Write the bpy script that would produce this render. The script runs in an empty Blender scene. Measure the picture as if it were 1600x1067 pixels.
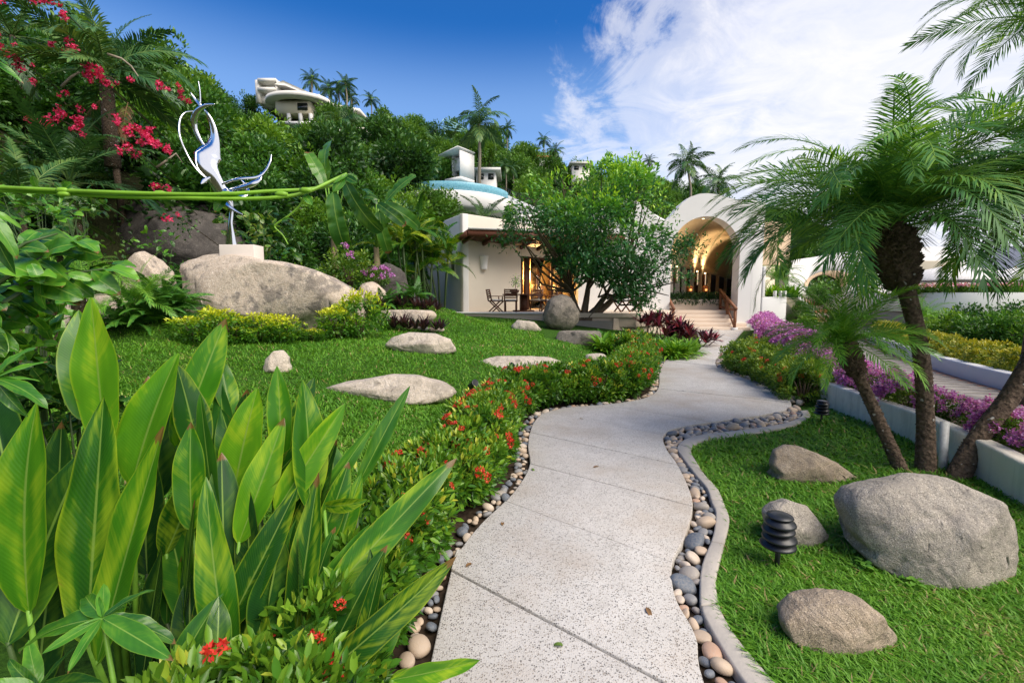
import bpy, math, random
import numpy as np
from mathutils import Vector, Matrix, Euler, noise

S = bpy.context.scene
COL = S.collection
PI = math.pi
R = math.radians

# ------------------------------------------------------------------ camera
PITCH, FPX, EYE = R(5.5), 711.0, 1.6
cam = bpy.data.cameras.new('camera')
cam.sensor_width = 36.0
cam.lens = 36.0 * FPX / 1600.0
cam.clip_start = 0.05
cam.clip_end = 9000
cam_o = bpy.data.objects.new('camera', cam)
cam_o.location = (0, 0, EYE)
cam_o.rotation_euler = (PI / 2 - PITCH, 0, 0)
COL.objects.link(cam_o)
S.camera = cam_o

# ------------------------------------------------------------------ sky, sun, exposure
SUN_EL, SUN_AZ = R(50), R(128)          # azimuth clockwise from +Y: the sun stands to the right
w = bpy.data.worlds.new('World')
S.world = w
w.use_nodes = True
wt = w.node_tree
wt.nodes.clear()


def N(t, typ, ins=None, **props):
    n = t.nodes.new(typ)
    for k, v in props.items():
        setattr(n, k, v)
    for k, v in (ins or {}).items():
        s = n.inputs[k]
        if isinstance(v, bpy.types.NodeSocket):
            t.links.new(v, s)
        else:
            s.default_value = v
    return n


def ramp(t, fac, stops, interp='LINEAR'):
    n = t.nodes.new('ShaderNodeValToRGB')
    n.color_ramp.interpolation = interp
    e = n.color_ramp.elements
    while len(e) < len(stops):
        e.new(0.5)
    for i, (p, c) in enumerate(stops):
        e[i].position = p
        e[i].color = (*c, 1) if len(c) == 3 else c
    if fac is not None:
        t.links.new(fac, n.inputs[0])
    return n.outputs[0]


def M(t, op, a, b=0.0, c=0.0, clamp=False):
    n = t.nodes.new('ShaderNodeMath')
    n.operation = op
    n.use_clamp = clamp
    for i, v in enumerate((a, b, c)):
        if isinstance(v, bpy.types.NodeSocket):
            t.links.new(v, n.inputs[i])
        else:
            n.inputs[i].default_value = v
    return n.outputs[0]


def mixc(t, f, a, b, blend='MIX'):
    n = t.nodes.new('ShaderNodeMix')
    n.data_type = 'RGBA'
    n.blend_type = blend
    for i, v in ((0, f), (6, a), (7, b)):
        if isinstance(v, bpy.types.NodeSocket):
            t.links.new(v, n.inputs[i])
        else:
            n.inputs[i].default_value = v if i == 0 else ((*v, 1) if len(v) == 3 else v)
    return n.outputs[2]


sky = N(wt, 'ShaderNodeTexSky', sky_type='NISHITA', sun_disc=False)
sky.sun_elevation = SUN_EL
sky.sun_rotation = SUN_AZ
sky.altitude = 50
sky.air_density = 1.0
sky.dust_density = 0.6
sky.ozone_density = 3.0
tc = N(wt, 'ShaderNodeTexCoord')
sep = N(wt, 'ShaderNodeSeparateXYZ', {0: tc.outputs['Generated']})
dx, dy, dz = sep.outputs
zc = M(wt, 'ADD', M(wt, 'MAXIMUM', dz, 0.0), 0.18)
px_ = M(wt, 'DIVIDE', dx, zc)
py_ = M(wt, 'DIVIDE', dy, zc)
pv = N(wt, 'ShaderNodeCombineXYZ', {0: px_, 1: py_, 2: 0.0}).outputs[0]
n1 = N(wt, 'ShaderNodeTexNoise', {'Vector': pv, 'Scale': 0.95, 'Detail': 9.0, 'Roughness': 0.60, 'Distortion': 0.5})
n2 = N(wt, 'ShaderNodeTexNoise', {'Vector': pv, 'Scale': 3.4, 'Detail': 8.0, 'Roughness': 0.66, 'Distortion': 0.9})
nn = M(wt, 'ADD', M(wt, 'MULTIPLY', n1.outputs[0], 0.72), M(wt, 'MULTIPLY', n2.outputs[0], 0.40))
# one broad sheet of cloud lies over the right of the view and down to the horizon there
bias = M(wt, 'SUBTRACT', M(wt, 'MULTIPLY', dx, 0.95), M(wt, 'MULTIPLY', dz, 0.36))
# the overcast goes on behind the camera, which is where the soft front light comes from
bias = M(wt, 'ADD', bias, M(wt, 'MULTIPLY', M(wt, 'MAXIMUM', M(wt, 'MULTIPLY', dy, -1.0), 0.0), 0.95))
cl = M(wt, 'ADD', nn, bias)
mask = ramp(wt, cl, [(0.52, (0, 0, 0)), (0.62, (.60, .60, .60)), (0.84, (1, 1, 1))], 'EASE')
hsv = N(wt, 'ShaderNodeHueSaturation', {'Hue': 0.512, 'Saturation': 1.85, 'Value': 0.76, 'Color': sky.outputs[0]})
haze_m = ramp(wt, dz, [(0.0, (.97, .97, .97)), (.20, (.78, .78, .78)), (.34, (.40, .40, .40)), (.50, (.04, .04, .04))], 'EASE')
base = mixc(wt, haze_m, hsv.outputs[0], (2.5, 3.7, 5.6))
cshade = ramp(wt, n2.outputs[0], [(0.30, (3.9, 4.1, 4.9)), (0.62, (4.9, 4.85, 5.05))])
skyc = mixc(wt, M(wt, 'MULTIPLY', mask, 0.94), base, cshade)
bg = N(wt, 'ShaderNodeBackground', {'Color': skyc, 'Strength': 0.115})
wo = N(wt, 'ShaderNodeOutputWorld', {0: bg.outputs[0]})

sun = bpy.data.lights.new('sun', 'SUN')
sun.energy = 2.65
sun.angle = R(46)
sun.color = (1.0, 0.90, 0.77)
sun_o = bpy.data.objects.new('sun', sun)
sd = Vector((math.sin(SUN_AZ) * math.cos(SUN_EL), math.cos(SUN_AZ) * math.cos(SUN_EL), math.sin(SUN_EL)))
sun_o.rotation_euler = sd.to_track_quat('Z', 'Y').to_euler()
sun_o.location = (30, 0, 30)
COL.objects.link(sun_o)

S.view_settings.view_transform = 'Standard'
S.view_settings.look = 'None'
S.view_settings.exposure = 0.90
S.view_settings.gamma = 1.0
S.render.engine = 'CYCLES'
S.cycles.max_bounces = 7
S.cycles.transparent_max_bounces = 6

# ------------------------------------------------------------------ layout helpers
CP, SP = math.cos(PITCH), math.sin(PITCH)


def ray(x, y):
    a = (x - 800) / FPX
    b = (533.5 - y) / FPX
    return Vector((a, CP + SP * b, -SP + CP * b))


def A(x, y, D):
    r = ray(x, y)
    return r * (D / r.y) + Vector((0, 0, EYE))


def G(x, y, z=0.0):
    r = ray(x, y)
    return r * ((z - EYE) / r.z) + Vector((0, 0, EYE))


XL_Y = [-5, 1.75, 2.5, 3, 3.6, 4.35, 5.74, 6.4, 7, 8, 10, 12, 13.4, 20.7, 25, 40]
XL_X = [-.4, -.3, -.35, -.25, -.05, .13, .2, .4, 1.5, 2.2, 3, 4, 5.3, 8.0, 10, 16]
AZ = [-9, -2.5, -1.125, -.8, -.56, -.35, -.2, -.05, .2, .4, .6, .8, 1.0, 2.5, 9]
KD = [[7, 11, 16, 40, 80], [7, 11, 16, 40, 80], [9.2, 13.2, 18, 45, 90], [10.5, 15, 22, 50, 90], [12.2, 17, 28, 68, 100],
      [15.5, 20.5, 32, 75, 110], [21, 26, 40, 85, 120], [28, 34, 55, 95, 130], [36, 42, 62, 105, 140],
      [39, 45, 65, 110, 150], [44, 50, 70, 115, 150], [50, 55, 75, 118, 155], [55, 65, 80, 120, 160], [70, 85, 100, 150, 200], [70, 85, 100, 150, 200]]
KZ = [[-.3, 7, 11, 22, 12], [-.3, 7, 11, 22, 12], [-.3, 6.3, 9, 22, 12], [-.3, 4.9, 9.2, 21, 13], [-.3, 4.0, 9.5, 26.5, 16],
      [-.3, 3.4, 8.5, 27, 17], [-.3, 2.6, 8.6, 30, 20], [-.3, 3, 11, 29.5, 21], [-.3, 3, 11, 26, 18],
      [-.3, 3, 9.5, 22, 15], [-.3, 2.5, 7.5, 17, 12], [-.3, 1.5, 5, 9, 6], [-.3, .8, 2, 4, 3], [-.3, -.2, -.1, .3, 0], [-.3, -.2, -.1, .3, 0]]
KD, KZ, AZ = np.array(KD, float), np.array(KZ, float), np.array(AZ, float)


def sstep(a, b, x):
    t = np.clip((x - a) / (b - a), 0, 1)
    return t * t * (3 - 2 * t)


def lawn_z(x, y):
    x = np.asarray(x, float)
    y = np.asarray(y, float)
    d = np.maximum(0, np.interp(y, XL_Y, XL_X) - .45 - x)
    z = .98 * (1 - np.exp(-d / 4.2)) * sstep(1.5, 9, y)
    return z + .018 * np.sin(x * 1.7 + .5) * np.sin(y * 1.3) * sstep(.3, 1.5, d)


def terrain(x, y):
    x = np.atleast_1d(np.asarray(x, float))
    y = np.atleast_1d(np.asarray(y, float))
    z = lawn_z(x, y)
    yy = np.maximum(y, .5)
    az = np.clip(x / yy, -8.9, 8.9)
    i = np.clip(np.searchsorted(AZ, az) - 1, 0, len(AZ) - 2)
    f = (az - AZ[i]) / (AZ[i + 1] - AZ[i])
    d = KD[i] * (1 - f)[:, None] + KD[i + 1] * f[:, None]
    k = KZ[i] * (1 - f)[:, None] + KZ[i + 1] * f[:, None]
    h = np.full_like(z, -1.0)
    for j in range(4):
        t = (yy - d[:, j]) / (d[:, j + 1] - d[:, j])
        m = (t >= 0) & (t <= 1)
        h = np.where(m, k[:, j] + (k[:, j + 1] - k[:, j]) * t, h)
    h = np.where(yy > d[:, 4], k[:, 4] * np.exp(-(yy - d[:, 4]) / 80), h)
    h = h + np.where(h > 1, .35 * np.sin(x * .9) * np.sin(yy * .8 + 1), 0)
    # left of the garden the bank goes on beside and behind the camera
    s = np.maximum(0, -x - 7.5 - np.maximum(y, 0) * .2) * 1.2
    h = np.maximum(h, np.where(y < 8, np.minimum(s, 9) - .4, -1))
    z = np.maximum(z, h)
    for mx, my, mh, rx_, ry_ in ((-2.75, 12.7, .50, 1.1, .75), (-4.35, 13.4, 1.0, .9, .8), (-6.9, 9.1, .55, 1.0, .7), (-2.6, 14.2, .5, 1.3, 1.0)):
        z = z + mh * np.exp(-((x - mx) / rx_) ** 2 - ((y - my) / ry_) ** 2)
    return z


def tz(x, y):
    return float(terrain(x, y)[0])


def GT(x, y):
    """pixel to point on the terrain"""
    r = ray(x, y)
    o = Vector((0, 0, EYE))
    prev = 0.5
    s = .5
    while s < 160:
        p = o + r * s
        if p.z < tz(p.x, p.y):
            for _ in range(20):
                m = (prev + s) / 2
                p = o + r * m
                if p.z < tz(p.x, p.y):
                    s = m
                else:
                    prev = m
            return p
        prev = s
        s *= 1.02
    return o + r * 100


# ------------------------------------------------------------------ objects and meshes
def link(o, parent=None):
    COL.objects.link(o)
    if parent is not None:
        o.parent = parent
    return o


def tag(o, label=None, cat=None, group=None, kind=None):
    if label:
        o['label'] = label
    if cat:
        o['category'] = cat
    if group:
        o['group'] = group
    if kind:
        o['kind'] = kind
    return o


def thing(name, label, cat, loc=(0, 0, 0), rz=0.0, group=None, scale=1.0):
    o = bpy.data.objects.new(name, None)
    o.empty_display_size = .1
    o.location = loc
    o.rotation_euler = (0, 0, rz)
    o.scale = (scale,) * 3
    link(o)
    return tag(o, label, cat, group)


def put(name, me, parent=None, loc=(0, 0, 0), rot=(0, 0, 0), scale=1.0, mat=None):
    o = bpy.data.objects.new(name, me)
    if mat is not None:
        o.matrix_local = mat
        o.matrix_basis = mat
    else:
        o.location = loc
        o.rotation_euler = rot
        o.scale = (scale,) * 3 if isinstance(scale, (int, float)) else scale
    return link(o, parent)


def mesh(name, V, F, mats, smooth=False, tint=None, uv=None, midx=None):
    me = bpy.data.meshes.new(name)
    V = np.asarray(V, np.float32)
    if not isinstance(F, (list, tuple)) or (len(F) and not isinstance(F[0], np.ndarray)):
        by = {}
        for f in F:
            by.setdefault(len(f), []).append(f)
        F = [np.array(v, np.int32) for v in by.values()]
    F = [f for f in F if len(f)]
    loops = np.concatenate([f.reshape(-1) for f in F]).astype(np.int32)
    tot = np.concatenate([np.full(len(f), f.shape[1], np.int32) for f in F])
    start = np.concatenate([[0], np.cumsum(tot)[:-1]]).astype(np.int32)
    me.vertices.add(len(V))
    me.vertices.foreach_set('co', V.reshape(-1))
    me.loops.add(len(loops))
    me.loops.foreach_set('vertex_index', loops)
    me.polygons.add(len(tot))
    me.polygons.foreach_set('loop_start', start)
    if smooth:
        me.polygons.foreach_set('use_smooth', np.ones(len(tot), bool))
    if midx is not None:
        me.polygons.foreach_set('material_index', np.asarray(midx, np.int32))
    me.update(calc_edges=True)
    if tint is not None:
        a = me.attributes.new('tint', 'FLOAT', 'POINT')
        a.data.foreach_set('value', np.asarray(tint, np.float32))
    if uv is not None:
        l = me.uv_layers.new(name='UVMap')
        l.data.foreach_set('uv', np.asarray(uv, np.float32)[loops].reshape(-1))
    for m in (mats if isinstance(mats, (list, tuple)) else [mats]):
        me.materials.append(m)
    return me


class MB:
    """collects simple shapes into one mesh"""

    def __init__(s):
        s.v, s.f, s.t = [], [], []

    def add(s, V, F, tint=.5):
        o = len(s.v)
        s.v += [tuple(p) for p in V]
        s.f += [tuple(i + o for i in f) for f in F]
        s.t += [tint] * len(V)
        return s

    def box(s, c, d, m=None, taper=1.0):
        x, y, z = d[0] / 2, d[1] / 2, d[2] / 2
        V = [Vector((a * x * (taper if k > 0 else 1), b * y * (taper if k > 0 else 1), k * z)) for k in (-1, 1) for b in (-1, 1) for a in (-1, 1)]
        m = m or Matrix()
        V = [(m @ p) + Vector(c) for p in V]
        return s.add(V, [(0, 2, 3, 1), (4, 5, 7, 6), (0, 1, 5, 4), (2, 6, 7, 3), (0, 4, 6, 2), (1, 3, 7, 5)])

    def beam(s, p, q, w_, h, up=(0, 0, 1)):
        p, q = Vector(p), Vector(q)
        y = (q - p)
        L = y.length
        y.normalize()
        x = y.cross(Vector(up))
        if x.length < 1e-4:
            x = Vector((1, 0, 0))
        x.normalize()
        z = x.cross(y)
        m = Matrix((x, y, z)).transposed()
        return s.box((p + q) / 2, (w_, L, h), m)

    def tube(s, pts, rad, n=6, cap=True, tint=.5):
        pts = [Vector(p) for p in pts]
        if isinstance(rad, (int, float)):
            rad = [rad] * len(pts)
        V, F = [], []
        up = Vector((.31, .17, 1))
        for i, p in enumerate(pts):
            d = (pts[min(i + 1, len(pts) - 1)] - pts[max(i - 1, 0)]).normalized()
            x = d.cross(up)
            if x.length < .05:
                x = d.cross(Vector((1, 0, 0)))
            x.normalize()
            y = x.cross(d)
            for k in range(n):
                a = 2 * PI * k / n
                V.append(p + (x * math.cos(a) + y * math.sin(a)) * rad[i])
            if i:
                b = (i - 1) * n
                for k in range(n):
                    F.append((b + k, b + (k + 1) % n, b + n + (k + 1) % n, b + n + k))
        if cap:
            F.append(tuple(range(n))[::-1])
            F.append(tuple(range(len(V) - n, len(V))))
        return s.add(V, F, tint)

    def lathe(s, prof, n=20, c=(0, 0, 0), m=None):
        V, F = [], []
        for i, (r, z) in enumerate(prof):
            for k in range(n):
                a = 2 * PI * k / n
                p = Vector((r * math.cos(a), r * math.sin(a), z))
                V.append((m @ p if m else p) + Vector(c))
            if i:
                b = (i - 1) * n
                for k in range(n):
                    F.append((b + k, b + (k + 1) % n, b + n + (k + 1) % n, b + n + k))
        F.append(tuple(range(n))[::-1])
        F.append(tuple(range(len(V) - n, len(V))))
        return s.add(V, F)

    def prism(s, poly, z0, z1):
        n = len(poly)
        V = [(p[0], p[1], z0) for p in poly] + [(p[0], p[1], z1) for p in poly]
        F = [tuple(range(n))[::-1], tuple(range(n, 2 * n))] + [(i, (i + 1) % n, n + (i + 1) % n, n + i) for i in range(n)]
        return s.add(V, F)

    def mesh(s, name, mat, smooth=False):
        return mesh(name, np.array(s.v), s.f, mat, smooth, tint=s.t)

    def build(s, name, mat, parent=None, smooth=False, bevel=0, **kw):
        o = put(name, s.mesh(name, mat, smooth), parent, **kw)
        if bevel:
            b = o.modifiers.new('bevel', 'BEVEL')
            b.width = bevel
            b.segments = 3
            b.limit_method = 'ANGLE'
            b.angle_limit = R(35)
            for p in o.data.polygons:
                p.use_smooth = True
        return o


def unit(v):
    return v / np.maximum(1e-9, np.linalg.norm(v, axis=-1, keepdims=True))


def rdir(rs, n):
    return unit(rs.normal(size=(n, 3)))


def leaves(P, d, nr, L, W, mode=4, tint=None, fold=.25, droop=.12):
    """many small leaves as arrays: mode 4 = folded diamond, 6 = ovate"""
    n = len(P)
    L = np.broadcast_to(np.asarray(L, float), (n,))[:, None]
    W = np.broadcast_to(np.asarray(W, float), (n,))[:, None] * .5
    d = unit(d)
    x = unit(np.cross(d, nr))
    z = np.cross(x, d)
    if mode == 4:
        V = np.stack([P, P + d * L * .5 + x * W + z * W * fold, P + d * L - z * L * droop, P + d * L * .5 - x * W + z * W * fold], 1)
        k = 4
        q = np.array([[0, 1, 2], [0, 2, 3]])
    else:
        a, b = .30, .66
        V = np.stack([P, P + d * L * a + x * W * .92 + z * W * fold, P + d * L * b + x * W * .85 + z * (W * fold - L * droop * .4),
                      P + d * L - z * L * droop,
                      P + d * L * b - x * W * .85 + z * (W * fold - L * droop * .4), P + d * L * a - x * W * .92 + z * W * fold], 1)
        k = 6
        q = np.array([[0, 1, 2, 3], [0, 3, 4, 5]])
    F = (np.arange(n)[:, None, None] * k + q[None]).reshape(-1, q.shape[1]).astype(np.int32)
    t = np.repeat(np.random.rand(n) if tint is None else tint, k)
    return V.reshape(-1, 3), F, t


def join(parts):
    Vs, Fs, Ts, o = [], {}, [], 0
    for V, F, t in parts:
        Vs.append(V)
        for f in (F if isinstance(F, list) else [F]):
            Fs.setdefault(f.shape[1], []).append(f + o)
        Ts.append(np.broadcast_to(t, (len(V),)))
        o += len(V)
    return np.concatenate(Vs), [np.concatenate(v) for v in Fs.values()], np.concatenate(Ts)


def crown(rs, rad, nclump, nleaf, L, W, cl=.34, up=.35, mode=4, flat=.35, inner=.35, lush=.25):
    rad = np.array(rad, float)
    g = rdir(rs, nclump)
    g[:, 2] = np.where(g[:, 2] < -flat, -flat * rs.rand(nclump), g[:, 2])
    r = inner + (1 - inner) * rs.rand(nclump) ** .45
    c = g * r[:, None] * rad * (1 - cl * .6)
    cr = cl * rad.mean() * (.55 + .75 * rs.rand(nclump))
    ct = rs.rand(nclump)
    i = rs.randint(0, nclump, nleaf)
    q = rdir(rs, nleaf)
    P = c[i] + q * cr[i][:, None] * (.45 + .6 * rs.rand(nleaf) ** .6)[:, None]
    d = unit(q * .8 + unit(c[i] + 1e-6) * .4 + rs.normal(size=(nleaf, 3)) * .45 + np.array([0, 0, up]))
    nr = unit(rs.normal(size=(nleaf, 3)) * .55 + np.array([0, 0, 1.0]) + q * .35)
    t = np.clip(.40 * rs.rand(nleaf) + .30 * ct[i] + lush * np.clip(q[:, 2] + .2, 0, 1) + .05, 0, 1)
    s = .7 + .6 * rs.rand(nleaf)
    return leaves(P, d, nr, L * s, W * s, mode, t), c


def limbs(rs, base, tops, r0, split=.45, jit=.15, n=6):
    b = MB()
    base = Vector(base)
    fork = None
    for k, tp in enumerate(tops):
        tp = Vector(tp)
        f = base.lerp(Vector((base.x, base.y, tp.z)), split * (.6 + .6 * rs.rand()))
        f.x += (tp.x - base.x) * .18
        f.y += (tp.y - base.y) * .18
        m = f.lerp(tp, .55) + Vector(rs.normal(size=3) * jit)
        b.tube([base + Vector((rs.normal() * r0 * .3, rs.normal() * r0 * .3, -.1)), f, m, tp], [r0, r0 * .62, r0 * .36, r0 * .10], n, cap=False)
    return b
# ------------------------------------------------------------------ materials
def newmat(name):
    m = bpy.data.materials.new(name)
    m.use_nodes = True
    t = m.node_tree
    t.nodes.clear()
    out = t.nodes.new('ShaderNodeOutputMaterial')
    return m, t, out


def principled(t, out, **k):
    ins = {}
    for a, b in k.items():
        ins[{'color': 'Base Color', 'rough': 'Roughness', 'metal': 'Metallic', 'normal': 'Normal', 'spec': 'Specular IOR Level',
             'ecol': 'Emission Color', 'estr': 'Emission Strength', 'trans': 'Transmission Weight', 'ior': 'IOR', 'alpha': 'Alpha', 'coat': 'Coat Weight'}[a]] = \
            ((*b, 1) if isinstance(b, tuple) and len(b) == 3 else b)
    p = N(t, 'ShaderNodeBsdfPrincipled', ins)
    if out is not None:
        t.links.new(p.outputs[0], out.inputs[0])
    return p


def objco(t):
    return N(t, 'ShaderNodeTexCoord').outputs['Object']


def noise_(t, vec, scale, detail=4.0, rough=.55, dist=0.0):
    return N(t, 'ShaderNodeTexNoise', {'Vector': vec, 'Scale': scale, 'Detail': detail, 'Roughness': rough, 'Distortion': dist}).outputs[0]


def bump(t, h, strength=.3, dist=.01, normal=None):
    i = {'Height': h, 'Strength': strength, 'Distance': dist}
    if normal is not None:
        i['Normal'] = normal
    return N(t, 'ShaderNodeBump', i).outputs[0]


def leaf_mat(name, cols, rough=.42, tr=.30, spec=.45, objvar=.18, stops=None):
    m, t, out = newmat(name)
    a = N(t, 'ShaderNodeAttribute', attribute_name='tint').outputs['Fac']
    oi = N(t, 'ShaderNodeObjectInfo').outputs['Random']
    f = M(t, 'ADD', a, M(t, 'MULTIPLY', M(t, 'SUBTRACT', oi, .5), objvar), clamp=True)
    st = stops or [i / (len(cols) - 1) for i in range(len(cols))]
    c = ramp(t, f, list(zip(st, cols)))
    p = principled(t, None, color=c, rough=rough, spec=spec)
    tl = N(t, 'ShaderNodeBsdfTranslucent', {'Color': mixc(t, 1.0, c, (1.25, 1.15, .55), 'MULTIPLY')})
    ms = N(t, 'ShaderNodeMixShader', {0: tr, 1: p.outputs[0], 2: tl.outputs[0]})
    t.links.new(ms.outputs[0], out.inputs[0])
    return m


L_HILL = leaf_mat('hill_foliage', [(0.021, 0.060, 0.018), (0.050, 0.145, 0.024), (0.145, 0.307, 0.038)], tr=.25, objvar=.5)
L_HILL2 = leaf_mat('hill_foliage_light', [(0.032, 0.087, 0.017), (0.087, 0.218, 0.026), (0.218, 0.378, 0.044)], tr=.25, objvar=.4)
L_HILL3 = leaf_mat('hill_foliage_blue', [(0.020, 0.064, 0.033), (0.044, 0.135, 0.054), (0.101, 0.237, 0.077)], tr=.2, objvar=.4)
L_BANK = leaf_mat('bank_foliage', [(0.015, 0.048, 0.015), (0.035, 0.118, 0.019), (0.110, 0.280, 0.033)], rough=.36, objvar=.4)
L_BANK2 = leaf_mat('bank_foliage_light', [(0.031, 0.090, 0.013), (0.097, 0.244, 0.022), (0.244, 0.424, 0.039)], rough=.4, objvar=.3)
L_IXORA = leaf_mat('ixora_leaf', [(0.022, 0.074, 0.011), (0.068, 0.203, 0.016), (0.216, 0.392, 0.030), (0.540, 0.540, 0.054)], rough=.33, stops=[0, .45, .82, 1])
L_CLIP = leaf_mat('clipped_leaf', [(0.025, 0.075, 0.010), (0.094, 0.213, 0.018), (0.288, 0.400, 0.037)], rough=.4)
L_YEL = leaf_mat('golden_leaf', [(.030, .120, .010), (.090, .250, .014), (.34, .48, .018), (.64, .66, .025)], rough=.4, stops=[0, .42, .72, 1], objvar=.1)
L_TREE = leaf_mat('garden_tree_leaf', [(0.022, 0.085, 0.030), (0.043, 0.161, 0.043), (0.150, 0.407, 0.047), (0.492, 0.768, 0.064)], rough=.34, stops=[0, .42, .72, 1], objvar=0)
L_FERN = leaf_mat('fern_leaf', [(0.026, 0.104, 0.018), (0.058, 0.195, 0.026), (0.182, 0.390, 0.039)], rough=.45)
L_BRIGHT = leaf_mat('bright_strap_leaf', [(0.048, 0.168, 0.014), (0.132, 0.324, 0.022), (0.312, 0.528, 0.042)], rough=.4)
L_PALM = leaf_mat('palm_leaflet', [(0.046, 0.153, 0.046), (0.109, 0.292, 0.063), (0.354, 0.555, 0.074)], rough=.48, spec=.3, tr=.36, objvar=.5)
L_PALM2 = leaf_mat('young_palm_leaflet', [(0.058, 0.205, 0.027), (0.156, 0.390, 0.043), (0.370, 0.624, 0.078)], rough=.36, tr=.3, objvar=.4)
L_PALMF = leaf_mat('far_palm_leaflet', [(0.021, 0.070, 0.022), (0.049, 0.140, 0.036), (0.154, 0.252, 0.056)], tr=.2, objvar=.6)
L_ARECA = leaf_mat('areca_leaflet', [(0.024, 0.102, 0.012), (0.084, 0.252, 0.019), (0.504, 0.576, 0.036)], tr=.35, objvar=.7)
L_CORD = leaf_mat('burgundy_leaf', [(.014, .008, .010), (.055, .014, .024), (.15, .022, .050), (.45, .06, .14)], rough=.4, stops=[0, .45, .85, 1], objvar=.15)
L_RHOEO = leaf_mat('purple_strap_leaf', [(.016, .030, .018), (.055, .022, .036), (.110, .050, .060)], rough=.4)
L_GRASS = leaf_mat('grass_blade', [(0.043, 0.151, 0.013), (0.095, 0.274, 0.020), (0.196, 0.414, 0.036), (0.470, 0.470, 0.146), (0.448, 0.336, 0.157)], rough=.5, tr=.35, spec=.3, stops=[0, .40, .80, .94, 1], objvar=0)
L_DRY = leaf_mat('dry_frond', [(.06, .03, .015), (.18, .09, .04), (.32, .2, .09)], rough=.7, tr=.15)
F_RED = leaf_mat('ixora_petal', [(.45, .018, .014), (.74, .050, .030), (.85, .17, .08)], rough=.5, tr=.3, objvar=.2)
F_PINK = leaf_mat('bougainvillea_purple_bract', [(.36, .075, .40), (.60, .19, .64), (.80, .46, .82)], rough=.5, tr=.35, objvar=.2)
F_CRIM = leaf_mat('bougainvillea_crimson_bract', [(.50, .006, .070), (.78, .022, .15), (.88, .12, .28)], rough=.5, tr=.35, objvar=.1)
F_ROSE = leaf_mat('rose_flower', [(.50, .16, .30), (.74, .34, .50), (.85, .6, .7)], rough=.5, tr=.3)


def big_leaf_mat(name, dark, mid, light, yellow, rough=.27, tr=.32, nv=44.0, patch=.5):
    """broad blade: pale midrib, fine side veins, yellow-green patches running along the veins"""
    m, t, out = newmat(name)
    uv = N(t, 'ShaderNodeUVMap', uv_map='UVMap').outputs[0]
    s = N(t, 'ShaderNodeSeparateXYZ', {0: uv})
    oi = N(t, 'ShaderNodeObjectInfo').outputs['Random']
    u = M(t, 'SUBTRACT', s.outputs[0], .5)
    au = M(t, 'ABSOLUTE', u)
    v = s.outputs[1]
    along = M(t, 'SUBTRACT', v, M(t, 'MULTIPLY', au, .30))
    vein = M(t, 'SINE', M(t, 'MULTIPLY', along, nv * 6.283))
    cv = N(t, 'ShaderNodeCombineXYZ', {0: M(t, 'MULTIPLY', u, .7), 1: M(t, 'MULTIPLY', along, 15.0), 2: M(t, 'MULTIPLY', oi, 50.0)}).outputs[0]
    pn = noise_(t, cv, 1.3, 3.0, .6)
    cv2 = N(t, 'ShaderNodeCombineXYZ', {0: M(t, 'MULTIPLY', u, 2.2), 1: M(t, 'MULTIPLY', v, 2.0), 2: M(t, 'MULTIPLY', oi, 31.0)}).outputs[0]
    pn2 = noise_(t, cv2, 1.1, 2.0, .5)
    base = ramp(t, M(t, 'ADD', M(t, 'MULTIPLY', pn2, .75), M(t, 'MULTIPLY', M(t, 'SUBTRACT', oi, .5), .75), clamp=True), [(.08, dark), (.45, mid), (.85, light)])
    pat = ramp(t, M(t, 'ADD', M(t, 'MULTIPLY', pn, .42), M(t, 'MULTIPLY', pn2, .75)), [(.58, (0, 0, 0)), (.86, (1, 1, 1))])
    c = mixc(t, M(t, 'MULTIPLY', pat, patch), base, yellow)
    c = mixc(t, M(t, 'MULTIPLY', M(t, 'ADD', M(t, 'MULTIPLY', vein, .5), .5), .06), c, light)
    rim = ramp(t, au, [(.455, (0, 0, 0)), (.49, (1, 1, 1))])
    c = mixc(t, M(t, 'MULTIPLY', rim, .35), c, yellow)
    rib = ramp(t, au, [(.012, (1, 1, 1)), (.030, (0, 0, 0))])
    c = mixc(t, M(t, 'MULTIPLY', rib, .7), c, (.30, .46, .09))
    sp = noise_(t, cv2, 14.0, 2.0, .5)
    c = mixc(t, ramp(t, sp, [(.74, (0, 0, 0)), (.78, (.55, .55, .55))]), c, (.16, .08, .02))
    burn = M(t, 'MULTIPLY', ramp(t, M(t, 'ADD', v, M(t, 'MULTIPLY', pn, .12)), [(.985, (0, 0, 0)), (1.0, (1, 1, 1))]), M(t, 'GREATER_THAN', M(t, 'FRACT', M(t, 'MULTIPLY', oi, 7.3)), .6))
    c = mixc(t, M(t, 'MULTIPLY', burn, .9), c, (.20, .10, .035))
    edge_b = M(t, 'MULTIPLY', ramp(t, au, [(.40, (0, 0, 0)), (.5, (1, 1, 1))]), ramp(t, pn, [(.62, (0, 0, 0)), (.70, (1, 1, 1))]))
    c = mixc(t, M(t, 'MULTIPLY', edge_b, .6), c, (.24, .13, .04))
    h = M(t, 'ADD', M(t, 'MULTIPLY', vein, .5), M(t, 'MULTIPLY', rib, 2.5))
    nb = bump(t, h, .07, .003)
    p = principled(t, None, color=c, rough=rough, spec=.45, normal=nb)
    tl = N(t, 'ShaderNodeBsdfTranslucent', {'Color': mixc(t, 1.0, c, (1.35, 1.2, .45), 'MULTIPLY'), 'Normal': nb})
    ms = N(t, 'ShaderNodeMixShader', {0: tr, 1: p.outputs[0], 2: tl.outputs[0]})
    t.links.new(ms.outputs[0], out.inputs[0])
    return m


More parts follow.
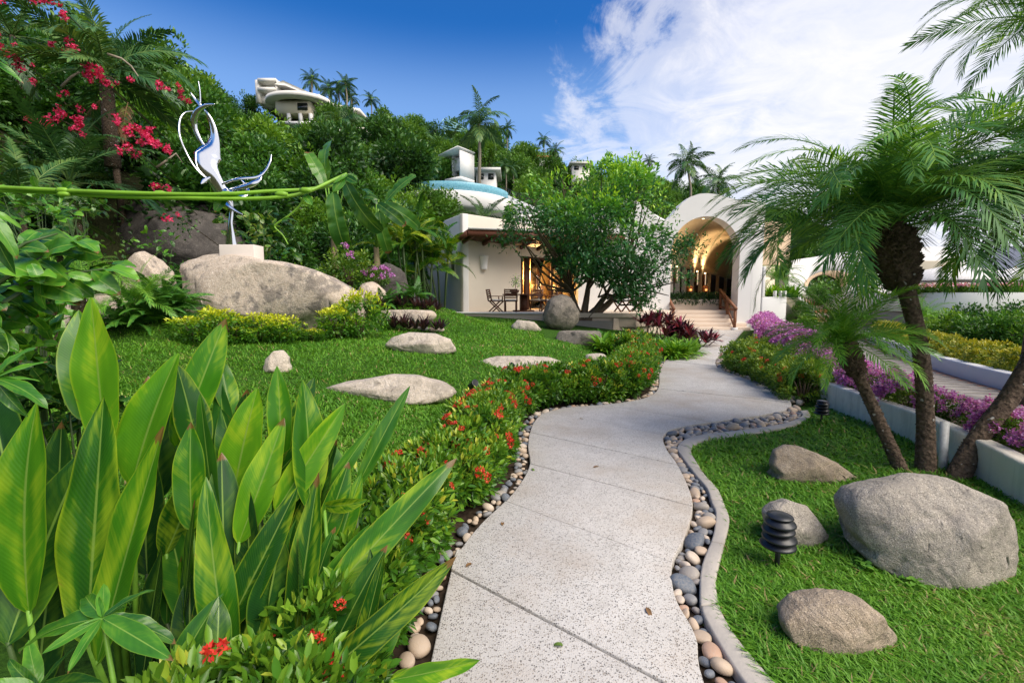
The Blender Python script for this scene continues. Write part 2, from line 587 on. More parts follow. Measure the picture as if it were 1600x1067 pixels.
B_HELI = big_leaf_mat('heliconia_blade', (.014, .085, .010), (.056, .230, .012), (.180, .450, .018), (.560, .700, .035), patch=.75, tr=.44)
B_HELID = big_leaf_mat('heliconia_blade_dark', (.010, .048, .012), (.024, .110, .014), (.062, .215, .018), (.260, .430, .025), patch=.4, tr=.22)
B_BANANA = big_leaf_mat('banana_blade', (.025, .095, .018), (.055, .180, .024), (.110, .270, .032), (.24, .40, .04), nv=26, patch=.35)
B_SHRUB = big_leaf_mat('shrub_blade', (.022, .100, .016), (.060, .220, .020), (.150, .380, .030), (.32, .52, .04), nv=10, patch=.3, tr=.3)
B_POTHOS = big_leaf_mat('pothos_blade', (.020, .090, .016), (.050, .170, .018), (.110, .260, .030), (.70, .72, .20), nv=6, patch=.9)


def granite(name, base, dark, light, stain=(.10, .09, .08), scale=1.0, stain_amt=.6, speck=.5, bstr=.5):
    m, t, out = newmat(name)
    co = objco(t)
    big = noise_(t, co, 1.3 * scale, 5.0, .6, .4)
    med = noise_(t, co, 7.0 * scale, 6.0, .65)
    fine = noise_(t, co, 75.0 * scale, 3.0, .7)
    vor = N(t, 'ShaderNodeTexVoronoi', {'Vector': co, 'Scale': 130.0 * scale}).outputs['Color']
    vs = N(t, 'ShaderNodeSeparateXYZ', {0: vor}).outputs[0]
    c = ramp(t, big, [(.30, dark), (.52, base), (.72, light)])
    c = mixc(t, ramp(t, med, [(.42, (0, 0, 0)), (.62, (.55, .55, .55))]), c, light)
    c = mixc(t, M(t, 'MULTIPLY', ramp(t, vs, [(.78, (0, 0, 0)), (.84, (1, 1, 1))]), speck), c, (.03, .03, .032))
    c = mixc(t, M(t, 'MULTIPLY', ramp(t, vs, [(.06, (1, 1, 1)), (.12, (0, 0, 0))]), speck), c, tuple(min(.85, x * 1.7) for x in light))
    lich = M(t, 'MULTIPLY', big, M(t, 'ADD', med, M(t, 'MULTIPLY', fine, .45)))
    c = mixc(t, M(t, 'MULTIPLY', ramp(t, lich, [(.36, (0, 0, 0)), (.46, (1, 1, 1))]), stain_amt), c, stain)
    # a few cracks
    wv = N(t, 'ShaderNodeMixRGB', {0: .25, 1: co, 2: N(t, 'ShaderNodeTexNoise', {'Vector': co, 'Scale': 2.2 * scale, 'Detail': 5.0}).outputs[1]}).outputs[0]
    ed = N(t, 'ShaderNodeTexVoronoi', {'Vector': wv, 'Scale': 1.25 * scale}, feature='DISTANCE_TO_EDGE').outputs['Distance']
    crack = M(t, 'MULTIPLY', ramp(t, ed, [(.004, (1, 1, 1)), (.016, (0, 0, 0))]), ramp(t, med, [(.52, (0, 0, 0)), (.66, (1, 1, 1))]))
    c = mixc(t, M(t, 'MULTIPLY', crack, .62), c, (.06, .05, .04))
    mid_ = noise_(t, co, 2.6 * scale, 6.0, .6, .8)
    c = mixc(t, M(t, 'MULTIPLY', ramp(t, mid_, [(.46, (0, 0, 0)), (.62, (1, 1, 1))]), .35), c, dark)
    h = M(t, 'ADD', M(t, 'ADD', M(t, 'MULTIPLY', med, 1.0), M(t, 'MULTIPLY', mid_, 2.2)), M(t, 'ADD', M(t, 'MULTIPLY', fine, .28), M(t, 'MULTIPLY', crack, -.4)))
    principled(t, out, color=c, rough=.85, spec=.25, normal=bump(t, h, bstr, .05 / scale))
    return m


G_WARM = granite('boulder_warm', (.56, .46, .36), (.40, .33, .26), (.68, .58, .47), stain=(.085, .08, .08), stain_amt=.75, scale=.8)
G_GREY = granite('boulder_grey', (.37, .33, .275), (.25, .225, .195), (.50, .45, .38), stain=(.12, .11, .10), scale=2.2, stain_amt=.55, bstr=.7)
G_TAN = granite('boulder_tan', (.36, .285, .20), (.25, .20, .15), (.48, .40, .31), stain=(.13, .10, .08), scale=2.2, stain_amt=.5, bstr=.7)
G_PALE = granite('boulder_pale', (.56, .48, .385), (.42, .36, .29), (.68, .60, .49), stain=(.14, .12, .10), scale=1.5, stain_amt=.55, bstr=.8)
G_DARK = granite('boulder_dark', (.075, .066, .060), (.040, .036, .034), (.15, .135, .12), stain=(.03, .028, .026), scale=.7)
G_BALL = granite('boulder_ball', (.22, .19, .155), (.12, .11, .095), (.34, .30, .25), stain=(.055, .052, .045), scale=1.2, stain_amt=.8)


def stucco(name, col, var=.05, bs=.25, dirt=.25):
    m, t, out = newmat(name)
    co = objco(t)
    a = noise_(t, co, .8, 5.0, .6)
    b = noise_(t, co, 22.0, 4.0, .6)
    c = mixc(t, M(t, 'MULTIPLY', ramp(t, a, [(.45, (0, 0, 0)), (.75, (1, 1, 1))]), dirt), col, tuple(x * .78 for x in col))
    principled(t, out, color=c, rough=.88, spec=.2, normal=bump(t, M(t, 'ADD', a, M(t, 'MULTIPLY', b, .25)), bs, .03))
    return m


WHITE = stucco('white_stucco', (.70, .69, .675))
CREAM = stucco('cream_stucco', (.68, .62, .53))
PEACH = stucco('peach_stucco', (.74, .55, .38))
LOWALL = stucco('weathered_white_wall', (.70, .69, .64), dirt=.6, bs=.5)
STONE = stucco('pale_stone', (.62, .52, .42), dirt=.3)
CONC = stucco('kerb_concrete', (.46, .42, .37), dirt=.7, bs=.6)
BRICKRED = stucco('terracotta', (.50, .20, .10), dirt=.4)
GREYC = stucco('grey_concrete', (.28, .265, .24), dirt=.6, bs=.5)


def streaked():
    m, t, out = newmat('streaked_wall')
    co = objco(t)
    a = noise_(t, co, 1.6, 6.0, .65)
    st = noise_(t, N(t, 'ShaderNodeMapping', {'Vector': co, 'Scale': (5.0, 5.0, .5)}).outputs[0], 2.2, 5.0, .6)
    b = noise_(t, co, 26.0, 4.0, .6)
    c = mixc(t, M(t, 'MULTIPLY', ramp(t, st, [(.48, (0, 0, 0)), (.70, (1, 1, 1))]), .5), (.84, .78, .68), (.52, .48, .40))
    c = mixc(t, M(t, 'MULTIPLY', ramp(t, a, [(.50, (0, 0, 0)), (.68, (1, 1, 1))]), .45), c, (.44, .43, .36))
    principled(t, out, color=c, rough=.92, spec=.2, normal=bump(t, M(t, 'ADD', a, M(t, 'MULTIPLY', b, .4)), .5, .03))
    return m


LOWALL = streaked()
SLATE = stucco('slate_roof', (.13, .145, .19), dirt=.6, bs=.8)


def plain(name, col, rough=.6, metal=0.0, spec=.4, vary=.2, sc=14.0, bs=.15):
    m, t, out = newmat(name)
    n = noise_(t, objco(t), sc, 4.0, .6)
    c = mixc(t, ramp(t, n, [(.35, (0, 0, 0)), (.7, (1, 1, 1))]), tuple(x * (1 - vary) for x in col), tuple(min(1, x * (1 + vary)) for x in col))
    principled(t, out, color=c, rough=rough, metal=metal, spec=spec, normal=bump(t, n, bs, .005))
    return m


BLACK = plain('black_metal', (.018, .020, .024), .38, spec=.5)
CUSH = plain('white_cushion', (.75, .74, .72), .9)
GLASSD = plain('dark_glass', (.02, .022, .022), .08, spec=.8, vary=.05, bs=0)
SOIL = plain('dark_soil', (.045, .032, .022), .95, spec=.1, vary=.5, sc=20, bs=.8)
PVC = plain('white_pipe', (.72, .72, .70), .4)
POTBROWN = plain('brown_pot', (.10, .045, .03), .5)
CANVAS = plain('white_canvas', (.74, .72, .68), .9)
IRON = plain('iron_rail', (.05, .05, .05), .5)
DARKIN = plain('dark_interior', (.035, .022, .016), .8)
STEM = plain('green_stem', (.14, .30, .03), .45)
STEMD = plain('dark_stem', (.045, .085, .02), .5)
ROOFSH = plain('roof_shingle', (.16, .11, .10), .8)
CHROME = plain('polished_steel', (.86, .86, .86), .13, 1.0, vary=.02, bs=.02, sc=2.0)
ORANGE = plain('orange_lantern', (.55, .16, .03), .5)
PAINTD = plain('dark_picture', (.06, .03, .02), .5)
BED = plain('bed_linen', (.72, .62, .45), .9)


def wood(name, a, b, sc=6.0):
    m, t, out = newmat(name)
    co = N(t, 'ShaderNodeMapping', {'Vector': objco(t), 'Scale': (1.0, 1.0, 6.0)}).outputs[0]
    n = noise_(t, co, sc, 5.0, .65, 1.2)
    c = ramp(t, n, [(.3, a), (.7, b)])
    principled(t, out, color=c, rough=.55, spec=.35, normal=bump(t, n, .25, .006))
    return m


WOOD = wood('dark_red_wood', (.045, .016, .009), (.13, .050, .026))
WOODC = wood('canopy_wood', (.055, .016, .008), (.16, .055, .028))
WOODR = wood('rail_wood', (.12, .045, .02), (.27, .11, .05))
BARK = wood('bark', (.055, .038, .024), (.18, .13, .085), 9.0)
BARKP = wood('pale_bark', (.17, .14, .10), (.34, .29, .22), 9.0)


def palm_trunk_mat():
    m, t, out = newmat('palm_trunk')
    co = objco(t)
    n = noise_(t, co, 30.0, 4.0, .65)
    v = N(t, 'ShaderNodeTexVoronoi', {'Vector': co, 'Scale': 26.0}).outputs['Distance']
    c = ramp(t, n, [(.3, (.05, .036, .026)), (.6, (.15, .108, .078)), (.8, (.28, .21, .155))])
    wsp = ramp(t, noise_(t, co, 17.0, 1.0), [(.70, (0, 0, 0)), (.73, (1, 1, 1))])
    c = mixc(t, M(t, 'MULTIPLY', wsp, .8), c, (.55, .54, .50))
    principled(t, out, color=c, rough=.9, spec=.2, normal=bump(t, M(t, 'ADD', n, v), .9, .02))
    return m


TRUNK = palm_trunk_mat()


def path_mat():
    """exposed-aggregate concrete: white cement with small dark pebbles, stained unevenly"""
    m, t, out = newmat('aggregate_path')
    co = objco(t)
    oi = N(t, 'ShaderNodeObjectInfo').outputs['Random']
    wob = N(t, 'ShaderNodeMixRGB', {0: .012, 1: co, 2: N(t, 'ShaderNodeTexNoise', {'Vector': co, 'Scale': 60.0}).outputs[1]}).outputs[0]
    v = N(t, 'ShaderNodeTexVoronoi', {'Vector': wob, 'Scale': 112.0, 'Randomness': 1.0})
    d = v.outputs['Distance']
    cs = N(t, 'ShaderNodeSeparateXYZ', {0: v.outputs['Color']})
    stone = ramp(t, d, [(.36, (1, 1, 1)), (.47, (0, 0, 0))])
    big = noise_(t, co, 1.1, 5.0, .6)
    med = noise_(t, co, 6.0, 5.0, .65)
    cem = ramp(t, med, [(.3, (.46, .44, .41)), (.7, (.60, .58, .55))])
    pick = ramp(t, cs.outputs[0], [(.0, (.075, .075, .08)), (.16, (.15, .14, .13)), (.34, (.28, .24, .20)), (.50, (.48, .45, .41)), (1.0, (.62, .59, .55))])
    c = mixc(t, M(t, 'MULTIPLY', stone, .95), cem, pick)
    st = ramp(t, M(t, 'ADD', M(t, 'MULTIPLY', big, .7), M(t, 'MULTIPLY', med, .3)), [(.48, (0, 0, 0)), (.66, (1, 1, 1))])
    c = mixc(t, M(t, 'MULTIPLY', st, .6), c, (.32, .25, .18))
    c = mixc(t, M(t, 'MULTIPLY', M(t, 'SUBTRACT', oi, .3, clamp=True), .22), c, (.42, .36, .31))
    h = M(t, 'ADD', M(t, 'MULTIPLY', stone, .6), M(t, 'MULTIPLY', med, .4))
    principled(t, out, color=c, rough=.8, spec=.3, normal=bump(t, h, .55, .006))
    return m


PATH = path_mat()


def pebble_mat():
    m, t, out = newmat('river_pebble')
    oi = N(t, 'ShaderNodeObjectInfo').outputs['Random']
    co = objco(t)
    n = noise_(t, co, 6.0, 5.0, .6, .6)
    f = noise_(t, co, 40.0, 2.0, .6)
    c = ramp(t, oi, [(0, (.10, .125, .16)), (.14, (.22, .225, .235)), (.28, (.32, .29, .26)), (.42, (.44, .34, .25)), (.56, (.52, .40, .29)),
                     (.70, (.46, .29, .20)), (.80, (.12, .145, .18)), (.88, (.56, .47, .38)), (1, (.30, .21, .17))], 'CONSTANT')
    c = mixc(t, M(t, 'MULTIPLY', ramp(t, n, [(.4, (0, 0, 0)), (.7, (1, 1, 1))]), .35), c, (.42, .36, .30))
    principled(t, out, color=c, rough=.55, spec=.35, normal=bump(t, M(t, 'ADD', n, M(t, 'MULTIPLY', f, .3)), .25, .01))
    return m


PEB = pebble_mat()


def ground_mat():
    m, t, out = newmat('garden_ground')
    co = objco(t)
    n = noise_(t, co, .5, 6.0, .6)
    f = noise_(t, co, 18.0, 5.0, .7)
    c = ramp(t, f, [(.3, (.020, .055, .008)), (.7, (.060, .150, .016))])
    c2 = ramp(t, f, [(.3, (.018, .022, .010)), (.7, (.050, .055, .022))])
    z = N(t, 'ShaderNodeSeparateXYZ', {0: N(t, 'ShaderNodeNewGeometry').outputs['Position']}).outputs[2]
    c = mixc(t, ramp(t, M(t, 'MULTIPLY', z, .5), [(.52, (0, 0, 0)), (.68, (1, 1, 1))]), c, c2)
    principled(t, out, color=c, rough=.95, spec=.1, normal=bump(t, f, .8, .05))
    return m


GROUND = ground_mat()


def road_mat():
    m, t, out = newmat('grooved_road')
    co = objco(t)
    n = noise_(t, co, 3.0, 6.0, .65)
    f = noise_(t, co, 60.0, 3.0, .7)
    c = ramp(t, n, [(.3, (.17, .155, .145)), (.7, (.30, .28, .265))])
    principled(t, out, color=c, rough=.9, spec=.2, normal=bump(t, M(t, 'ADD', n, f), .5, .01))
    return m


ROADM = road_mat()


def pool_mat():
    m, t, out = newmat('pool_mosaic')
    co = objco(t)
    n = noise_(t, co, 9.0, 3.0, .6)
    c = ramp(t, n, [(.3, (.10, .33, .45)), (.7, (.24, .52, .62))])
    principled(t, out, color=c, rough=.25, spec=.5)
    return m


POOLT = pool_mat()


def water_mat():
    m, t, out = newmat('pool_water')
    n = noise_(t, objco(t), 4.0, 3.0, .5)
    principled(t, out, color=(.06, .30, .42), rough=.05, spec=.6, normal=bump(t, n, .2, .05))
    return m


WATER = water_mat()


def glow(name, col, strength):
    m, t, out = newmat(name)
    principled(t, out, color=col, rough=.8, ecol=col, estr=strength)
    return m


SHADE = glow('lit_lampshade', (1.0, .66, .26), 5.0)
BULB = glow('lit_bulb', (1.0, .74, .36), 3.0)
SCONCE = glow('lit_sconce_panel', (.80, .62, .42), .35)


def glass_mat():
    m, t, out = newmat('clear_glass')
    g = N(t, 'ShaderNodeBsdfGlossy', {'Roughness': .02, 'Color': (.9, .9, .9, 1)})
    tr = N(t, 'ShaderNodeBsdfTransparent', {'Color': (.95, .97, .96, 1)})
    fr = N(t, 'ShaderNodeFresnel', {'IOR': 1.45}).outputs[0]
    ms = N(t, 'ShaderNodeMixShader', {0: fr, 1: tr.outputs[0], 2: g.outputs[0]})
    t.links.new(ms.outputs[0], out.inputs[0])
    return m


GLASS = glass_mat()
# ------------------------------------------------------------------ ground and hill: one sheet to the horizon
def axis(parts):
    out = []
    for a, b, s in parts:
        out += list(np.arange(a, b, s))
    return np.array(out + [parts[-1][1]])


gx = axis([(-2600, -400, 550), (-400, -150, 50), (-150, -60, 6), (-60, -16, 2), (-16, 14, .33), (14, 60, 2), (60, 160, 6), (160, 400, 60), (400, 2600, 550)])
gy = axis([(-800, -100, 175), (-100, -10, 15), (-10, 0, 2), (0, 22, .33), (22, 70, 1.2), (70, 150, 4), (150, 400, 25), (400, 5000, 920)])
X, Y = np.meshgrid(gx, gy)
Z = terrain(X.ravel(), Y.ravel())
nx, ny = len(gx), len(gy)
ii = np.arange(nx * ny).reshape(ny, nx)
F = np.stack([ii[:-1, :-1], ii[:-1, 1:], ii[1:, 1:], ii[1:, :-1]], -1).reshape(-1, 4).astype(np.int32)
g_o = put('ground', mesh('ground', np.stack([X.ravel(), Y.ravel(), Z], 1), [F], GROUND, True))
tag(g_o, kind='structure')

# ------------------------------------------------------------------ path of cast slabs
ST = [  # left pixel, right pixel, joint?
    (None, None, 1), ((705, 905), (1116, 1130), 1), ((722, 870), (1086, 1012), 0), ((755, 828), (1054, 948), 0), ((790, 794), (1050, 893), 1),
    ((815, 762), (1070, 850), 0), ((828, 733), (1082, 802), 1), ((825, 706), (1074, 768), 0), ((828, 683), (1058, 735), 1),
    ((836, 665), (1040, 708), 0), ((852, 651), (1037, 688), 1), ((890, 642), (1056, 676), 0), ((940, 638), (1112, 666), 1), ((992, 631), (1182, 656), 0),
    ((1018, 622), (1226, 646), 0), ((1028, 612), (1236, 635), 1), ((1030, 600), (1218, 618), 0), ((1030, 589), (1184, 603), 1), ((1033, 579), (1148, 590), 0),
    ((1041, 567), (1120, 577), 1), ((1064, 557), (1121, 561), 0), ((1093, 549), (1138, 547), 1), ((1093, 534), (1150, 531), 1), ((1087, 515), (1166, 513), 1)]
PL = [Vector((-.34, .5, 0))] + [G(*s[0]) for s in ST[1:]]
PR = [Vector((.78, .3, 0))] + [G(*s[1]) for s in ST[1:]]


def catmull(P, k=6):
    out, n = [], len(P)
    for i in range(n - 1):
        p0, p1, p2, p3 = P[max(i - 1, 0)], P[i], P[i + 1], P[min(i + 2, n - 1)]
        for j in range(k):
            t = j / k
            out.append(.5 * ((2 * p1) + (p2 - p0) * t + (2 * p0 - 5 * p1 + 4 * p2 - p3) * t * t + (3 * p1 - p0 - 3 * p2 + p3) * t ** 3))
    return out + [P[-1]]


KS = 6
LE, RE = catmull(PL, KS), catmull(PR, KS)
path = tag(thing('path', None, None), kind='structure')
rs = np.random.RandomState(3)
js = [i * KS for i, s in enumerate(ST) if s[2]]
_n = len(LE)
_a = [l.lerp(r_, .03) for l, r_ in zip(LE, RE)]
_b = [l.lerp(r_, .97) for l, r_ in zip(LE, RE)]
put('joint_mortar', mesh('joint_mortar', [(p.x, p.y, .046) for p in _a] + [(p.x, p.y, .046) for p in _b], [(i, _n + i, _n + i + 1, i + 1) for i in range(_n - 1)], GREYC), path)
TOPZ = .06
for a, b in zip(js[:-1], js[1:]):
    l, r = LE[a:b + 1], RE[a:b + 1]
    l, r = [p.copy() for p in l], [p.copy() for p in r]
    g = .004 + .003 * rs.rand()
    for e in (l, r):
        d0, d1 = (e[1] - e[0]).normalized(), (e[-2] - e[-1]).normalized()
        e[0] += d0 * g
        e[-1] += d1 * g
    poly = l + r[::-1]
    dz = rs.normal() * .0025
    b_ = MB().prism([(p.x, p.y) for p in poly], -.08, TOPZ + dz)
    o = b_.build('slab', PATH, path)
    bv = o.modifiers.new('bevel', 'BEVEL')
    bv.width = .008
    bv.segments = 2
    bv.limit_method = 'ANGLE'
    bv.angle_limit = R(50)

# ------------------------------------------------------------------ kerb along the right lawn
KI = [(1215, 1130), (1160, 1062), (1120, 1000), (1097, 955), (1093, 920), (1097, 880), (1114, 835), (1118, 800), (1112, 785), (1104, 762), (1087, 742), (1066, 714), (1058, 698), (1074, 685), (1110, 677), (1160, 671), (1220, 662), (1252, 650), (1250, 641)]
KO = [(1265, 1130), (1208, 1062), (1155, 1000), (1128, 955), (1119, 912), (1124, 880), (1134, 840), (1140, 810), (1132, 787), (1122, 764), (1102, 742), (1088, 721), (1080, 704), (1092, 692), (1130, 684), (1190, 675), (1245, 663), (1266, 650), (1262, 640)]
ki = catmull([G(*p, .05) for p in KI], 4)
ko = catmull([G(*p, .05) for p in KO], 4)
kerb = tag(thing('kerb', None, None), kind='structure')
i = 0
while i < len(ki) - 1:
    L = 0
    j = i
    while j < len(ki) - 1 and L < .62:
        L += (ki[j + 1] - ki[j]).length
        j += 1
    a, b = [p.copy() for p in ki[i:j + 1]], [p.copy() for p in ko[i:j + 1]]
    for e in (a, b):
        e[0] += (e[1] - e[0]).normalized() * .003
        e[-1] += (e[-2] - e[-1]).normalized() * .003
    o = MB().prism([(p.x, p.y) for p in (a + b[::-1])][::-1], -.06, .055 + rs.normal() * .002).build('kerb_stone', CONC, kerb)
    bv = o.modifiers.new('bevel', 'BEVEL')
    bv.width = .012
    bv.segments = 2
    bv.limit_method = 'ANGLE'
    bv.angle_limit = R(50)
    i = j

# ------------------------------------------------------------------ pebbles between path and planting
import bmesh


def ico(sub):
    bm = bmesh.new()
    bmesh.ops.create_icosphere(bm, subdivisions=sub, radius=1)
    V = np.array([v.co[:] for v in bm.verts])
    F = np.array([[v.index for v in f.verts] for f in bm.faces], np.int32)
    bm.free()
    return V, F


ICO = {k: ico(k) for k in (2, 3, 4, 5)}


def snoise(P, seed, oct_=4, f0=1.0, lac=2.0, gain=.5):
    r = np.random.RandomState(seed)
    out = np.zeros(len(P))
    amp, f = 1.0, f0
    for _ in range(oct_):
        for _k in range(5):
            d = rdir(r, 1)[0]
            out += amp * np.sin(P @ d * f * (1.5 + 1.5 * r.rand()) + r.rand() * 6.28) * .3
        amp *= gain
        f *= lac
    return out


PEBM = []
for s in range(9):
    r = np.random.RandomState(40 + s)
    V, F_ = ICO[3]
    V = V * (1 + .16 * snoise(V, s, 2, .8))[:, None]
    V = np.sign(V) * np.abs(V) ** (.86 + .1 * r.rand())
    V = V * np.array([1, .62 + .25 * r.rand(), .46 + .2 * r.rand()])
    PEBM.append(mesh('pebble', V, [F_], PEB, True))


def pebbles(bed, inner, outer, dens, rmin, rmax, seed, zfun=lambda p: .012, limit=290):
    """inner/outer: matching polylines either side of the strip"""
    r = np.random.RandomState(seed)
    seg = [((inner[i] - inner[i + 1]).length, i) for i in range(len(inner) - 1)]
    tot = sum(a for a, _ in seg)
    cum = np.cumsum([a for a, _ in seg])
    placed = []
    tries = 0
    n = 0
    while tries < 9000 and n < limit:
        tries += 1
        u = r.rand() * tot
        i = int(np.searchsorted(cum, u))
        t, s = r.rand(), r.rand()
        p = inner[i].lerp(inner[i + 1], t)
        q = outer[i].lerp(outer[i + 1], t)
        wd = (q - p).length
        rad = rmin + (rmax - rmin) * r.rand() ** 1.6 * (1 - min(1, tries / 8000) * .7)
        rad = min(rad, wd * .48)
        mrg = rad * .72 / max(wd, .01)
        s = mrg + (1 - 2 * mrg) * s if mrg < .5 else .5
        c = p.lerp(q, s)
        ok = True
        for (cx, cy, cr) in placed:
            if (c.x - cx) ** 2 + (c.y - cy) ** 2 < ((cr + rad) * .74) ** 2:
                ok = False
                break
        if not ok:
            continue
        placed.append((c.x, c.y, rad))
        n += 1
        o = put('pebble', PEBM[r.randint(9)], bed, (c.x, c.y, zfun(c) + rad * .30 + .012 * r.rand()), (r.normal() * .25, r.normal() * .25, r.rand() * 6.28), rad)
    return placed


def strip_bed(name, inner, outer, z=.004):
    V = [(p.x, p.y, z) for p in inner] + [(p.x, p.y, z) for p in outer]
    n = len(inner)
    o = put(name, mesh(name, V, [(i, i + 1, n + i + 1, n + i) for i in range(n - 1)], SOIL))
    return tag(o, kind='structure')


def resample(P, n):
    d = np.cumsum([0] + [(P[i + 1] - P[i]).length for i in range(len(P) - 1)])
    out = []
    for s in np.linspace(0, d[-1], n):
        i = min(len(P) - 2, max(0, int(np.searchsorted(d, s) - 1)))
        out.append(P[i].lerp(P[i + 1], (s - d[i]) / max(1e-6, d[i + 1] - d[i])))
    return out


# right strip: path edge from the bottom of the picture to the tip of the kerb
ia = 1 * KS - 4
ib = 15 * KS
r_in = resample([Vector((p.x, p.y, 0)) for p in RE[ia:ib]], 60)
r_out = resample([Vector((p.x, p.y, 0)) for p in ki], 60)
# pair each path point with the nearest kerb point so that the strip does not skew
fine_k = resample([Vector((p.x, p.y, 0)) for p in ki], 400)
r_out = [min(fine_k, key=lambda q: (q - p).length) for p in r_in]
bed_r = strip_bed('pebble_border_right', r_in, r_out)
pebbles(bed_r, r_in, r_out, 1, .024, .088, 5)


def offset(P, d):
    out = []
    for i, p in enumerate(P):
        t = (P[min(i + 1, len(P) - 1)] - P[max(i - 1, 0)]).normalized()
        out.append(p + Vector((-t.y, t.x, 0)) * d)
    return out


l_in = resample([Vector((p.x, p.y, 0)) for p in LE[2:int(19.5 * KS)]], 90)
l_out = offset(l_in, .15)
bed_l = strip_bed('pebble_border_left', l_in, l_out)
pebbles(bed_l, l_in, l_out, 1, .022, .065, 6)
rr_in = resample([Vector((p.x, p.y, 0)) for p in RE[int(15.2 * KS):int(20 * KS)]], 40)
rr_out = offset(rr_in, -.20)
bed_rr = strip_bed('pebble_border_far', rr_in, rr_out, .005)
pebbles(bed_rr, rr_in, rr_out, 1, .03, .09, 7, limit=120)

# ------------------------------------------------------------------ planting-bed soil and lawns
def poly_sheet(name, pts, mat, z=.006, kind='structure'):
    V = [(p[0], p[1], (z if len(p) < 3 else p[2])) for p in pts]
    o = put(name, mesh(name, V, [tuple(range(len(V)))], mat))
    return tag(o, kind=kind)


hedge_in = offset(l_in, .14)
hedge_out = offset(l_in, .62)
hb = put('hedge_bed', mesh('hedge_bed', [(p.x, p.y, .003) for p in hedge_in] + [(p.x, p.y, tz(p.x, p.y) + .006) for p in hedge_out],
                           [(i, 90 + i, 91 + i, i + 1) for i in range(89)], SOIL))
tag(hb, kind='structure')

# ------------------------------------------------------------------ low wall, planter, road on the right
WL = [Vector(p) for p in ((3.2, 1.2, 0), (3.6, 2.3, 0), (3.86, 3.29, 0), (4.05, 3.82, 0), (4.32, 4.73, 0), (4.40, 5.39, 0), (4.52, 6.3, 0), (4.75, 7.0, 0), (5.3, 8.4, 0), (6.0, 10.4, 0), (7.6, 14.0, 0), (9.6, 18.0, 0), (11.9, 22.3, 0))]
wl = catmull(WL, 5)


def wall_strip(name, pts, h0, h1, th, mat, parent=None, base=-.15, bevel=.03):
    n = len(pts)
    of = offset(pts, -th)
    hs = [h0 + (h1 - h0) * i / (n - 1) for i in range(n)]
    V = []
    for i in range(n):
        a, b = pts[i], of[i]
        V += [(a.x, a.y, base), (a.x, a.y, hs[i]), (b.x, b.y, hs[i]), (b.x, b.y, base)]
    F_ = []
    for i in range(n - 1):
        for k in range(4):
            F_.append((4 * i + k, 4 * i + (k + 1) % 4, 4 * i + 4 + (k + 1) % 4, 4 * i + 4 + k))
    F_ += [(0, 3, 2, 1), tuple(4 * (n - 1) + k for k in range(4))]
    o = put(name, mesh(name, V, F_, mat), parent)
    b = o.modifiers.new('bevel', 'BEVEL')
    b.width = bevel
    b.segments = 3
    b.limit_method = 'ANGLE'
    b.angle_limit = R(40)
    return o


lw = wall_strip('retaining_wall', wl, .34, .42, .15, LOWALL)
tag(lw, 'low weathered white garden wall behind the three palm trunks', 'wall')
soil_in = offset(wl, -.14)
soil_out = offset(wl, -1.25)
n = len(wl)
tag(put('planter_soil', mesh('planter_soil', [(p.x, p.y, .27) for p in soil_in] + [(p.x, p.y, .14) for p in soil_out], [(i, n + i, n + i + 1, i + 1) for i in range(n - 1)], SOIL)), kind='structure')
# road
rc = catmull([Vector(p) for p in ((5.0, -1, 0), (5.4, 2, 0), (6.0, 5, 0), (7.0, 9, 0), (9.4, 14, 0), (13.0, 19.5, 0), (18, 24, 0), (26, 28, 0))], 6)
ra, rb = offset(rc, .75), offset(rc, -1.75)
n = len(rc)
road = put('road', mesh('road', [(p.x, p.y, .02) for p in ra] + [(p.x, p.y, .02) for p in rb], [(i, n + i, n + i + 1, i + 1) for i in range(n - 1)], ROADM))
tag(road, kind='structure')
# cast ribs across the road, each a shallow raised bar
rib_me = MB().box((0, 0, 0), (2.42, .13, .016)).mesh('road_rib', ROADM)
RB = resample(rc, 120)
for i in range(18, 100):
    t = (RB[min(i + 1, 119)] - RB[i - 1]).normalized()
    nrm = Vector((-t.y, t.x, 0))
    c = RB[i] - nrm * .5
    put('road_rib', rib_me, road, (c.x, c.y, .024), (0, 0, math.atan2(t.y, t.x) - PI / 2))
edge = offset(rc, -1.60)
tag(put('road_edge_band', mesh('road_edge_band', [(p.x, p.y, .026) for p in edge] + [(p.x, p.y, .026) for p in offset(rc, -1.75)], [(i, n + i, n + i + 1, i + 1) for i in range(n - 1)], BRICKRED)), kind='structure')
fw = wall_strip('road_wall', offset(rc, -1.76)[6:34], .32, .34, .22, WHITE)
tag(fw, 'white kerb wall along the far side of the ribbed road', 'wall')
pipe = MB().tube([G(1300, 641, .03), G(1345, 664, .03)], .012, 8).build('drain_pipe', PVC, smooth=True)
tag(pipe, 'white plastic pipe lying along the foot of the low wall', 'pipe')
pb = G(1472, 738)
pipe2 = MB().tube([pb, pb + Vector((.10, .12, .44))], .035, 10).build('stand_pipe', PVC, smooth=True)
tag(pipe2, 'short cream post leaning between the middle and right palm trunks', 'post')

# ------------------------------------------------------------------ house on the left: cream walls, wooden canopy, lit room
house = thing('house', 'cream garden house with dark wooden canopy and lit glass doors', 'house', (0, 0, 0))
C0 = Vector((-2.08, 19.5, 0))
FD = Vector((.75, .66, 0)).normalized()
FN = Vector((.66, -.75, 0)).normalized()      # outward normal of the front wall
LD = Vector((-.50, .87, 0)).normalized()


def hp(t, o=0.0, z=0.0):
    return C0 + FD * t + FN * o + Vector((0, 0, z))


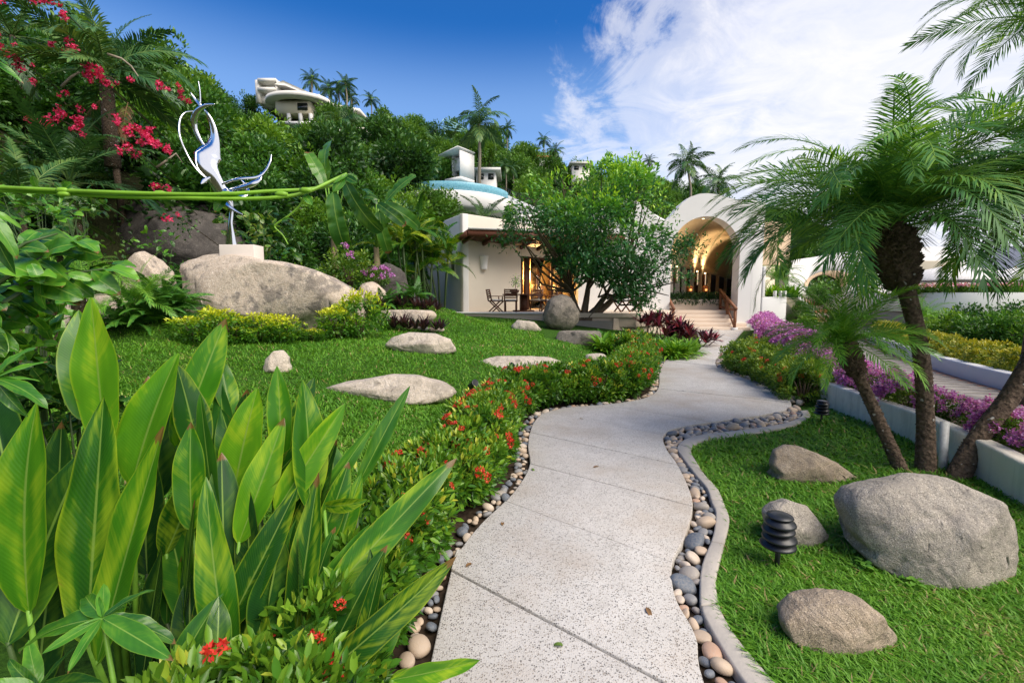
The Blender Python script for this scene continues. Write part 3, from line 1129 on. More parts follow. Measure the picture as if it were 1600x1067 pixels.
def wallbox(name, p, q, z0, z1, th, mat, parent, bevel=.04):
    p, q = Vector(p), Vector(q)
    d = (q - p).normalized()
    nn_ = Vector((d.y, -d.x, 0)) * -th
    return MB().prism([(p.x, p.y), (q.x, q.y), (q.x + nn_.x, q.y + nn_.y), (p.x + nn_.x, p.y + nn_.y)], z0, z1).build(name, mat, parent, bevel=bevel)


FZ, TOPW = 1.0, 5.12
wallbox('front_wall', hp(0), hp(3.35), .4, TOPW, .25, CREAM, house)
wallbox('front_wall', hp(10.2), hp(12.4), .4, TOPW, .25, CREAM, house)
wallbox('lintel', hp(3.351), hp(10.199), 3.55, TOPW - .01, .25, CREAM, house)
sl = C0 + LD * 5.5
MB().prism([(C0.x, C0.y), (sl.x, sl.y), (sl.x + .2, sl.y + .16), (C0.x + .24, C0.y + .13)][::-1], .35, TOPW - .003).build('side_wall', WHITE, house, bevel=.04)
# window in the side wall
wp = C0 + LD * 1.05
sn = Vector((-LD.y, LD.x, 0))
if sn.y > 0:
    sn = -sn
wf = MB()
for (a, b, c, d) in ((-.30, .30, -.42, -.34), (-.30, .30, .34, .42), (-.30, -.23, -.34, .34), (.23, .30, -.34, .34)):
    p = wp + LD * ((a + b) / 2) + Vector((0, 0, 3.05 + (c + d) / 2))
    wf.box(p + sn * .03, (b - a, .09, d - c), Matrix.Rotation(math.atan2(LD.y, LD.x), 3, 'Z'))
wo_ = wf.build('window', WHITE, house)
MB().box(wp + sn * .012 + Vector((0, 0, 3.05)), (.46, .03, .68), Matrix.Rotation(math.atan2(LD.y, LD.x), 3, 'Z')).build('pane', GLASSD, wo_)
# flat roof
rp = [hp(.25, -.1), hp(12.2, -.1), hp(12.2, -6), sl + Vector((.4, 0, 0))]
MB().prism([(p.x, p.y) for p in rp], 4.55, 4.75).build('roof', WHITE, house)
# back of the room
bw = MB()
bw.prism([(p.x, p.y) for p in (hp(2.4, -.26), hp(2.6, -.26), hp(2.6, -4.6), hp(2.4, -4.6))][::-1], 1.0, 4.5)
bw.prism([(p.x, p.y) for p in (hp(2.4, -4.6), hp(11.5, -4.6), hp(11.5, -4.8), hp(2.4, -4.8))][::-1], 1.0, 4.5)
bw.prism([(p.x, p.y) for p in (hp(11.3, -.26), hp(11.5, -.26), hp(11.5, -4.6), hp(11.3, -4.6))][::-1], 1.0, 4.5)
bw.build('room_wall', plain('warm_plaster', (.66, .50, .28), .9), house)
MB().prism([(p.x, p.y) for p in (hp(2.4, -.02), hp(11.4, -.02), hp(11.4, -4.7), hp(2.4, -4.7))][::-1], .9, 1.012).build('room_floor', STONE, house)
# door frames, folded wooden leaf, glass
yaw = math.atan2(FD.y, FD.x)
RM = Matrix.Rotation(yaw, 3, 'Z')
fr = MB()
for t, wd in ((3.42, .14), (3.78, .30), (5.5, .08), (7.0, .08), (8.5, .08), (10.1, .14)):
    fr.box(hp(t, -.08, 2.27), (wd, .12, 2.50), RM)
fr.box(hp(6.76, -.08, 3.50), (6.8, .12, .09), RM)
dfr = fr.build('door_frame', WOOD, house)
for t in (4.72, 6.25, 7.75, 9.27):
    MB().box(hp(t, -.09, 2.27), (1.34, .012, 2.40), RM).build('pane', GLASS, dfr)
# wooden canopy
can = MB()
c0, c1, c2, c3 = hp(-.35, .02, 4.02), hp(9.6, .02, 4.02), hp(8.6, 3.0, 4.62), hp(-.45, 1.0, 4.24)
up_ = Vector((0, 0, .07))
can.add([c0, c1, c2, c3, c0 + up_, c1 + up_, c2 + up_, c3 + up_], [(0, 3, 2, 1), (4, 5, 6, 7), (0, 1, 5, 4), (1, 2, 6, 5), (2, 3, 7, 6), (3, 0, 4, 7)])
cano = can.build('canopy_deck', WOODC, house)
for k in range(9):
    f = (k + .3) / 9
    MB().beam(c0.lerp(c1, f) + Vector((0, 0, -.09)), c3.lerp(c2, f) + Vector((0, 0, -.09)), .11, .17).build('rafter', WOODC, house)
MB().beam(c3 + Vector((0, 0, -.10)), c2 + Vector((0, 0, -.10)), .08, .22).build('fascia', WOODC, house)
MB().beam(c0 + Vector((-.05, 0, -.10)), c3 + Vector((-.05, 0, -.10)), .07, .22).build('fascia', WOODC, house)
MB().beam(c3 + Vector((0, 0, .10)) + FN * .05, c2 + Vector((0, 0, .10)) + FN * .05, .12, .05).build('flashing', WHITE, house)

# terrace
ter = thing('terrace', 'low stone terrace slab in front of the lit house', 'terrace')
tp = [(-2.75, 18.5), (1.2, 18.0), (1.3, 17.1), (4.6, 16.9), (6.4, 18.7), (7.6, 21.9), (7.0, 25.0), (0.2, 21.8), (-1.9, 19.9)]
MB().prism(tp, .5, 1.0).build('slab', STONE, ter, bevel=.02)
MB().prism([(-2.82, 18.42), (1.14, 17.92), (1.14, 18.25), (-2.6, 18.75)], .955, 1.022).build('edge_coping', WHITE, ter, bevel=.015)
MB().prism([(1.25, 17.02), (4.65, 16.82), (4.65, 17.1), (1.25, 17.3)], .86, 1.03).build('edge_coping', STONE, ter, bevel=.015)
MB().prism([(1.6, 16.85), (3.7, 16.7), (3.7, 17.0), (1.6, 17.12)], .1, .74).build('retaining_block', GREYC, ter, bevel=.02)
MB().prism([(3.74, 16.78), (6.5, 18.55), (6.4, 18.75), (3.74, 17.0)], .05, .84).build('retaining_block', STONE, ter, bevel=.02)

# ------------------------------------------------------------------ arched building
arch = thing('arched_building', 'white rounded building with tall lit archway at end of path', 'building')
AD = 22.4


def xz(px, py, D=AD):
    p = A(px, py, D)
    return p.x, p.z


top_px = [(905, 352), (925, 336), (945, 318), (960, 309), (975, 306), (990, 311), (1005, 320), (1020, 333), (1032, 343), (1042, 345), (1052, 334), (1064, 319), (1078, 308), (1092, 303), (1106, 302), (1122, 304), (1138, 309), (1152, 312), (1166, 311), (1180, 310)]
tops = sorted(xz(*p) for p in top_px)
tx, tzv = [p[0] for p in tops], [p[1] for p in tops]
XA0, XA1 = xz(1049, 400)[0], xz(1156, 400)[0]
ACX, ARX = (XA0 + XA1) / 2, (XA1 - XA0) / 2
ZS = xz(1100, 394)[1]
ZT = xz(1100, 338)[1]


def arch_z(x):
    u = min(1, abs(x - ACX) / ARX)
    return ZS + (ZT - ZS) * math.sqrt(max(0, 1 - u * u))


def topz(x):
    return float(np.interp(x, tx, tzv))


def facade(xs, bot, yf, yb):
    V, F_ = [], []
    for x, b in zip(xs, bot):
        t = topz(x)
        V += [(x, yf, b), (x, yf, t), (x, yb, t), (x, yb, b)]
    for i in range(len(xs) - 1):
        o = 4 * i
        F_ += [(o, o + 4, o + 5, o + 1), (o + 1, o + 5, o + 6, o + 2), (o + 2, o + 6, o + 7, o + 3), (o + 3, o + 7, o + 4, o)]
    return V, F_


xs = list(np.linspace(tx[0], XA0, 26))
fa = MB()
seq_x, seq_b = [], []
for x in xs:
    seq_x.append(x)
    seq_b.append(-.2)
na = 40
for k in range(na + 1):
    th = PI - PI * k / na
    x = ACX + ARX * math.cos(th)
    seq_x.append(x + (1e-4 if k == 0 else (-1e-4 if k == na else 0)))
    seq_b.append(ZS + (ZT - ZS) * math.sin(th))
for x in np.linspace(XA1, tx[-1], 5):
    seq_x.append(x)
    seq_b.append(-.2)
V, F_ = facade(seq_x, seq_b, AD, AD + .7)
V = np.array(V)
F_ += [(0, 1, 2, 3), tuple(len(V) - 4 + k for k in (3, 2, 1, 0))]
o = put('facade', mesh('facade', V, F_, WHITE), arch)
bv = o.modifiers.new('bevel', 'BEVEL')
bv.width = .16
bv.segments = 4
bv.limit_method = 'ANGLE'
bv.angle_limit = R(55)
for p in o.data.polygons:
    p.use_smooth = False
# outer vault roof running back
VD = Vector((.54, .84, 0)).normalized()
xs2 = np.linspace(tx[0], tx[-1], 40)
V, F_ = [], []
for x in xs2:
    t = topz(x) - .06
    V += [(x, AD + .3, t), (x + VD.x * 15, AD + .3 + VD.y * 15, t)]
for i in range(39):
    F_.append((2 * i, 2 * i + 2, 2 * i + 3, 2 * i + 1))
put('vault_roof', mesh('vault_roof', V, F_, WHITE, True), arch)
# inner vault
IN0 = AD + .69
LEN = 30.0
VAULTM = stucco('vault_plaster', (.74, .64, .48), dirt=.2)
V, F_ = [], []
for k in range(31):
    th = PI - PI * k / 30
    x, z = ACX + (ARX + .15) * math.cos(th), ZS + (ZT - ZS + .12) * math.sin(th)
    for j in range(4):
        V.append((x + VD.x * LEN * j / 3, IN0 + VD.y * LEN * j / 3, z))
for k in range(30):
    for j in range(3):
        a = k * 4 + j
        F_.append((a, a + 1, a + 5, a + 4))
put('vault_ceiling', mesh('vault_ceiling', V, F_, VAULTM, True), arch)
FLZ = .95
wl0 = Vector((XA0 - .15, IN0, 0))
wr0 = Vector((XA1 + .15, IN0, 0))
iw = MB()
wl1 = wl0 + VD * LEN
lh = 3.05         # height of the colonnade above its floor
nd = Vector((-VD.y, VD.x, 0))
# wall above the colonnade, and the dark room behind it
iw.prism([(p.x, p.y) for p in (wl0, wl1, wl1 + nd * .25, wl0 + nd * .25)], FLZ + 2.45, ZS + .02)
iw.build('inner_wall', VAULTM, arch)
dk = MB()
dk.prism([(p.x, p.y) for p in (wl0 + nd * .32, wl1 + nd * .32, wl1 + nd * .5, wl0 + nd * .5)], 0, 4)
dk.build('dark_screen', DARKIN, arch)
wr1 = wr0 + VD * LEN
MB().prism([(p.x, p.y) for p in (wr0, wr0 - nd * .2, wr1 - nd * .2, wr1)], 0, ZS + .02).build('inner_wall', VAULTM, arch)
MB().prism([(p.x, p.y) for p in (wl1 + nd * .9, wr1 - nd * .2, wr1 - nd * .2 + VD * .2, wl1 + nd * .9 + VD * .2)][::-1], 0, ZT + .2).build('end_wall', VAULTM, arch)
MB().prism([(p.x, p.y) for p in (wl0 + nd * .8 + VD * 1.2, wl1 + nd * .8, wr1, wr0 + VD * 1.2)][::-1], .5, FLZ).build('hall_floor', STONE, arch)
for t in (.7, 2.1, 3.6, 5.3, 7.6, 10.3, 13.6, 17.5, 22.0):
    p = wl0 + VD * t
    MB().box((p.x + nd.x * .12, p.y + nd.y * .12, FLZ + 1.22), (.24, .24, 2.46), Matrix.Rotation(math.atan2(VD.y, VD.x), 3, 'Z')).build('column', CREAM, arch, bevel=.02)
# steps
stp = thing('steps', 'pale stone steps rising into the lit archway', 'steps')
for k in range(5):
    z1 = .19 * (k + 1)
    y0 = 22.15 + k * .36 - .36
    MB().box(((XA0 + XA1) / 2 + .05, y0 + .95, z1 - .095 - .0), (XA1 - XA0 - .25 + (0.9 if k < 2 else -.1), 1.9, .19)).build('step', stucco('step_stone%d' % k, (.66, .55, .45), dirt=.3), stp, bevel=.02)
# planter with dark hedge inside
hp_ = thing('planter', 'stone planter box inside the archway above the steps', 'planter')
pcx = (XA0 + XA1) / 2 + .25
MB().box((pcx, 24.62, 1.2), (3.4, .55, .62)).build('box', STONE, hp_, bevel=.02)
# handrails
for nm, x0, lab in (('handrail', XA1 - .42, 'wooden handrail down the right side of the archway steps'), ('handrail', XA0 - .05, 'wooden handrail down the left side of the archway steps')):
    h = thing(nm, lab, 'handrail')
    p0, p1 = Vector((x0, 21.75, .06)), Vector((x0 + .35, 24.1, 1.0))
    for f in (0, .5, 1):
        q = p0.lerp(p1, f)
        MB().box((q.x, q.y, q.z + .48), (.10, .10, 1.0)).build('post', WOODR, h)
    MB().beam(p0 + Vector((0, -.1, 1.0)), p1 + Vector((0, .1, 1.02)), .12, .10).build('rail', WOODR, h)
    MB().beam(p0 + Vector((0, 0, .12)), p1 + Vector((0, 0, .98)), .05, .09).build('brace', WOODR, h)
    MB().beam(p0 + Vector((0, 0, .95)), p1 + Vector((0, 0, .12)), .05, .09).build('brace', WOODR, h)
    MB().box((p0.x, p0.y, .09), (.24, .24, .16)).build('foot_block', WHITE, h)

# right wing of the arched building with planter ledge
xr = tx[-1]
wing = thing('building_wing', 'white wing wall with a planter opening right of the archway', 'building')
wpy = [(xr - .02, AD + .05), (xr + 1.55, AD + .75), (xr + 1.55, AD + 2.2), (xr - .02, AD + 1.6)]
e0, e1 = Vector((xr - .02, AD + .03, 0)), Vector((xr + 2.2, AD + .6, 0))
ztop = xz(1180, 312)[1]
zled = xz(1215, 464)[1]
wd_ = (e1 - e0).normalized()
wn_ = Vector((-wd_.y, wd_.x, 0)) * .5


def wseg(a, b, z0, z1, nm, th=1.0, bevel=.08):
    p, q = e0 + wd_ * a, e0 + wd_ * b
    return MB().prism([(p.x, p.y), (q.x, q.y), (q.x + wn_.x * th, q.y + wn_.y * th), (p.x + wn_.x * th, p.y + wn_.y * th)], z0, z1).build(nm, WHITE, wing, bevel=bevel)


wseg(0, .75, -.2, ztop, 'pier', 2.0, .14)
wseg(.755, 2.25, -.2, zled, 'ledge_wall', 2.2, .04)
wseg(.755, .90, zled + .01, zled + 1.5, 'post', .3, .02)
for a in (1.52, 1.85, 2.12):
    wseg(a, a + .10, zled + .01, zled + .30, 'post', .3, .02)
wseg(.76, 4.5, 3.4, ztop - .4, 'upper_wall', .3, .05).location = (0, 3.0, 0)
wseg(.76, 1.7, -.1, 3.3, 'terracotta_panel', .2, .0).location = (0, 3.0, 0)
wing.children[-1].data.materials[0] = PEACH

# ------------------------------------------------------------------ terrace and buildings on the right
ru = thing('upper_terrace', 'white curved terrace parapet above the shrubs on the right', 'terrace')
tw = [A(1418, 470, 22), A(1450, 470, 21.0), A(1500, 470, 20.2), A(1560, 470, 19.8), A(1640, 470, 19.8), A(1750, 470, 20.5)]
twc = catmull([Vector((p.x, p.y, 0)) for p in tw], 5)
bk = [p + Vector((.5, 12, 0)) for p in twc]
zt_, zb_ = 1.82, .93
MB().prism([(p.x, p.y) for p in twc] + [(p.x, p.y) for p in bk[::-1]], zb_, zt_).build('parapet', WHITE, ru, bevel=.03)
inn = offset(twc, .7)
MB().prism([(p.x, p.y) for p in [p + Vector((.1, 1.2, 0)) for p in twc]] + [(p.x, p.y) for p in bk[::-1]], -.1, zb_ - .002).build('undercroft_wall', GREYC, ru)

low = thing('arch_house', 'white house with a low peach arch beyond the road', 'house')
LD_ = 31.0
p0 = A(1238, 400, LD_)
p1 = A(1412, 400, LD_)
ax0, ax1 = A(1262, 440, LD_).x, A(1335, 440, LD_).x
zsp, ztp = A(0, 447, LD_).z, A(0, 427, LD_).z
acx, arx = (ax0 + ax1) / 2, (ax1 - ax0) / 2
sx, sb, stp_ = [], [], []


def lowtop(px):
    return A(0, float(np.interp(px, [1230, 1255, 1290, 1320, 1345, 1400, 1440, 1470, 1490, 1506, 1512], [408, 404, 398, 392, 391, 391, 385, 386, 396, 412, 446])), LD_).z


V, F_ = [], []
cols = [1232, 1245, 1261.9]
for px in cols:
    sx.append(A(px, 440, LD_).x); sb.append(0); stp_.append(lowtop(px))
for k in range(21):
    th = PI - PI * k / 20
    x = acx + arx * math.cos(th)
    sx.append(x); sb.append(zsp + (ztp - zsp) * math.sin(th)); stp_.append(lowtop(800 + FPX * x / LD_))
for px in (1335.1, 1360, 1400, 1430, 1455, 1470, 1490, 1500, 1506, 1512):
    sx.append(A(px, 440, LD_).x); sb.append(0); stp_.append(lowtop(px))
for x, b, t in zip(sx, sb, stp_):
    V += [(x, LD_, b), (x, LD_, t), (x, LD_ + 1.2, t), (x, LD_ + 1.2, b)]
for i in range(len(sx) - 1):
    o_ = 4 * i
    F_ += [(o_, o_ + 4, o_ + 5, o_ + 1), (o_ + 1, o_ + 5, o_ + 6, o_ + 2), (o_ + 2, o_ + 6, o_ + 7, o_ + 3), (o_ + 3, o_ + 7, o_ + 4, o_)]
put('facade', mesh('facade', V, F_, WHITE), low)
V, F_ = [], []
for k in range(21):
    th = PI - PI * k / 20
    for r_ in (1.0, 1.16):
        V.append((acx + arx * r_ * math.cos(th), LD_ - .06, zsp + (ztp - zsp) * (r_ + (.06 if r_ > 1 else 0)) * math.sin(th) - (0.01 if r_ > 1 else 0)))
    V.append((acx + arx * math.cos(th), LD_ + 1.3, zsp + (ztp - zsp) * math.sin(th) - .01))
for k in range(20):
    o_ = 3 * k
    F_ += [(o_, o_ + 1, o_ + 4, o_ + 3), (o_ + 2, o_, o_ + 3, o_ + 5)]
put('arch_band', mesh('arch_band', V, F_, PEACH), low)
# niche with vaulted recess right of the trunk
q = A(1460, 420, LD_ - .1)
MB().box((q.x, LD_ - .02, A(0, 425, LD_).z), (3.0, .12, 1.5)).build('recess', stucco('recess_plaster', (.52, .46, .36)), low, bevel=.4)
q = A(1417, 430, LD_ - .1)
MB().box((q.x, LD_ - .15, 2.2), (.14, .1, 2.2)).build('door_post', WOODR, low)
# stairs in front of the low arch
sg = thing('garden_stairs', 'terracotta and stone stairs below the low peach arch', 'steps')
for k in range(7):
    q = A(1300, 480, 27)
    MB().box((q.x + .1 * k, 26.0 + k * .55, .11 + .22 * k), (3.6, .56, .22)).build('step', BRICKRED if k % 2 else STONE, sg, bevel=.01)
for s_ in (-2.0, 2.0):
    MB().beam((q.x + s_, 25.8, .5), (q.x + s_ + .7, 29.6, 2.0), .25, .9).build('side_wall', WHITE, sg, bevel=.04)

sr = thing('slate_roof_house', 'low house with grey slate roof at the right edge', 'house')
a_, b_, c_, d_ = A(1496, 424, 40), A(1790, 424, 40), A(1690, 385, 46), A(1555, 385, 46)
MB().add([a_, b_, c_, d_], [(0, 1, 2, 3)]).build('roof', SLATE, sr)
MB().prism([(a_.x + .4, 40.4), (b_.x, 40.4), (b_.x, 47), (a_.x + .4, 47)], 0, a_.z - .02).build('wall', WHITE, sr)
MB().beam(a_ + Vector((5.5, -.05, -.1)), b_ + Vector((0, -.05, -.1)), .1, .35).build('eave_board', WOOD, sr)
# ------------------------------------------------------------------ boulders
def boulder(name, label, cx, top, base, w_px, mat, seed, depth=.8, cuts=(), sub=5, group=None, D=None, rough=.10, rot=None, sink=.35, pw=1.0, skew=0.0, outline=None, facets=(), gexp=.72):
    P = GT(cx, base) if D is None else A(cx, base, D)
    h = (base - top) * P.y / FPX
    rx = w_px * .5 * P.y / FPX
    for _ in range(3):
        ry = rx * depth
        Dc = P.y + ry * .75
        rx = w_px * .5 * Dc / FPX
        ptop = A(cx, top, Dc)
        h = ptop.z - P.z
    cxw = (cx - 800) / FPX * Dc
    rz = max(.05, h / (2 - sink * 1.0) if sink < 1 else h / 1.0)
    cz = ptop.z - rz
    V, F_ = ICO[sub]
    V = V.copy()
    V = np.sign(V) * np.abs(V) ** pw
    V = V * (1 + rough * 1.2 * snoise(V, seed, 3, 1.0, 2.1, .5))[:, None]
    r = np.random.RandomState(seed + 100)
    cl = list(cuts)
    if not cl:
        for _ in range(6):
            d = rdir(r, 1)[0]
            d[2] = abs(d[2]) * .6
            cl.append((tuple(d), .80 + .14 * r.rand()))
    V0 = V.copy()
    for nrm_, d in cl:
        nv_ = np.array(nrm_, float)
        nv_ /= np.linalg.norm(nv_)
        s = V @ nv_ - d
        V = V - np.where(s > 0, s * .92, 0)[:, None] * nv_
    V = V + (.018 * snoise(V, seed + 7, 4, 5.0, 2.0, .6))[:, None] * unit(V)
    V[:, 0] -= skew * V[:, 2]
    if outline:
        O2 = np.array([((x - cx) / FPX * Dc, ptop.z - (y - top) / FPX * Dc) for x, y in outline])
        c2 = np.array([(O2[:, 0].max() + O2[:, 0].min()) / 2, (O2[:, 1].max() + O2[:, 1].min()) / 2])
        O2 = (O2 - c2) * ((Dc - .5 * ry) / Dc)
        dense = np.concatenate([O2[i] + (O2[(i + 1) % len(O2)] - O2[i]) * np.linspace(0, 1, 12, endpoint=False)[:, None] for i in range(len(O2))])
        ta = np.arctan2(dense[:, 1], dense[:, 0])
        tr_ = np.hypot(dense[:, 0], dense[:, 1])
        od = np.argsort(ta)
        ta, tr_ = ta[od], tr_[od]
        V0 = unit(V0)
        th_ = np.arctan2(V0[:, 2], V0[:, 0])
        rr_ = np.interp(th_, np.concatenate([ta - 2 * PI, ta, ta + 2 * PI]), np.tile(tr_, 3))
        rr_ = rr_ * np.where(np.sin(th_) < -.2, 1.12, 1.0)
        rho = np.hypot(V0[:, 0], V0[:, 2])
        g = np.clip(rho, 0, 1.0) ** gexp * (1 + .012 * snoise(V0, seed + 3, 3, 3.0))
        V = np.stack([np.cos(th_) * rr_ * g, V[:, 1] * ry, np.sin(th_) * rr_ * g], 1)
        ex = np.array([np.abs(O2[:, 0]).max(), ry, np.abs(O2[:, 1]).max()])
        U = V / ex
        pc_ = list(facets) or [((r.uniform(-.8, .8), -1.0, r.uniform(-.3, .9)), .56 + .16 * r.rand()) for _ in range(7)]
        for nrm_, d in pc_:
            nv_ = np.array(nrm_, float)
            nv_ /= np.linalg.norm(nv_)
            s = U @ nv_ - d
            U = U - np.where(s > 0, s * (.96 if facets else .85), 0)[:, None] * nv_
        nz = snoise(U, seed + 50, 4, 2.2, 2.0, .55)
        U = U + (.034 * nz - .045 * np.maximum(0, .12 - np.abs(snoise(U, seed + 60, 3, 1.6))) * 6)[:, None] * unit(U)
        V = U * ex
        # true the rock up against the size it has in the photograph
        ox, oz = cxw + c2[0], c2[1]
        tx0, tx1, ty0 = min(q[0] for q in outline), max(q[0] for q in outline), min(q[1] for q in outline)
        for _ in range(3):
            yc_ = V[:, 1] + Dc
            zc_ = V[:, 2] + oz - EYE
            dep = yc_ * CP - zc_ * SP
            upv = yc_ * SP + zc_ * CP
            pxs = 800 + FPX * (V[:, 0] + ox) / dep
            pys = 533.5 - FPX * upv / dep
            V[:, 0] *= (tx1 - tx0) / (pxs.max() - pxs.min())
            ox += ((tx0 + tx1) / 2 - (pxs.max() + pxs.min()) / 2) / FPX * Dc
            oz += (pys.min() - ty0) / FPX * Dc
        o = put(name, mesh(name, V, [F_], mat, True), None, (ox, Dc, oz))
        return tag(o, label, 'boulder', group)
    # fill the box that the photograph shows
    V[:, 0] /= max(abs(V[:, 0].min()), V[:, 0].max())
    V[:, 2] = V[:, 2] / V[:, 2].max()
    V = V * np.array([rx, ry, rz])
    o = put(name, mesh(name, V, [F_], mat, True), None, (cxw, Dc, cz))
    if rot:
        o.rotation_euler = rot
    return tag(o, label, 'boulder', group)


boulder('boulder', 'largest grey granite boulder at the foot of the palm trunks', 1447, 737, 940, 290, G_GREY, 11, .75,
        [((-.75, -.35, .62), .74), ((.72, -.2, .70), .74), ((.2, -.9, .35), .70), ((-.5, -.9, -.1), .80), ((.9, -.5, 0), .84), ((.1, -.3, 1), .86)], rough=.12, sink=.45, outline=[(1303,800),(1318,775),(1380,750),(1440,738),(1500,742),(1550,765),(1580,800),(1592,840),(1580,880),(1560,930),(1480,937),(1400,915),(1340,880),(1310,845)])
boulder('boulder', 'tan boulder tapering to the right on the lawn left of the palms', 1270, 693, 764, 146, G_TAN, 12, .55,
        [((.55, 0, .8), .50), ((-.5, -.3, .8), .80), ((.1, -1, .2), .80)], rough=.08, sink=.4, outline=[(1198,725),(1205,705),(1225,694),(1250,695),(1290,712),(1330,735),(1343,748),(1325,760),(1270,764),(1215,755)])
boulder('boulder', 'smaller grey boulder behind the nearest pagoda light', 1243, 778, 868, 106, G_GREY, 13, .7,
        [((.65, 0, .7), .66), ((-.4, -.6, .7), .76), ((.2, -1, 0), .80)], sink=.4, outline=[(1190,800),(1205,785),(1230,778),(1262,788),(1290,825),(1295,845),(1285,866),(1240,864),(1200,845)])
boulder('boulder', 'brown oval boulder nearest the camera on the right lawn', 1312, 916, 1050, 200, G_TAN, 14, .62,
        [((.6, -.1, .75), .74), ((-.7, 0, .62), .76), ((0, -1, .3), .80)], rough=.06, sink=.5, outline=[(1213,958),(1240,930),(1290,918),(1340,920),(1375,940),(1405,985),(1412,1015),(1395,1040),(1330,1048),(1260,1010),(1222,985)])
boulder('boulder', 'long flat pale rock in the middle of the left lawn', 607, 583, 629, 214, G_PALE, 15, .42, [((-.25, 0, 1), .62), ((.12, -.8, .8), .75), ((.5, 0, .8), .74)], sink=.7, outline=[(502,606),(540,596),(575,590),(610,584),(650,586),(690,596),(714,612),(705,622),(660,628),(610,629),(560,618),(520,610)])
boulder('boulder', 'pale rounded flat rock near the purple plants on the lawn', 656, 519, 554, 112, G_PALE, 16, .6, [((0, -.2, 1), .62), ((.7, -.3, .6), .74), ((-.5, -.5, .6), .8)], sink=.6, outline=[(601,540),(615,527),(640,519),(680,521),(705,530),(713,545),(700,551),(660,554),(620,548)])
boulder('boulder', 'long flat rock behind the flowering hedge on the lawn', 822, 556, 584, 152, G_PALE, 17, .5, [((-.3, 0, 1), .74), ((.3, -.2, 1), .78), ((0, -.8, .7), .75)], sink=.7, outline=[(746,566),(775,557),(820,556),(860,558),(890,568),(898,576),(870,585),(800,584),(760,575)])
boulder('boulder', 'small upright grey stone alone on the left lawn', 434, 546, 583, 46, G_PALE, 18, .8, [((.8, -.4, .2), .74), ((-.7, -.2, .6), .72), ((0, 0, 1), .9)], sub=4, sink=.3, outline=[(411,575),(415,560),(430,548),(445,547),(456,558),(457,580),(440,585),(415,582)])
boulder('boulder', 'small flat rock on the grass in front of the terrace', 823, 500, 516, 48, G_PALE, 19, .7, [((.2, 0, 1), .6), ((.8, 0, .5), .7)], sub=4, sink=.7)
boulder('boulder', 'flat stone slab on the soil below the round boulder', 905, 516, 538, 76, G_BALL, 20, .6, [((0, 0, 1), .5), ((-.6, -.6, .4), .7)], sub=4, sink=.6)
boulder('boulder', 'big round dark boulder beside the garden tree trunk', 877, 460, 517, 58, G_BALL, 21, .9, [((-.9, -.1, .3), .86), ((.8, 0, .5), .86)], rough=.05, sink=.12)
boulder('boulder', 'small grey stone half hidden in the hedge by the lawn', 703, 674, 694, 34, G_GREY, 22, .8, sub=4)
boulder('boulder', 'tiny pale stone behind the strap-leaf plants', 932, 552, 564, 36, G_PALE, 23, .7, sub=4, sink=.6)
boulder('boulder', 'small pale stone behind the tall foreground leaves', 278, 610, 632, 26, G_PALE, 24, .8, sub=4)
boulder('boulder', 'huge pale rock slab carrying the steel sculpture', 425, 397, 532, 292, G_WARM, 25, .42,
        [((.34, -.05, 1), .52), ((.08, -1, .28), .50), ((-1, -.55, .10), .78), ((-.5, -.3, .9), .70), ((.25, -.8, -.5), .60), ((-.3, -.6, -.75), .72)], rough=.07, sink=.25, pw=.86, D=9.9, gexp=.46, facets=[((.06, -1, .12), .50), ((-1, -.75, .05), .80), ((-.45, -.75, .75), .80), ((.3, -.5, 1), .84), ((.25, -.7, -.6), .66), ((-.3, -.6, -.7), .72), ((.8, -.7, .3), .78)], outline=[(280,430),(283,412),(320,398),(345,396),(410,404),(470,412),(520,432),(560,458),(572,472),(560,500),(520,520),(470,532),(420,520),(360,505),(310,495),(288,488),(284,455)])
boulder('boulder', 'dark granite boulder on the bank behind the sculpture', 282, 312, 420, 200, G_DARK, 26, .7, [((.3, -.6, .8), .72), ((-.4, -.8, .3), .70), ((.7, -.5, .2), .74)], D=13.2, sink=.2)
boulder('boulder', 'rounded brown boulder left of the sculpture rock', 236, 393, 500, 80, G_WARM, 27, .8, [((.6, 0, .8), .8), ((0, -1, .1), .8)], D=10.2, sink=.2)
boulder('boulder', 'wide sloping pale rock behind the two small palms', 150, 452, 535, 240, G_WARM, 28, .5, [((-.35, -.2, 1), .55), ((.1, -1, .4), .62), ((.7, -.2, .6), .74)], D=9.3, sink=.4)
boulder('boulder', 'pale boulder between the sculpture rock and the purple plants', 581, 440, 482, 48, G_WARM, 29, .8, D=12.4, sub=4, sink=.2)
boulder('boulder', 'low flat rock edging the purple strap-leaf plants', 632, 484, 503, 100, G_WARM, 30, .4, [((0, 0, 1), .5), ((0, -1, .2), .7)], D=12.0, sub=4, sink=.4)
boulder('boulder', 'dark rock in the shade under the banana plants', 610, 410, 470, 60, G_DARK, 31, .8, D=15.0, sub=4)
# loose stones edging the purple planting
for k, (sx_, sy_) in enumerate(((688, 517), (664, 515), (676, 517), (652, 514), (640, 513))):
    p = GT(sx_, sy_)
    tag(put('edging_stone', PEBM[k], None, (p.x, p.y, p.z + .02), (0, 0, k), .11), 'small pale stone in the row edging the purple plants', 'stone', 'stones edging the purple plants')

# ------------------------------------------------------------------ steel sculpture on its plinth
SD = 10.8


def szp(zx, zy, dep=0.0):
    return A(240 + zx / 3.68, 130 + zy / 3.68, SD + dep)


sc = thing('sculpture', 'polished steel sculpture of curving blades on the big rock', 'sculpture', (0, 0, 0))
pc = A(378, 394, SD)
MB().box((pc.x, pc.y, pc.z - .2), (.80, .42, .70)).build('plinth', stucco('pale_plinth', (.74, .66, .60)), sc, bevel=.01)


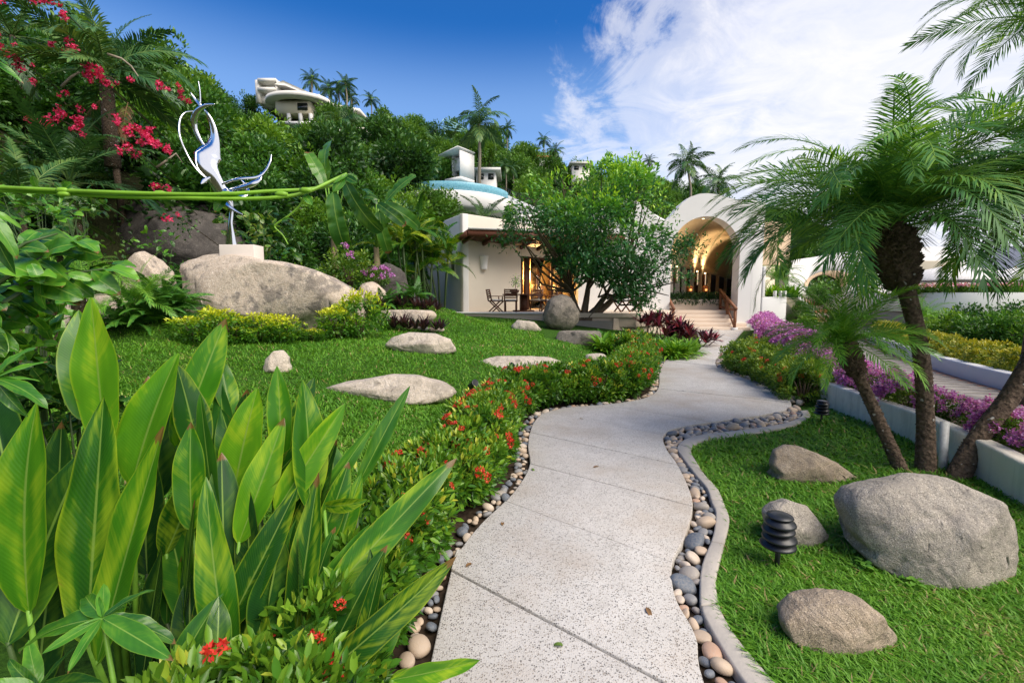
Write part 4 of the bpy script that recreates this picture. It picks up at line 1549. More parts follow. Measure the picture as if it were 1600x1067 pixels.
def blade(pts, name='blade', th=.35):
    """pts: (zx, zy, half width in zoom pixels, depth, twist)"""
    P = catmull([szp(p[0], p[1], p[3]) for p in pts], 7)
    hw = np.interp(np.linspace(0, len(pts) - 1, len(P)), range(len(pts)), [p[2] for p in pts]) * SD / FPX / 3.68 * (1.28 if th < 1 else 1.1)
    tw_ = np.interp(np.linspace(0, len(pts) - 1, len(P)), range(len(pts)), [p[4] for p in pts])
    V, F_ = [], []
    for i, p in enumerate(P):
        d = (P[min(i + 1, len(P) - 1)] - P[max(i - 1, 0)]).normalized()
        nrm = Vector((0, -1, 0))
        nrm = (nrm - d * nrm.dot(d)).normalized()
        s = d.cross(nrm)
        c_, s_ = math.cos(tw_[i]), math.sin(tw_[i])
        s, nrm = s * c_ + nrm * s_, nrm * c_ - s * s_
        t_ = max(.006, hw[i] * th)
        for k in range(10):
            a = 2 * PI * k / 10
            V.append(p + s * hw[i] * math.cos(a) + nrm * t_ * math.sin(a))
        if i:
            b = (i - 1) * 10
            F_ += [(b + k, b + (k + 1) % 10, b + 10 + (k + 1) % 10, b + 10 + k) for k in range(10)]
    F_ += [tuple(range(10))[::-1], tuple(range(len(V) - 10, len(V)))]
    return put(name, mesh(name, V, F_, CHROME, True), sc)


blade([(448, 940, 27, 0, .1), (443, 880, 22, 0, .2), (440, 810, 15, 0, .4), (446, 740, 12, .02, .3), (436, 690, 16, 0, 0), (415, 645, 20, 0, -.2)], 'stem')
blade([(425, 665, 10, 0, .2), (390, 625, 30, 0, .1), (345, 545, 32, -.05, 0), (308, 480, 44, -.05, -.25), (312, 420, 54, 0, -.3), (340, 360, 34, .05, .1), (348, 300, 24, .05, .35), (334, 235, 18, .03, .45), (312, 185, 10, 0, .4), (290, 150, 2, 0, .3)], 'main_blade')
blade([(352, 122, 2, -.1, 0), (300, 130, 8, -.08, .2), (255, 160, 12, -.05, .3), (232, 210, 14, 0, .2), (240, 265, 10, .03, 0), (262, 320, 10, .03, -.2), (292, 362, 4, 0, 0)])
blade([(212, 55, 1.5, .05, 0), (240, 95, 5, .05, .3), (270, 132, 7, .03, .3), (262, 165, 3, .02, .2)])
blade([(258, -10, 2.2, .1, 0), (268, 60, 2.6, .1, 0), (266, 128, 3, .08, 0), (240, 160, 3.4, .0, 0), (180, 172, 4, -.1, 0), (150, 220, 4.5, -.2, 0), (152, 310, 4.5, -.25, 0), (195, 415, 4.5, -.2, 0), (250, 500, 4, -.15, 0), (315, 552, 3.5, -.1, 0), (400, 568, 2, 0, 0)], 'steel_wire', 1.0)
blade([(388, 582, 4, -.05, 0), (480, 552, 7, -.15, .3), (590, 542, 6, -.1, 0), (640, 505, 7, .0, .3), (668, 455, 5, .05, 0), (677, 410, 1.5, .1, 0)])
blade([(430, 612, 8, 0, .5), (500, 598, 12, -.1, .3), (570, 580, 13, -.15, .0), (608, 552, 11, -.1, .2), (617, 512, 2, 0, 0)])
blade([(398, 600, 10, 0, .2), (440, 640, 22, -.1, .5), (500, 652, 18, -.2, .5), (538, 625, 12, -.1, 0), (520, 575, 6, .05, .2), (496, 550, 2, .1, 0)])
blade([(330, 540, 3, -.1, .2), (292, 562, 11, -.15, .2), (272, 580, 2, -.2, 0)])
blade([(395, 668, 9, 0, .3), (430, 705, 10, -.05, .2), (470, 735, 6, -.08, .1), (512, 756, 1.5, -.1, 0)])

# ------------------------------------------------------------------ pagoda path lights and spotlights
def pagoda(px, top, base, label):
    p = G(px, base, .02)
    h = (base - top) * p.y / FPX * 1.02
    t = thing('path_light', label, 'path light', p, .4, 'black pagoda path lights')
    MB().tube([(0, 0, -.05), (0, 0, h * .5)], h * .045, 8).build('stake', BLACK, t)
    for k in range(4):
        z = h * (.44 + .14 * k)
        r_ = h * (.30 - .015 * k)
        pr = [(r_ * .45, z + h * .02), (r_ * .95, z - h * .015), (r_, z), (r_ * .95, z + h * .03), (r_ * .55, z + h * .085), (r_ * .4, z + h * .12)]
        MB().lathe(pr, 24).build('tier', BLACK, t, True, rot=(.04 * (k % 2), -.03, 0))
    r_ = h * .22
    MB().lathe([(r_, h * .965), (r_ * .95, h * .985), (r_ * .5, h * 1.01), (.001, h * 1.02)], 24).build('cap', BLACK, t, True)
    return t


pagoda(1214, 797, 886, 'black tiered pagoda light in front of the smaller grey boulder')
pagoda(1283, 625, 661, 'black tiered pagoda light at the tip of the kerb')
pagoda(1206, 540, 565, 'black tiered pagoda light half hidden behind the clipped right hedge')


def spot(px, py, top, label, yaw_):
    p = GT(px, py)
    s = (py - top) * p.y / FPX
    t = thing('spotlight', label, 'spotlight', p, yaw_, 'lawn spotlights')
    MB().tube([(0, 0, -.05), (0, 0, s * .6)], s * .05, 8).build('stake', BLACK, t)
    MB().lathe([(s * .10, -s * .32), (s * .17, -s * .2), (s * .18, s * .25), (s * .24, s * .30), (s * .24, s * .34), (s * .19, s * .33)], 16, m=Matrix.Rotation(R(62), 3, 'X')).build('head', BLACK, t, True, loc=(0, 0, s * .74))
    return t


spot(738, 622, 594, 'black lawn spotlight beside the long flat rock', .8)
spot(797, 588, 568, 'black lawn spotlight in front of the long rock behind the hedge', 2.4)

# ------------------------------------------------------------------ terrace furniture
def chair_parts(t, back=True):
    for s in (-1, 1):
        MB().beam((s * .25, -.24, .0), (s * .25, .26, .46), .045, .05, up=(1, 0, 0)).build('leg', WOOD, t)
        MB().beam((s * .21, .24, .0), (s * .21, -.24, .46), .045, .05, up=(1, 0, 0)).build('leg', WOOD, t)
        MB().beam((s * .25, -.26, .44), (s * .25, -.36, .95), .05, .045, up=(1, 0, 0)).build('back_post', WOOD, t)
        MB().beam((s * .28, .24, .66), (s * .28, -.32, .66), .06, .03).build('armrest', WOOD, t)
        MB().beam((s * .27, .20, .44), (s * .27, .20, .66), .04, .04, up=(1, 0, 0)).build('arm_post', WOOD, t)
    for k in range(5):
        z = .60 + .08 * k
        MB().box((0, -.27 - (z - .44) * .2, z), (.5, .02, .055)).build('slat', WOOD, t)
    MB().box((0, 0, .45), (.5, .5, .035)).build('seat', WOOD, t)
    MB().box((0, .01, .50), (.46, .46, .06)).build('cushion', CUSH, t, bevel=.02)


TBL = A(818, 470, 19.7)
tb = thing('table', 'dark wooden dining table on the terrace', 'table', (TBL.x, TBL.y, 1.0), .25)
MB().box((0, 0, .73), (1.65, .95, .05)).build('tabletop', WOOD, tb, bevel=.01)
MB().box((0, 0, .36), (.28, .28, .72)).build('pedestal', WOOD, tb)
MB().box((0, 0, .03), (.8, .6, .06)).build('base', WOOD, tb)
for k, (px, D, rz, lab) in enumerate(((775, 19.3, -1.25, 'wooden armchair with white cushion at the left end of the terrace table'),
                                      (798, 18.95, .0, 'wooden armchair seen from behind at the near side of the table'),
                                      (837, 20.3, PI - .2, 'wooden armchair on the far side of the terrace table'),
                                      (856, 19.9, 1.9, 'wooden armchair with slatted back at the right end of the table'))):
    p = A(px, 470, D)
    c = thing('armchair', lab, 'chair', (p.x, p.y, 1.0), rz, 'wooden armchairs round the terrace table')
    chair_parts(c)
bowl = thing('bowl_plant', 'small bonsai plant in a brown bowl on the terrace table', 'plant', (A(804, 460, 19.75).x, 19.75, 1.758))
MB().lathe([(.08, 0), (.17, .06), (.22, .17), (.20, .17), (.1, .15)], 20).build('bowl', POTBROWN, bowl, True)
MB().tube([(0, 0, .15), (.05, 0, .3), (.02, .02, .42), (.08, 0, .55)], [.02, .016, .012, .006], 6).build('stem', BARK, bowl)
rs = np.random.RandomState(8)
P = np.array([.07, 0, .5]) + rs.normal(size=(130, 3)) * np.array([.11, .1, .13])
V, F_, t_ = leaves(P, rdir(rs, 130), rdir(rs, 130) + [0, 0, .8], .07, .04)
put('foliage', mesh('foliage', V, [F_], L_TREE, tint=t_), bowl)
# wall sconce
sp = hp(1.05, .10, 3.12)
scn = thing('wall_sconce', 'white cone wall light on the cream house wall', 'wall light', sp)
MB().lathe([(.13, -.30), (.15, -.28), (.145, -.25), (.19, .25), (.21, .26), (.21, .29), (.18, .29)], 18).build('shade', WHITE, scn, True)
MB().box((-FN.x * .06, -FN.y * .06, 0), (.1, .1, .3), RM).build('bracket', WHITE, scn)
# sunken lounge chairs seen right of the tree
for k, (px, D) in enumerate(((972, 19.2), (995, 19.6))):
    p = A(px, 470, D)
    c = thing('armchair', ['low wooden armchair behind the trunk fork of the garden tree', 'low wooden armchair on the terrace left of the burgundy plants'][k], 'chair', (p.x, p.y, 1.0), .5 + k, 'low armchairs on the terrace')
    chair_parts(c)

# the lit room
def lamp(pos, label, s=1.0, power=55):
    t = thing('table_lamp', label, 'lamp', pos)
    MB().lathe([(.10, 0), (.11, .03), (.05, .06), (.07, .2), (.10, .32), (.04, .45), (.03, .6)], 16).build('base', CREAM, t, True)
    V, F_ = [], []
    for k in range(25):
        a = 2 * PI * k / 24
        V += [(.30 * s * math.cos(a), .30 * s * math.sin(a), .62), (.25 * s * math.cos(a), .25 * s * math.sin(a), 1.06)]
    put('shade', mesh('shade', V, [(2 * k, 2 * k + 2, 2 * k + 3, 2 * k + 1) for k in range(24)], SHADE, True), t)
    l = bpy.data.lights.new('bulb', 'POINT')
    l.energy = power
    l.color = (1, .60, .22)
    l.shadow_soft_size = .12
    o = bpy.data.objects.new('bulb', l)
    o.location = (0, 0, 1.2)
    link(o, t)
    return t


lp = hp(5.2, -2.4, 1.75)
lamp(lp, 'lit table lamp inside the house by the folded door', 1.0, 420)
lamp(hp(8.2, -4.0, 1.75), 'second lit lamp glowing deep inside the room', 1.0, 420)
for q_, lab in ((lp, 'dark side table under the lamp by the folded door'), (hp(8.2, -4.0, 1.75), 'dark side table under the lamp deep in the room')):
    sdt = thing('side_table', lab, 'side table', (q_.x, q_.y, 1.012), yaw)
    MB().box((0, 0, .70), (.7, .6, .05)).build('tabletop', WOOD, sdt)
    MB().box((0, 0, .34), (.5, .45, .67)).build('cabinet', WOOD, sdt)
pct = thing('picture', 'dark framed picture on the wall of the lit room', 'picture', hp(6.7, -4.55, 2.75), yaw)
MB().box((0, 0, 0), (1.3, .05, 1.1)).build('frame', PAINTD, pct)
MB().box((.15, -.03, -.2), (.6, .03, .5)).build('canvas', BED, pct)
bed = thing('bed', 'bed with pale pillows inside the lit room', 'bed', hp(7.4, -2.8, 1.012), yaw)
MB().box((0, 0, .3), (2.0, 2.0, .5)).build('mattress', BED, bed, bevel=.08)
MB().box((-.5, .75, .65), (.7, .3, .4), Matrix.Rotation(-.4, 3, 'X')).build('pillow', CUSH, bed, bevel=.1)
MB().box((.4, .75, .65), (.7, .3, .4), Matrix.Rotation(-.4, 3, 'X')).build('pillow', BED, bed, bevel=.1)
dsk = thing('desk', 'dark wooden desk behind the garden tree stems', 'desk', hp(7.6, -1.0, 1.012), yaw)
MB().box((0, 0, .95), (1.7, .5, .07)).build('desktop', WOOD, dsk)
for s in (-.78, .78):
    MB().box((s, 0, .46), (.09, .4, .92)).build('leg', WOOD, dsk)

GLOWL = glow('lantern_glow', (1.0, .45, .12), .9)
# sconces and uplights inside the archway
for k, (t, lab) in enumerate(((.7, 'lit lantern sconce on the leftmost column in the archway'), (2.1, 'lit lantern sconce on the second column in the archway'), (7.6, 'lit lantern sconce on the far column in the archway'), (10.3, 'small lit sconce beside the right jamb of the archway'))):
    p = wl0 + VD * t - nd * .14
    s_ = thing('wall_sconce', lab, 'wall light', (p.x, p.y, FLZ + 1.85), math.atan2(VD.y, VD.x), 'lantern sconces in the archway')
    MB().box((0, 0, 0), (.30, .12, .85)).build('frame', WOODR, s_)
    MB().box((0, -.07, 0), (.22, .03, .75)).build('panel', SCONCE, s_)
    MB().tube([(0, -.03, .43), (0, -.03, .50)], .06, 10).build('lamp', BULB, s_)
    l = bpy.data.lights.new('uplight', 'SPOT')
    l.energy = 36 if t < 5 else 130
    l.color = (1, .68, .36)
    l.spot_size = R(115)
    l.spot_blend = .8
    l.shadow_soft_size = .2
    o = bpy.data.objects.new('uplight', l)
    o.location = (0, -.42, .60)
    o.rotation_euler = (PI - .35, 0, 0)
    link(o, s_)
dl = thing('downlight', 'small round lit downlight in the arch soffit', 'ceiling light', (ACX, AD + .45, ZT - .02))
MB().lathe([(.09, -.02), (.10, .0), (.08, .03)], 16).build('trim', WHITE, dl)
MB().lathe([(.06, -.03), (.06, -.01)], 16).build('lamp', BULB, dl)
for px, lab in ((1078, 'orange wooden lantern on the planter near the left handrail'), (1102, 'orange wooden lantern in the middle of the archway planter')):
    p = A(px, 452, 24.45)
    ln = thing('lantern', lab, 'lantern', (p.x, p.y, p.z + .04), 0, None, .72)
    MB().box((0, 0, -.08), (.3, .3, .32)).build('body', ORANGE, ln, bevel=.02)
    MB().lathe([(.30, .08), (.26, .12), (.06, .24), (.02, .26)], 4).build('roof', ORANGE, ln)
    MB().box((0, -.155, -.10), (.14, .02, .14)).build('lit_pane', GLOWL, ln)

# ------------------------------------------------------------------ market umbrellas on the right terrace
for k, (px, py, D, w_, lab) in enumerate(((1470, 436, 24.5, 150, 'white market umbrella nearest the arch house'), (1512, 430, 27, 110, 'white market umbrella behind the others near the slate roof'), (1585, 436, 23.5, 135, 'cream market umbrella at the right edge of the terrace'), (1640, 432, 26.5, 110, 'white market umbrella cut by the right edge'))):
    p = A(px, py, D)
    u = thing('umbrella', lab, 'umbrella', (p.x, p.y, zt_), .3 + k * .2)
    r_ = w_ * .5 * D / FPX
    z = p.z - zt_
    c_ = MB()
    n_ = 8
    V = [(0, 0, z + r_ * .26)] + [(r_ * math.cos(2 * PI * i / n_), r_ * math.sin(2 * PI * i / n_), z - .02) for i in range(n_)] + [(r_ * math.cos(2 * PI * i / n_), r_ * math.sin(2 * PI * i / n_), z - .12) for i in range(n_)]
    put('canopy', mesh('canopy', V, [(0, 1 + i, 1 + (i + 1) % n_) for i in range(n_)] + [(1 + i, 9 + i, 9 + (i + 1) % n_, 1 + (i + 1) % n_) for i in range(n_)], CANVAS), u)
    MB().tube([(0, 0, 0), (0, 0, z + r_ * .28)], .035, 8).build('pole', WOODR, u)
    for i in range(n_):
        a = 2 * PI * i / n_
        MB().beam((0, 0, z + r_ * .22), (r_ * .96 * math.cos(a), r_ * .96 * math.sin(a), z - .03), .025, .025).build('rib', WOODR, u)

# ------------------------------------------------------------------ pool terrace on the hill
PD, PRAD = 42.0, 5.3
pcn = A(704, 300, PD)
zp = A(704, 281, PD - PRAD).z
pool = thing('hillside_pool', 'raised round pool with blue mosaic rim above the house', 'pool', (pcn.x, PD, zp))
MB().lathe([(PRAD - .25, -.10), (PRAD, -.08), (PRAD + .02, -.12), (PRAD + .02, -.80)], 64).build('mosaic_rim', POOLT, pool, True)
MB().lathe([(PRAD - .3, -.16), (.01, -.16)], 64).build('water', WATER, pool)
MB().lathe([(PRAD + .30, -.80), (PRAD + .34, -.86), (PRAD + .30, -1.9), (PRAD + .1, -2.1), (PRAD - 1.2, -2.2), (PRAD - 1.8, -2.8), (PRAD - 2.0, -7)], 64).build('basin', WHITE, pool, True)
rw = thing('pool_ramp_wall', 'white ramp wall with black railing right of the pool', 'wall')
q0, q1 = A(786, 302, 41), A(850, 330, 39)
MB().prism([(q0.x, q0.y), (q1.x, q1.y), (q1.x, q1.y + .3), (q0.x, q0.y + .3)], 2, q1.z).build('lower_wall', WHITE, rw)
MB().add([(q0.x, q0.y, q1.z), (q1.x, q1.y, q1.z), (q1.x, q1.y, q1.z + .02), (q0.x, q0.y, q0.z), (q0.x, q0.y + .3, q1.z), (q1.x, q1.y + .3, q1.z), (q1.x, q1.y + .3, q1.z + .02), (q0.x, q0.y + .3, q0.z)],
         [(0, 1, 2, 3), (4, 7, 6, 5), (3, 2, 6, 7), (0, 3, 7, 4)]).build('sloped_wall', WHITE, rw)
for k in range(22):
    f = k / 21
    q = q0.lerp(q1, f)
    MB().beam(q + Vector((0, .15, 0)), q + Vector((0, .15, .55)), .05, .05, up=(1, 0, 0)).build('baluster', IRON, rw)
MB().beam(q0 + Vector((0, .15, .57)), q1 + Vector((0, .15, .57)), .06, .05).build('top_rail', IRON, rw)
# white tower beside the pool
TD = 46.5
q = A(718, 262, TD)
tow = thing('pool_tower', 'white box tower with slanted overhanging roof beside the pool', 'tower', (q.x, q.y, q.z), -.62, None, .72)
hw_ = 1.35
for nm, c_, d_ in (('wall', (hw_, 0, 0), (.15, 2.9, 3.4)), ('wall', (0, hw_, 0), (2.5, .15, 3.4)), ('wall', (-hw_ + .3, .45, .3), (.15, 1.6, 2.6)), ('wall', (0, -.1, .4), (2.4, .15, 1.7))):
    MB().box(c_, d_).build(nm, WHITE, tow)
MB().box((0, 0, -1.9), (2.9, 2.9, .5)).build('base', WHITE, tow)
MB().box((-.3, -.2, 1.78), (3.6, 3.5, .14), Matrix.Rotation(-.16, 3, 'Y')).build('roof', WHITE, tow)

# ------------------------------------------------------------------ houses on the hill
HD = 66.0


def hbox(parent, nm, x0, y0, x1, y1, mat, D=HD, dep=5.0, front=0.0):
    a, b = A(x0, y1, D), A(x1, y0, D)
    return MB().prism([(a.x, D + front), (b.x, D + front), (b.x, D + front + dep), (a.x, D + front + dep)], a.z, b.z).build(nm, mat, parent)


hh = thing('hilltop_house', 'large pale house with sweeping roofs on top of the hill', 'house')
HW = stucco('hill_house_wall', (.72, .69, .63))
hbox(hh, 'wall', 400, 125, 404, 160, HW, dep=6)
hbox(hh, 'wall', 404, 148, 430, 160, HW, dep=6, front=.5)
hbox(hh, 'balcony_slab', 404, 124, 432, 129, HW, dep=6, front=-.3)
hbox(hh, 'balcony_slab', 404, 138, 430, 143, HW, dep=6, front=-.3)
hbox(hh, 'recess', 405, 129, 431, 148, plain('shaded_room', (.18, .14, .11), .9), dep=3, front=2)
hbox(hh, 'wall', 431, 127, 436, 162, HW, dep=6)
hbox(hh, 'window', 437, 138, 455, 150, GLASSD, dep=.3, front=.8)
rf = MB()
ra_, rb_, rc_, rd_ = A(428, 132, HD - 1), A(442, 126, HD - 1), A(497, 151, HD - 1), A(497, 155, HD - 1)
V = [ra_, rb_, rc_, rd_, A(446, 134, HD - 1)]
V2 = [p + Vector((0, 7, 0)) for p in V]
rf.add(V + V2, [(0, 1, 2, 3, 4)[::-1], (0, 5, 6, 1), (1, 6, 7, 2), (2, 7, 8, 3), (3, 8, 9, 4), (4, 9, 5, 0), (5, 9, 8, 7, 6)])
rf.build('gable_roof', HW, hh)
hbox(hh, 'wall', 440, 140, 492, 158, HW, dep=4, front=1.5)
q = A(462, 158, HD)
V, F_ = [], []
n_ = 30
for k in range(n_):
    a = PI + PI * k / (n_ - 1)
    for r_, z in ((4.6, 0), (4.7, -.55), (3.2, -.7)):
        V.append((q.x + r_ * 1.0 * math.cos(a) * .95, HD + 1.0 + r_ * math.sin(a) * .7, q.z + z + .45))
for k in range(n_ - 1):
    F_ += [(3 * k, 3 * k + 1, 3 * k + 4, 3 * k + 3), (3 * k + 1, 3 * k + 2, 3 * k + 5, 3 * k + 4)]
F_.append(tuple(3 * k for k in range(n_)))
put('round_roof', mesh('round_roof', V, F_, HW), hh)
hbox(hh, 'lower_wall', 434, 160, 487, 180, stucco('hill_cream', (.72, .64, .48)), dep=4, front=-.5)
hbox(hh, 'window', 468, 164, 483, 175, GLASSD, dep=.2, front=-.6)
for x in (452, 470, 486):
    hbox(hh, 'column', x, 180, x + 4, 196, WHITE, dep=.5, front=-.6)
hbox(hh, 'undercroft', 446, 180, 492, 196, plain('undercroft_dark', (.05, .045, .04), .9), dep=2, front=1.5)
a_, b_ = A(498, 158, HD), A(562, 170, HD + 6)
MB().add([a_, b_, b_ + Vector((0, 6, .2)), a_ + Vector((0, 6, .2)), a_ - Vector((0, 0, .5)), b_ - Vector((0, 0, .5)), b_ + Vector((0, 6, -.3)), a_ + Vector((0, 6, -.3))],
         [(0, 1, 2, 3), (4, 7, 6, 5), (0, 4, 5, 1), (1, 5, 6, 2), (2, 6, 7, 3), (3, 7, 4, 0)]).build('long_roof', HW, hh)


def villa(label, blocks, D, mat, roofm=None, over=.5):
    """stepped block house: (x0, y0, x1, y1, depth offset, windows) in pixels at distance D"""
    t = thing('hillside_house', label, 'house', group='houses among the trees of the hillside')
    for (x0, y0, x1, y1, off, nw_) in blocks:
        a_, b_ = A(x0, y1, D), A(x1, y0, D)
        zb = min(a_.z, tz((a_.x + b_.x) / 2, D + off)) - .5
        MB().prism([(a_.x, D + off), (b_.x, D + off), (b_.x, D + off + 4), (a_.x, D + off + 4)], zb, b_.z).build('wall', mat, t)
        MB().prism([(a_.x - over, D + off - over), (b_.x + over, D + off - over), (b_.x + over, D + off + 4.5), (a_.x - over, D + off + 4.5)], b_.z + .003, b_.z + .28).build('roof', roofm or mat, t)
        for k in range(nw_):
            f = (k + .5) / nw_
            w_ = (b_.x - a_.x) / nw_ * .55
            x = a_.x + (b_.x - a_.x) * f
            MB().box((x, D + off - .02, a_.z + (b_.z - a_.z) * .5), (w_, .08, (b_.z - a_.z) * .55)).build('window', GLASSD, t)
    return t


villa('long white terrace house on the slope under the hilltop house', [(456, 197, 488, 208, 0, 2), (486, 204, 522, 218, .6, 2)], 50, WHITE)
villa('cream villa among trees below the hilltop house', [(512, 203, 538, 222, 0, 1), (536, 209, 568, 230, -.6, 2)], 54, HW)
villa('brown-roofed bungalow left of the pool tower', [(622, 255, 656, 268, 0, 2)], 52, HW, ROOFSH, .9)
villa('white villa half hidden by trees just left of the pool', [(634, 280, 662, 300, 0, 1)], 46, WHITE)
villa('white house behind the palms right of the pool tower', [(744, 268, 775, 284, 0, 2)], 50, WHITE)
villa('pale house high among trees above the garden tree', [(894, 257, 921, 268, 0, 2)], 80, HW)
villa('red-roofed house in the far wood above the garden tree', [(843, 247, 857, 252, 0, 1)], 82, HW, BRICKRED, .4)
cage = thing('roof_frame', 'pale blue lattice frame on the ridge', 'frame')
cm = plain('pale_blue_steel', (.20, .42, .50), .5)
cb = [A(x, y, 84) for x, y in ((686, 196), (694, 186), (716, 195), (730, 204), (722, 206), (700, 203))]
for i in range(6):
    for j in range(i + 1, 6):
        if (i + j) % 2 or j == i + 1:
            MB().beam(cb[i], cb[j], .16, .16).build('strut', cm, cage)
# ------------------------------------------------------------------ plant generators
def frond(L, n, ll, lw, th0, bend, vee=.45, droop=.25, a0=68, a1=24, seed=0, rr=.012, start=.12, prof=(.55, 1.0, .35), jit=.06):
    """feather leaf along +Y, upper side +Z"""
    r = np.random.RandomState(seed)
    ns = 26
    s = np.linspace(0, 1, ns)
    th = th0 - bend * s ** 1.25
    ds = L / (ns - 1)
    y = np.concatenate([[0], np.cumsum(np.cos(th[:-1]) * ds)])
    z = np.concatenate([[0], np.cumsum(np.sin(th[:-1]) * ds)])
    sx = .04 * L * np.sin(s * 2.2 + r.rand() * 6) * s
    C = np.stack([sx, y, z], 1)
    T = unit(np.gradient(C, axis=0))
    Nn = np.stack([np.zeros(ns), -np.sin(th), np.cos(th)], 1)
    Xx = np.cross(T, Nn)
    rad = rr * (1 - .85 * s)[:, None]
    ring = [C + Xx * rad, C + Nn * rad * .8, C - Xx * rad, C - Nn * rad * .8]
    V = np.stack(ring, 1).reshape(-1, 3)
    F_ = []
    for i in range(ns - 1):
        for k in range(4):
            F_.append((4 * i + k, 4 * i + (k + 1) % 4, 4 * i + 4 + (k + 1) % 4, 4 * i + 4 + k))
    parts = [(V, np.array(F_, np.int32), np.full(len(V), .85))]
    u = np.linspace(start, .995, n)
    for side in (-1, 1):
        uu = np.clip(u + r.normal(size=n) * .004, 0, 1)
        p = np.stack([np.interp(uu, s, C[:, k]) for k in range(3)], 1)
        t = unit(np.stack([np.interp(uu, s, T[:, k]) for k in range(3)], 1))
        nn_ = unit(np.stack([np.interp(uu, s, Nn[:, k]) for k in range(3)], 1))
        x = np.cross(t, nn_) * side
        a = np.radians(a0 + (a1 - a0) * uu) + r.normal(size=n) * jit
        v = vee + r.normal(size=n) * jit * 1.5
        d = t * np.cos(a)[:, None] + (x * np.cos(v)[:, None] + nn_ * np.sin(v)[:, None]) * np.sin(a)[:, None]
        l = ll * np.interp(uu, [0, .35, 1], prof) * (1 + r.normal(size=n) * .07)
        wv = unit(np.cross(d, nn_)) * lw * .5
        dn = np.array([0, 0, -1.0])
        m = p + d * (l * .5)[:, None] + dn * (l * droop * .18)[:, None]
        tip = p + d * (l * .93)[:, None] + dn * (l * droop)[:, None]
        VV = np.stack([p - wv * .5, p + wv * .5, m + wv, m - wv, tip], 1).reshape(-1, 3)
        b = np.arange(n)[:, None] * 5
        parts.append((VV, [(b + np.array([[0, 1, 2, 3]])).astype(np.int32), (b + np.array([[3, 2, 4]])).astype(np.int32)], np.repeat(np.clip(r.rand(n) * .6 + .15, 0, 1), 5)))
    return join(parts)


def frond_set(name, L, n, ll, lw, mat, ths, bend, seed=0, **k):
    out = []
    for i, th in enumerate(ths):
        V, F_, t = frond(L * (1 - .02 * i), n, ll, lw, R(th), R(bend[i] if isinstance(bend, (list, tuple)) else bend), seed=seed + i, **k)
        out.append(mesh(name, V, F_, mat, tint=t))
    return out


def palm_head(t, fr, c, n, seed, scale=1.0, name='frond', up=(0, 0, 1), spin=0.0):
    r = np.random.RandomState(seed)
    q = Vector((0, 0, 1)).rotation_difference(Vector(up).normalized()).to_matrix().to_4x4()
    k = len(fr)
    for i in range(n):
        j = min(k - 1, int((i / n) ** .8 * k))
        az_ = i * 2.39996 + r.normal() * .15 + spin
        m = Matrix.Translation(c) @ q @ Matrix.Rotation(az_, 4, 'Z') @ Matrix.Rotation(r.normal() * .16, 4, 'X') @ Matrix.Rotation(r.normal() * .35, 4, 'Y') @ Matrix.Scale(scale * (.9 + .2 * r.rand()), 4)
        put(name, fr[j], t, mat=m)


def knobby(pts, rad, seed, dens=900, spike=.03, flare=1.0):
    """palm trunk: tube covered with the stubs of old leaf bases"""
    r = np.random.RandomState(seed)
    P = catmull([Vector(p) for p in pts], 10)
    rd = np.interp(np.linspace(0, len(rad) - 1, len(P)), range(len(rad)), rad)
    b = MB().tube(P, list(rd), 12)
    for _ in range(dens):
        i = r.randint(0, len(P) - 1)
        f = r.rand()
        p = P[i].lerp(P[i + 1], f)
        d = (P[i + 1] - P[i]).normalized()
        a = r.rand() * 6.28
        x = d.cross(Vector((0, 1, .2))).normalized()
        y = d.cross(x)
        o_ = x * math.cos(a) + y * math.sin(a)
        sd_ = d.cross(o_)
        rr_ = rd[i]
        s = spike * (.6 + .8 * r.rand())
        q = p + o_ * rr_ * .9
        w_ = s * .45
        b.add([q - sd_ * w_, q + sd_ * w_, q + d * s * .9 + o_ * s * .1, q + o_ * s * .75 + d * s * .55], [(0, 1, 3), (1, 2, 3), (2, 0, 3)], r.rand())
    return b


def strap(rs, n, L, W, th=(20, 85), bend=(30, 90), segs=4, base=.03, tmin=0, tmax=1, fold=.15):
    """n strap leaves springing from the origin"""
    az_ = rs.rand(n) * 2 * PI
    t0 = np.radians(th[0] + (th[1] - th[0]) * rs.rand(n))
    bd = np.radians(bend[0] + (bend[1] - bend[0]) * rs.rand(n))
    ln = L * (.65 + .5 * rs.rand(n))
    wd = W * (.75 + .5 * rs.rand(n))
    s = np.linspace(0, 1, segs + 1)
    h = np.stack([np.cos(az_), np.sin(az_), np.zeros(n)], 1)
    sd_ = np.stack([-np.sin(az_), np.cos(az_), np.zeros(n)], 1)
    pos = h * base * rs.rand(n)[:, None]
    rows = []
    prof = np.interp(s, [0, .12, .45, .8, 1], [.35, .6, 1, .6, .02])
    for k in range(segs + 1):
        w_ = sd_ * (wd * prof[k] * .5)[:, None]
        upv = np.array([0, 0, 1.0]) * (wd * prof[k] * fold)[:, None]
        rows.append(np.stack([pos - w_ + upv, pos, pos + w_ + upv], 1))
        a = t0 - bd * s[k]
        pos = pos + (h * np.cos(a)[:, None] + np.array([0, 0, 1.0]) * np.sin(a)[:, None]) * (ln / segs)[:, None]
    V = np.stack(rows, 1)           # n, segs+1, 3, 3
    q = []
    for k in range(segs):
        for j in range(2):
            q.append((3 * k + j, 3 * k + j + 1, 3 * k + j + 4, 3 * k + j + 3))
    F_ = (np.arange(n)[:, None, None] * 3 * (segs + 1) + np.array(q)[None]).reshape(-1, 4).astype(np.int32)
    t = np.repeat(tmin + (tmax - tmin) * rs.rand(n), 3 * (segs + 1))
    return V.reshape(-1, 3), F_, t


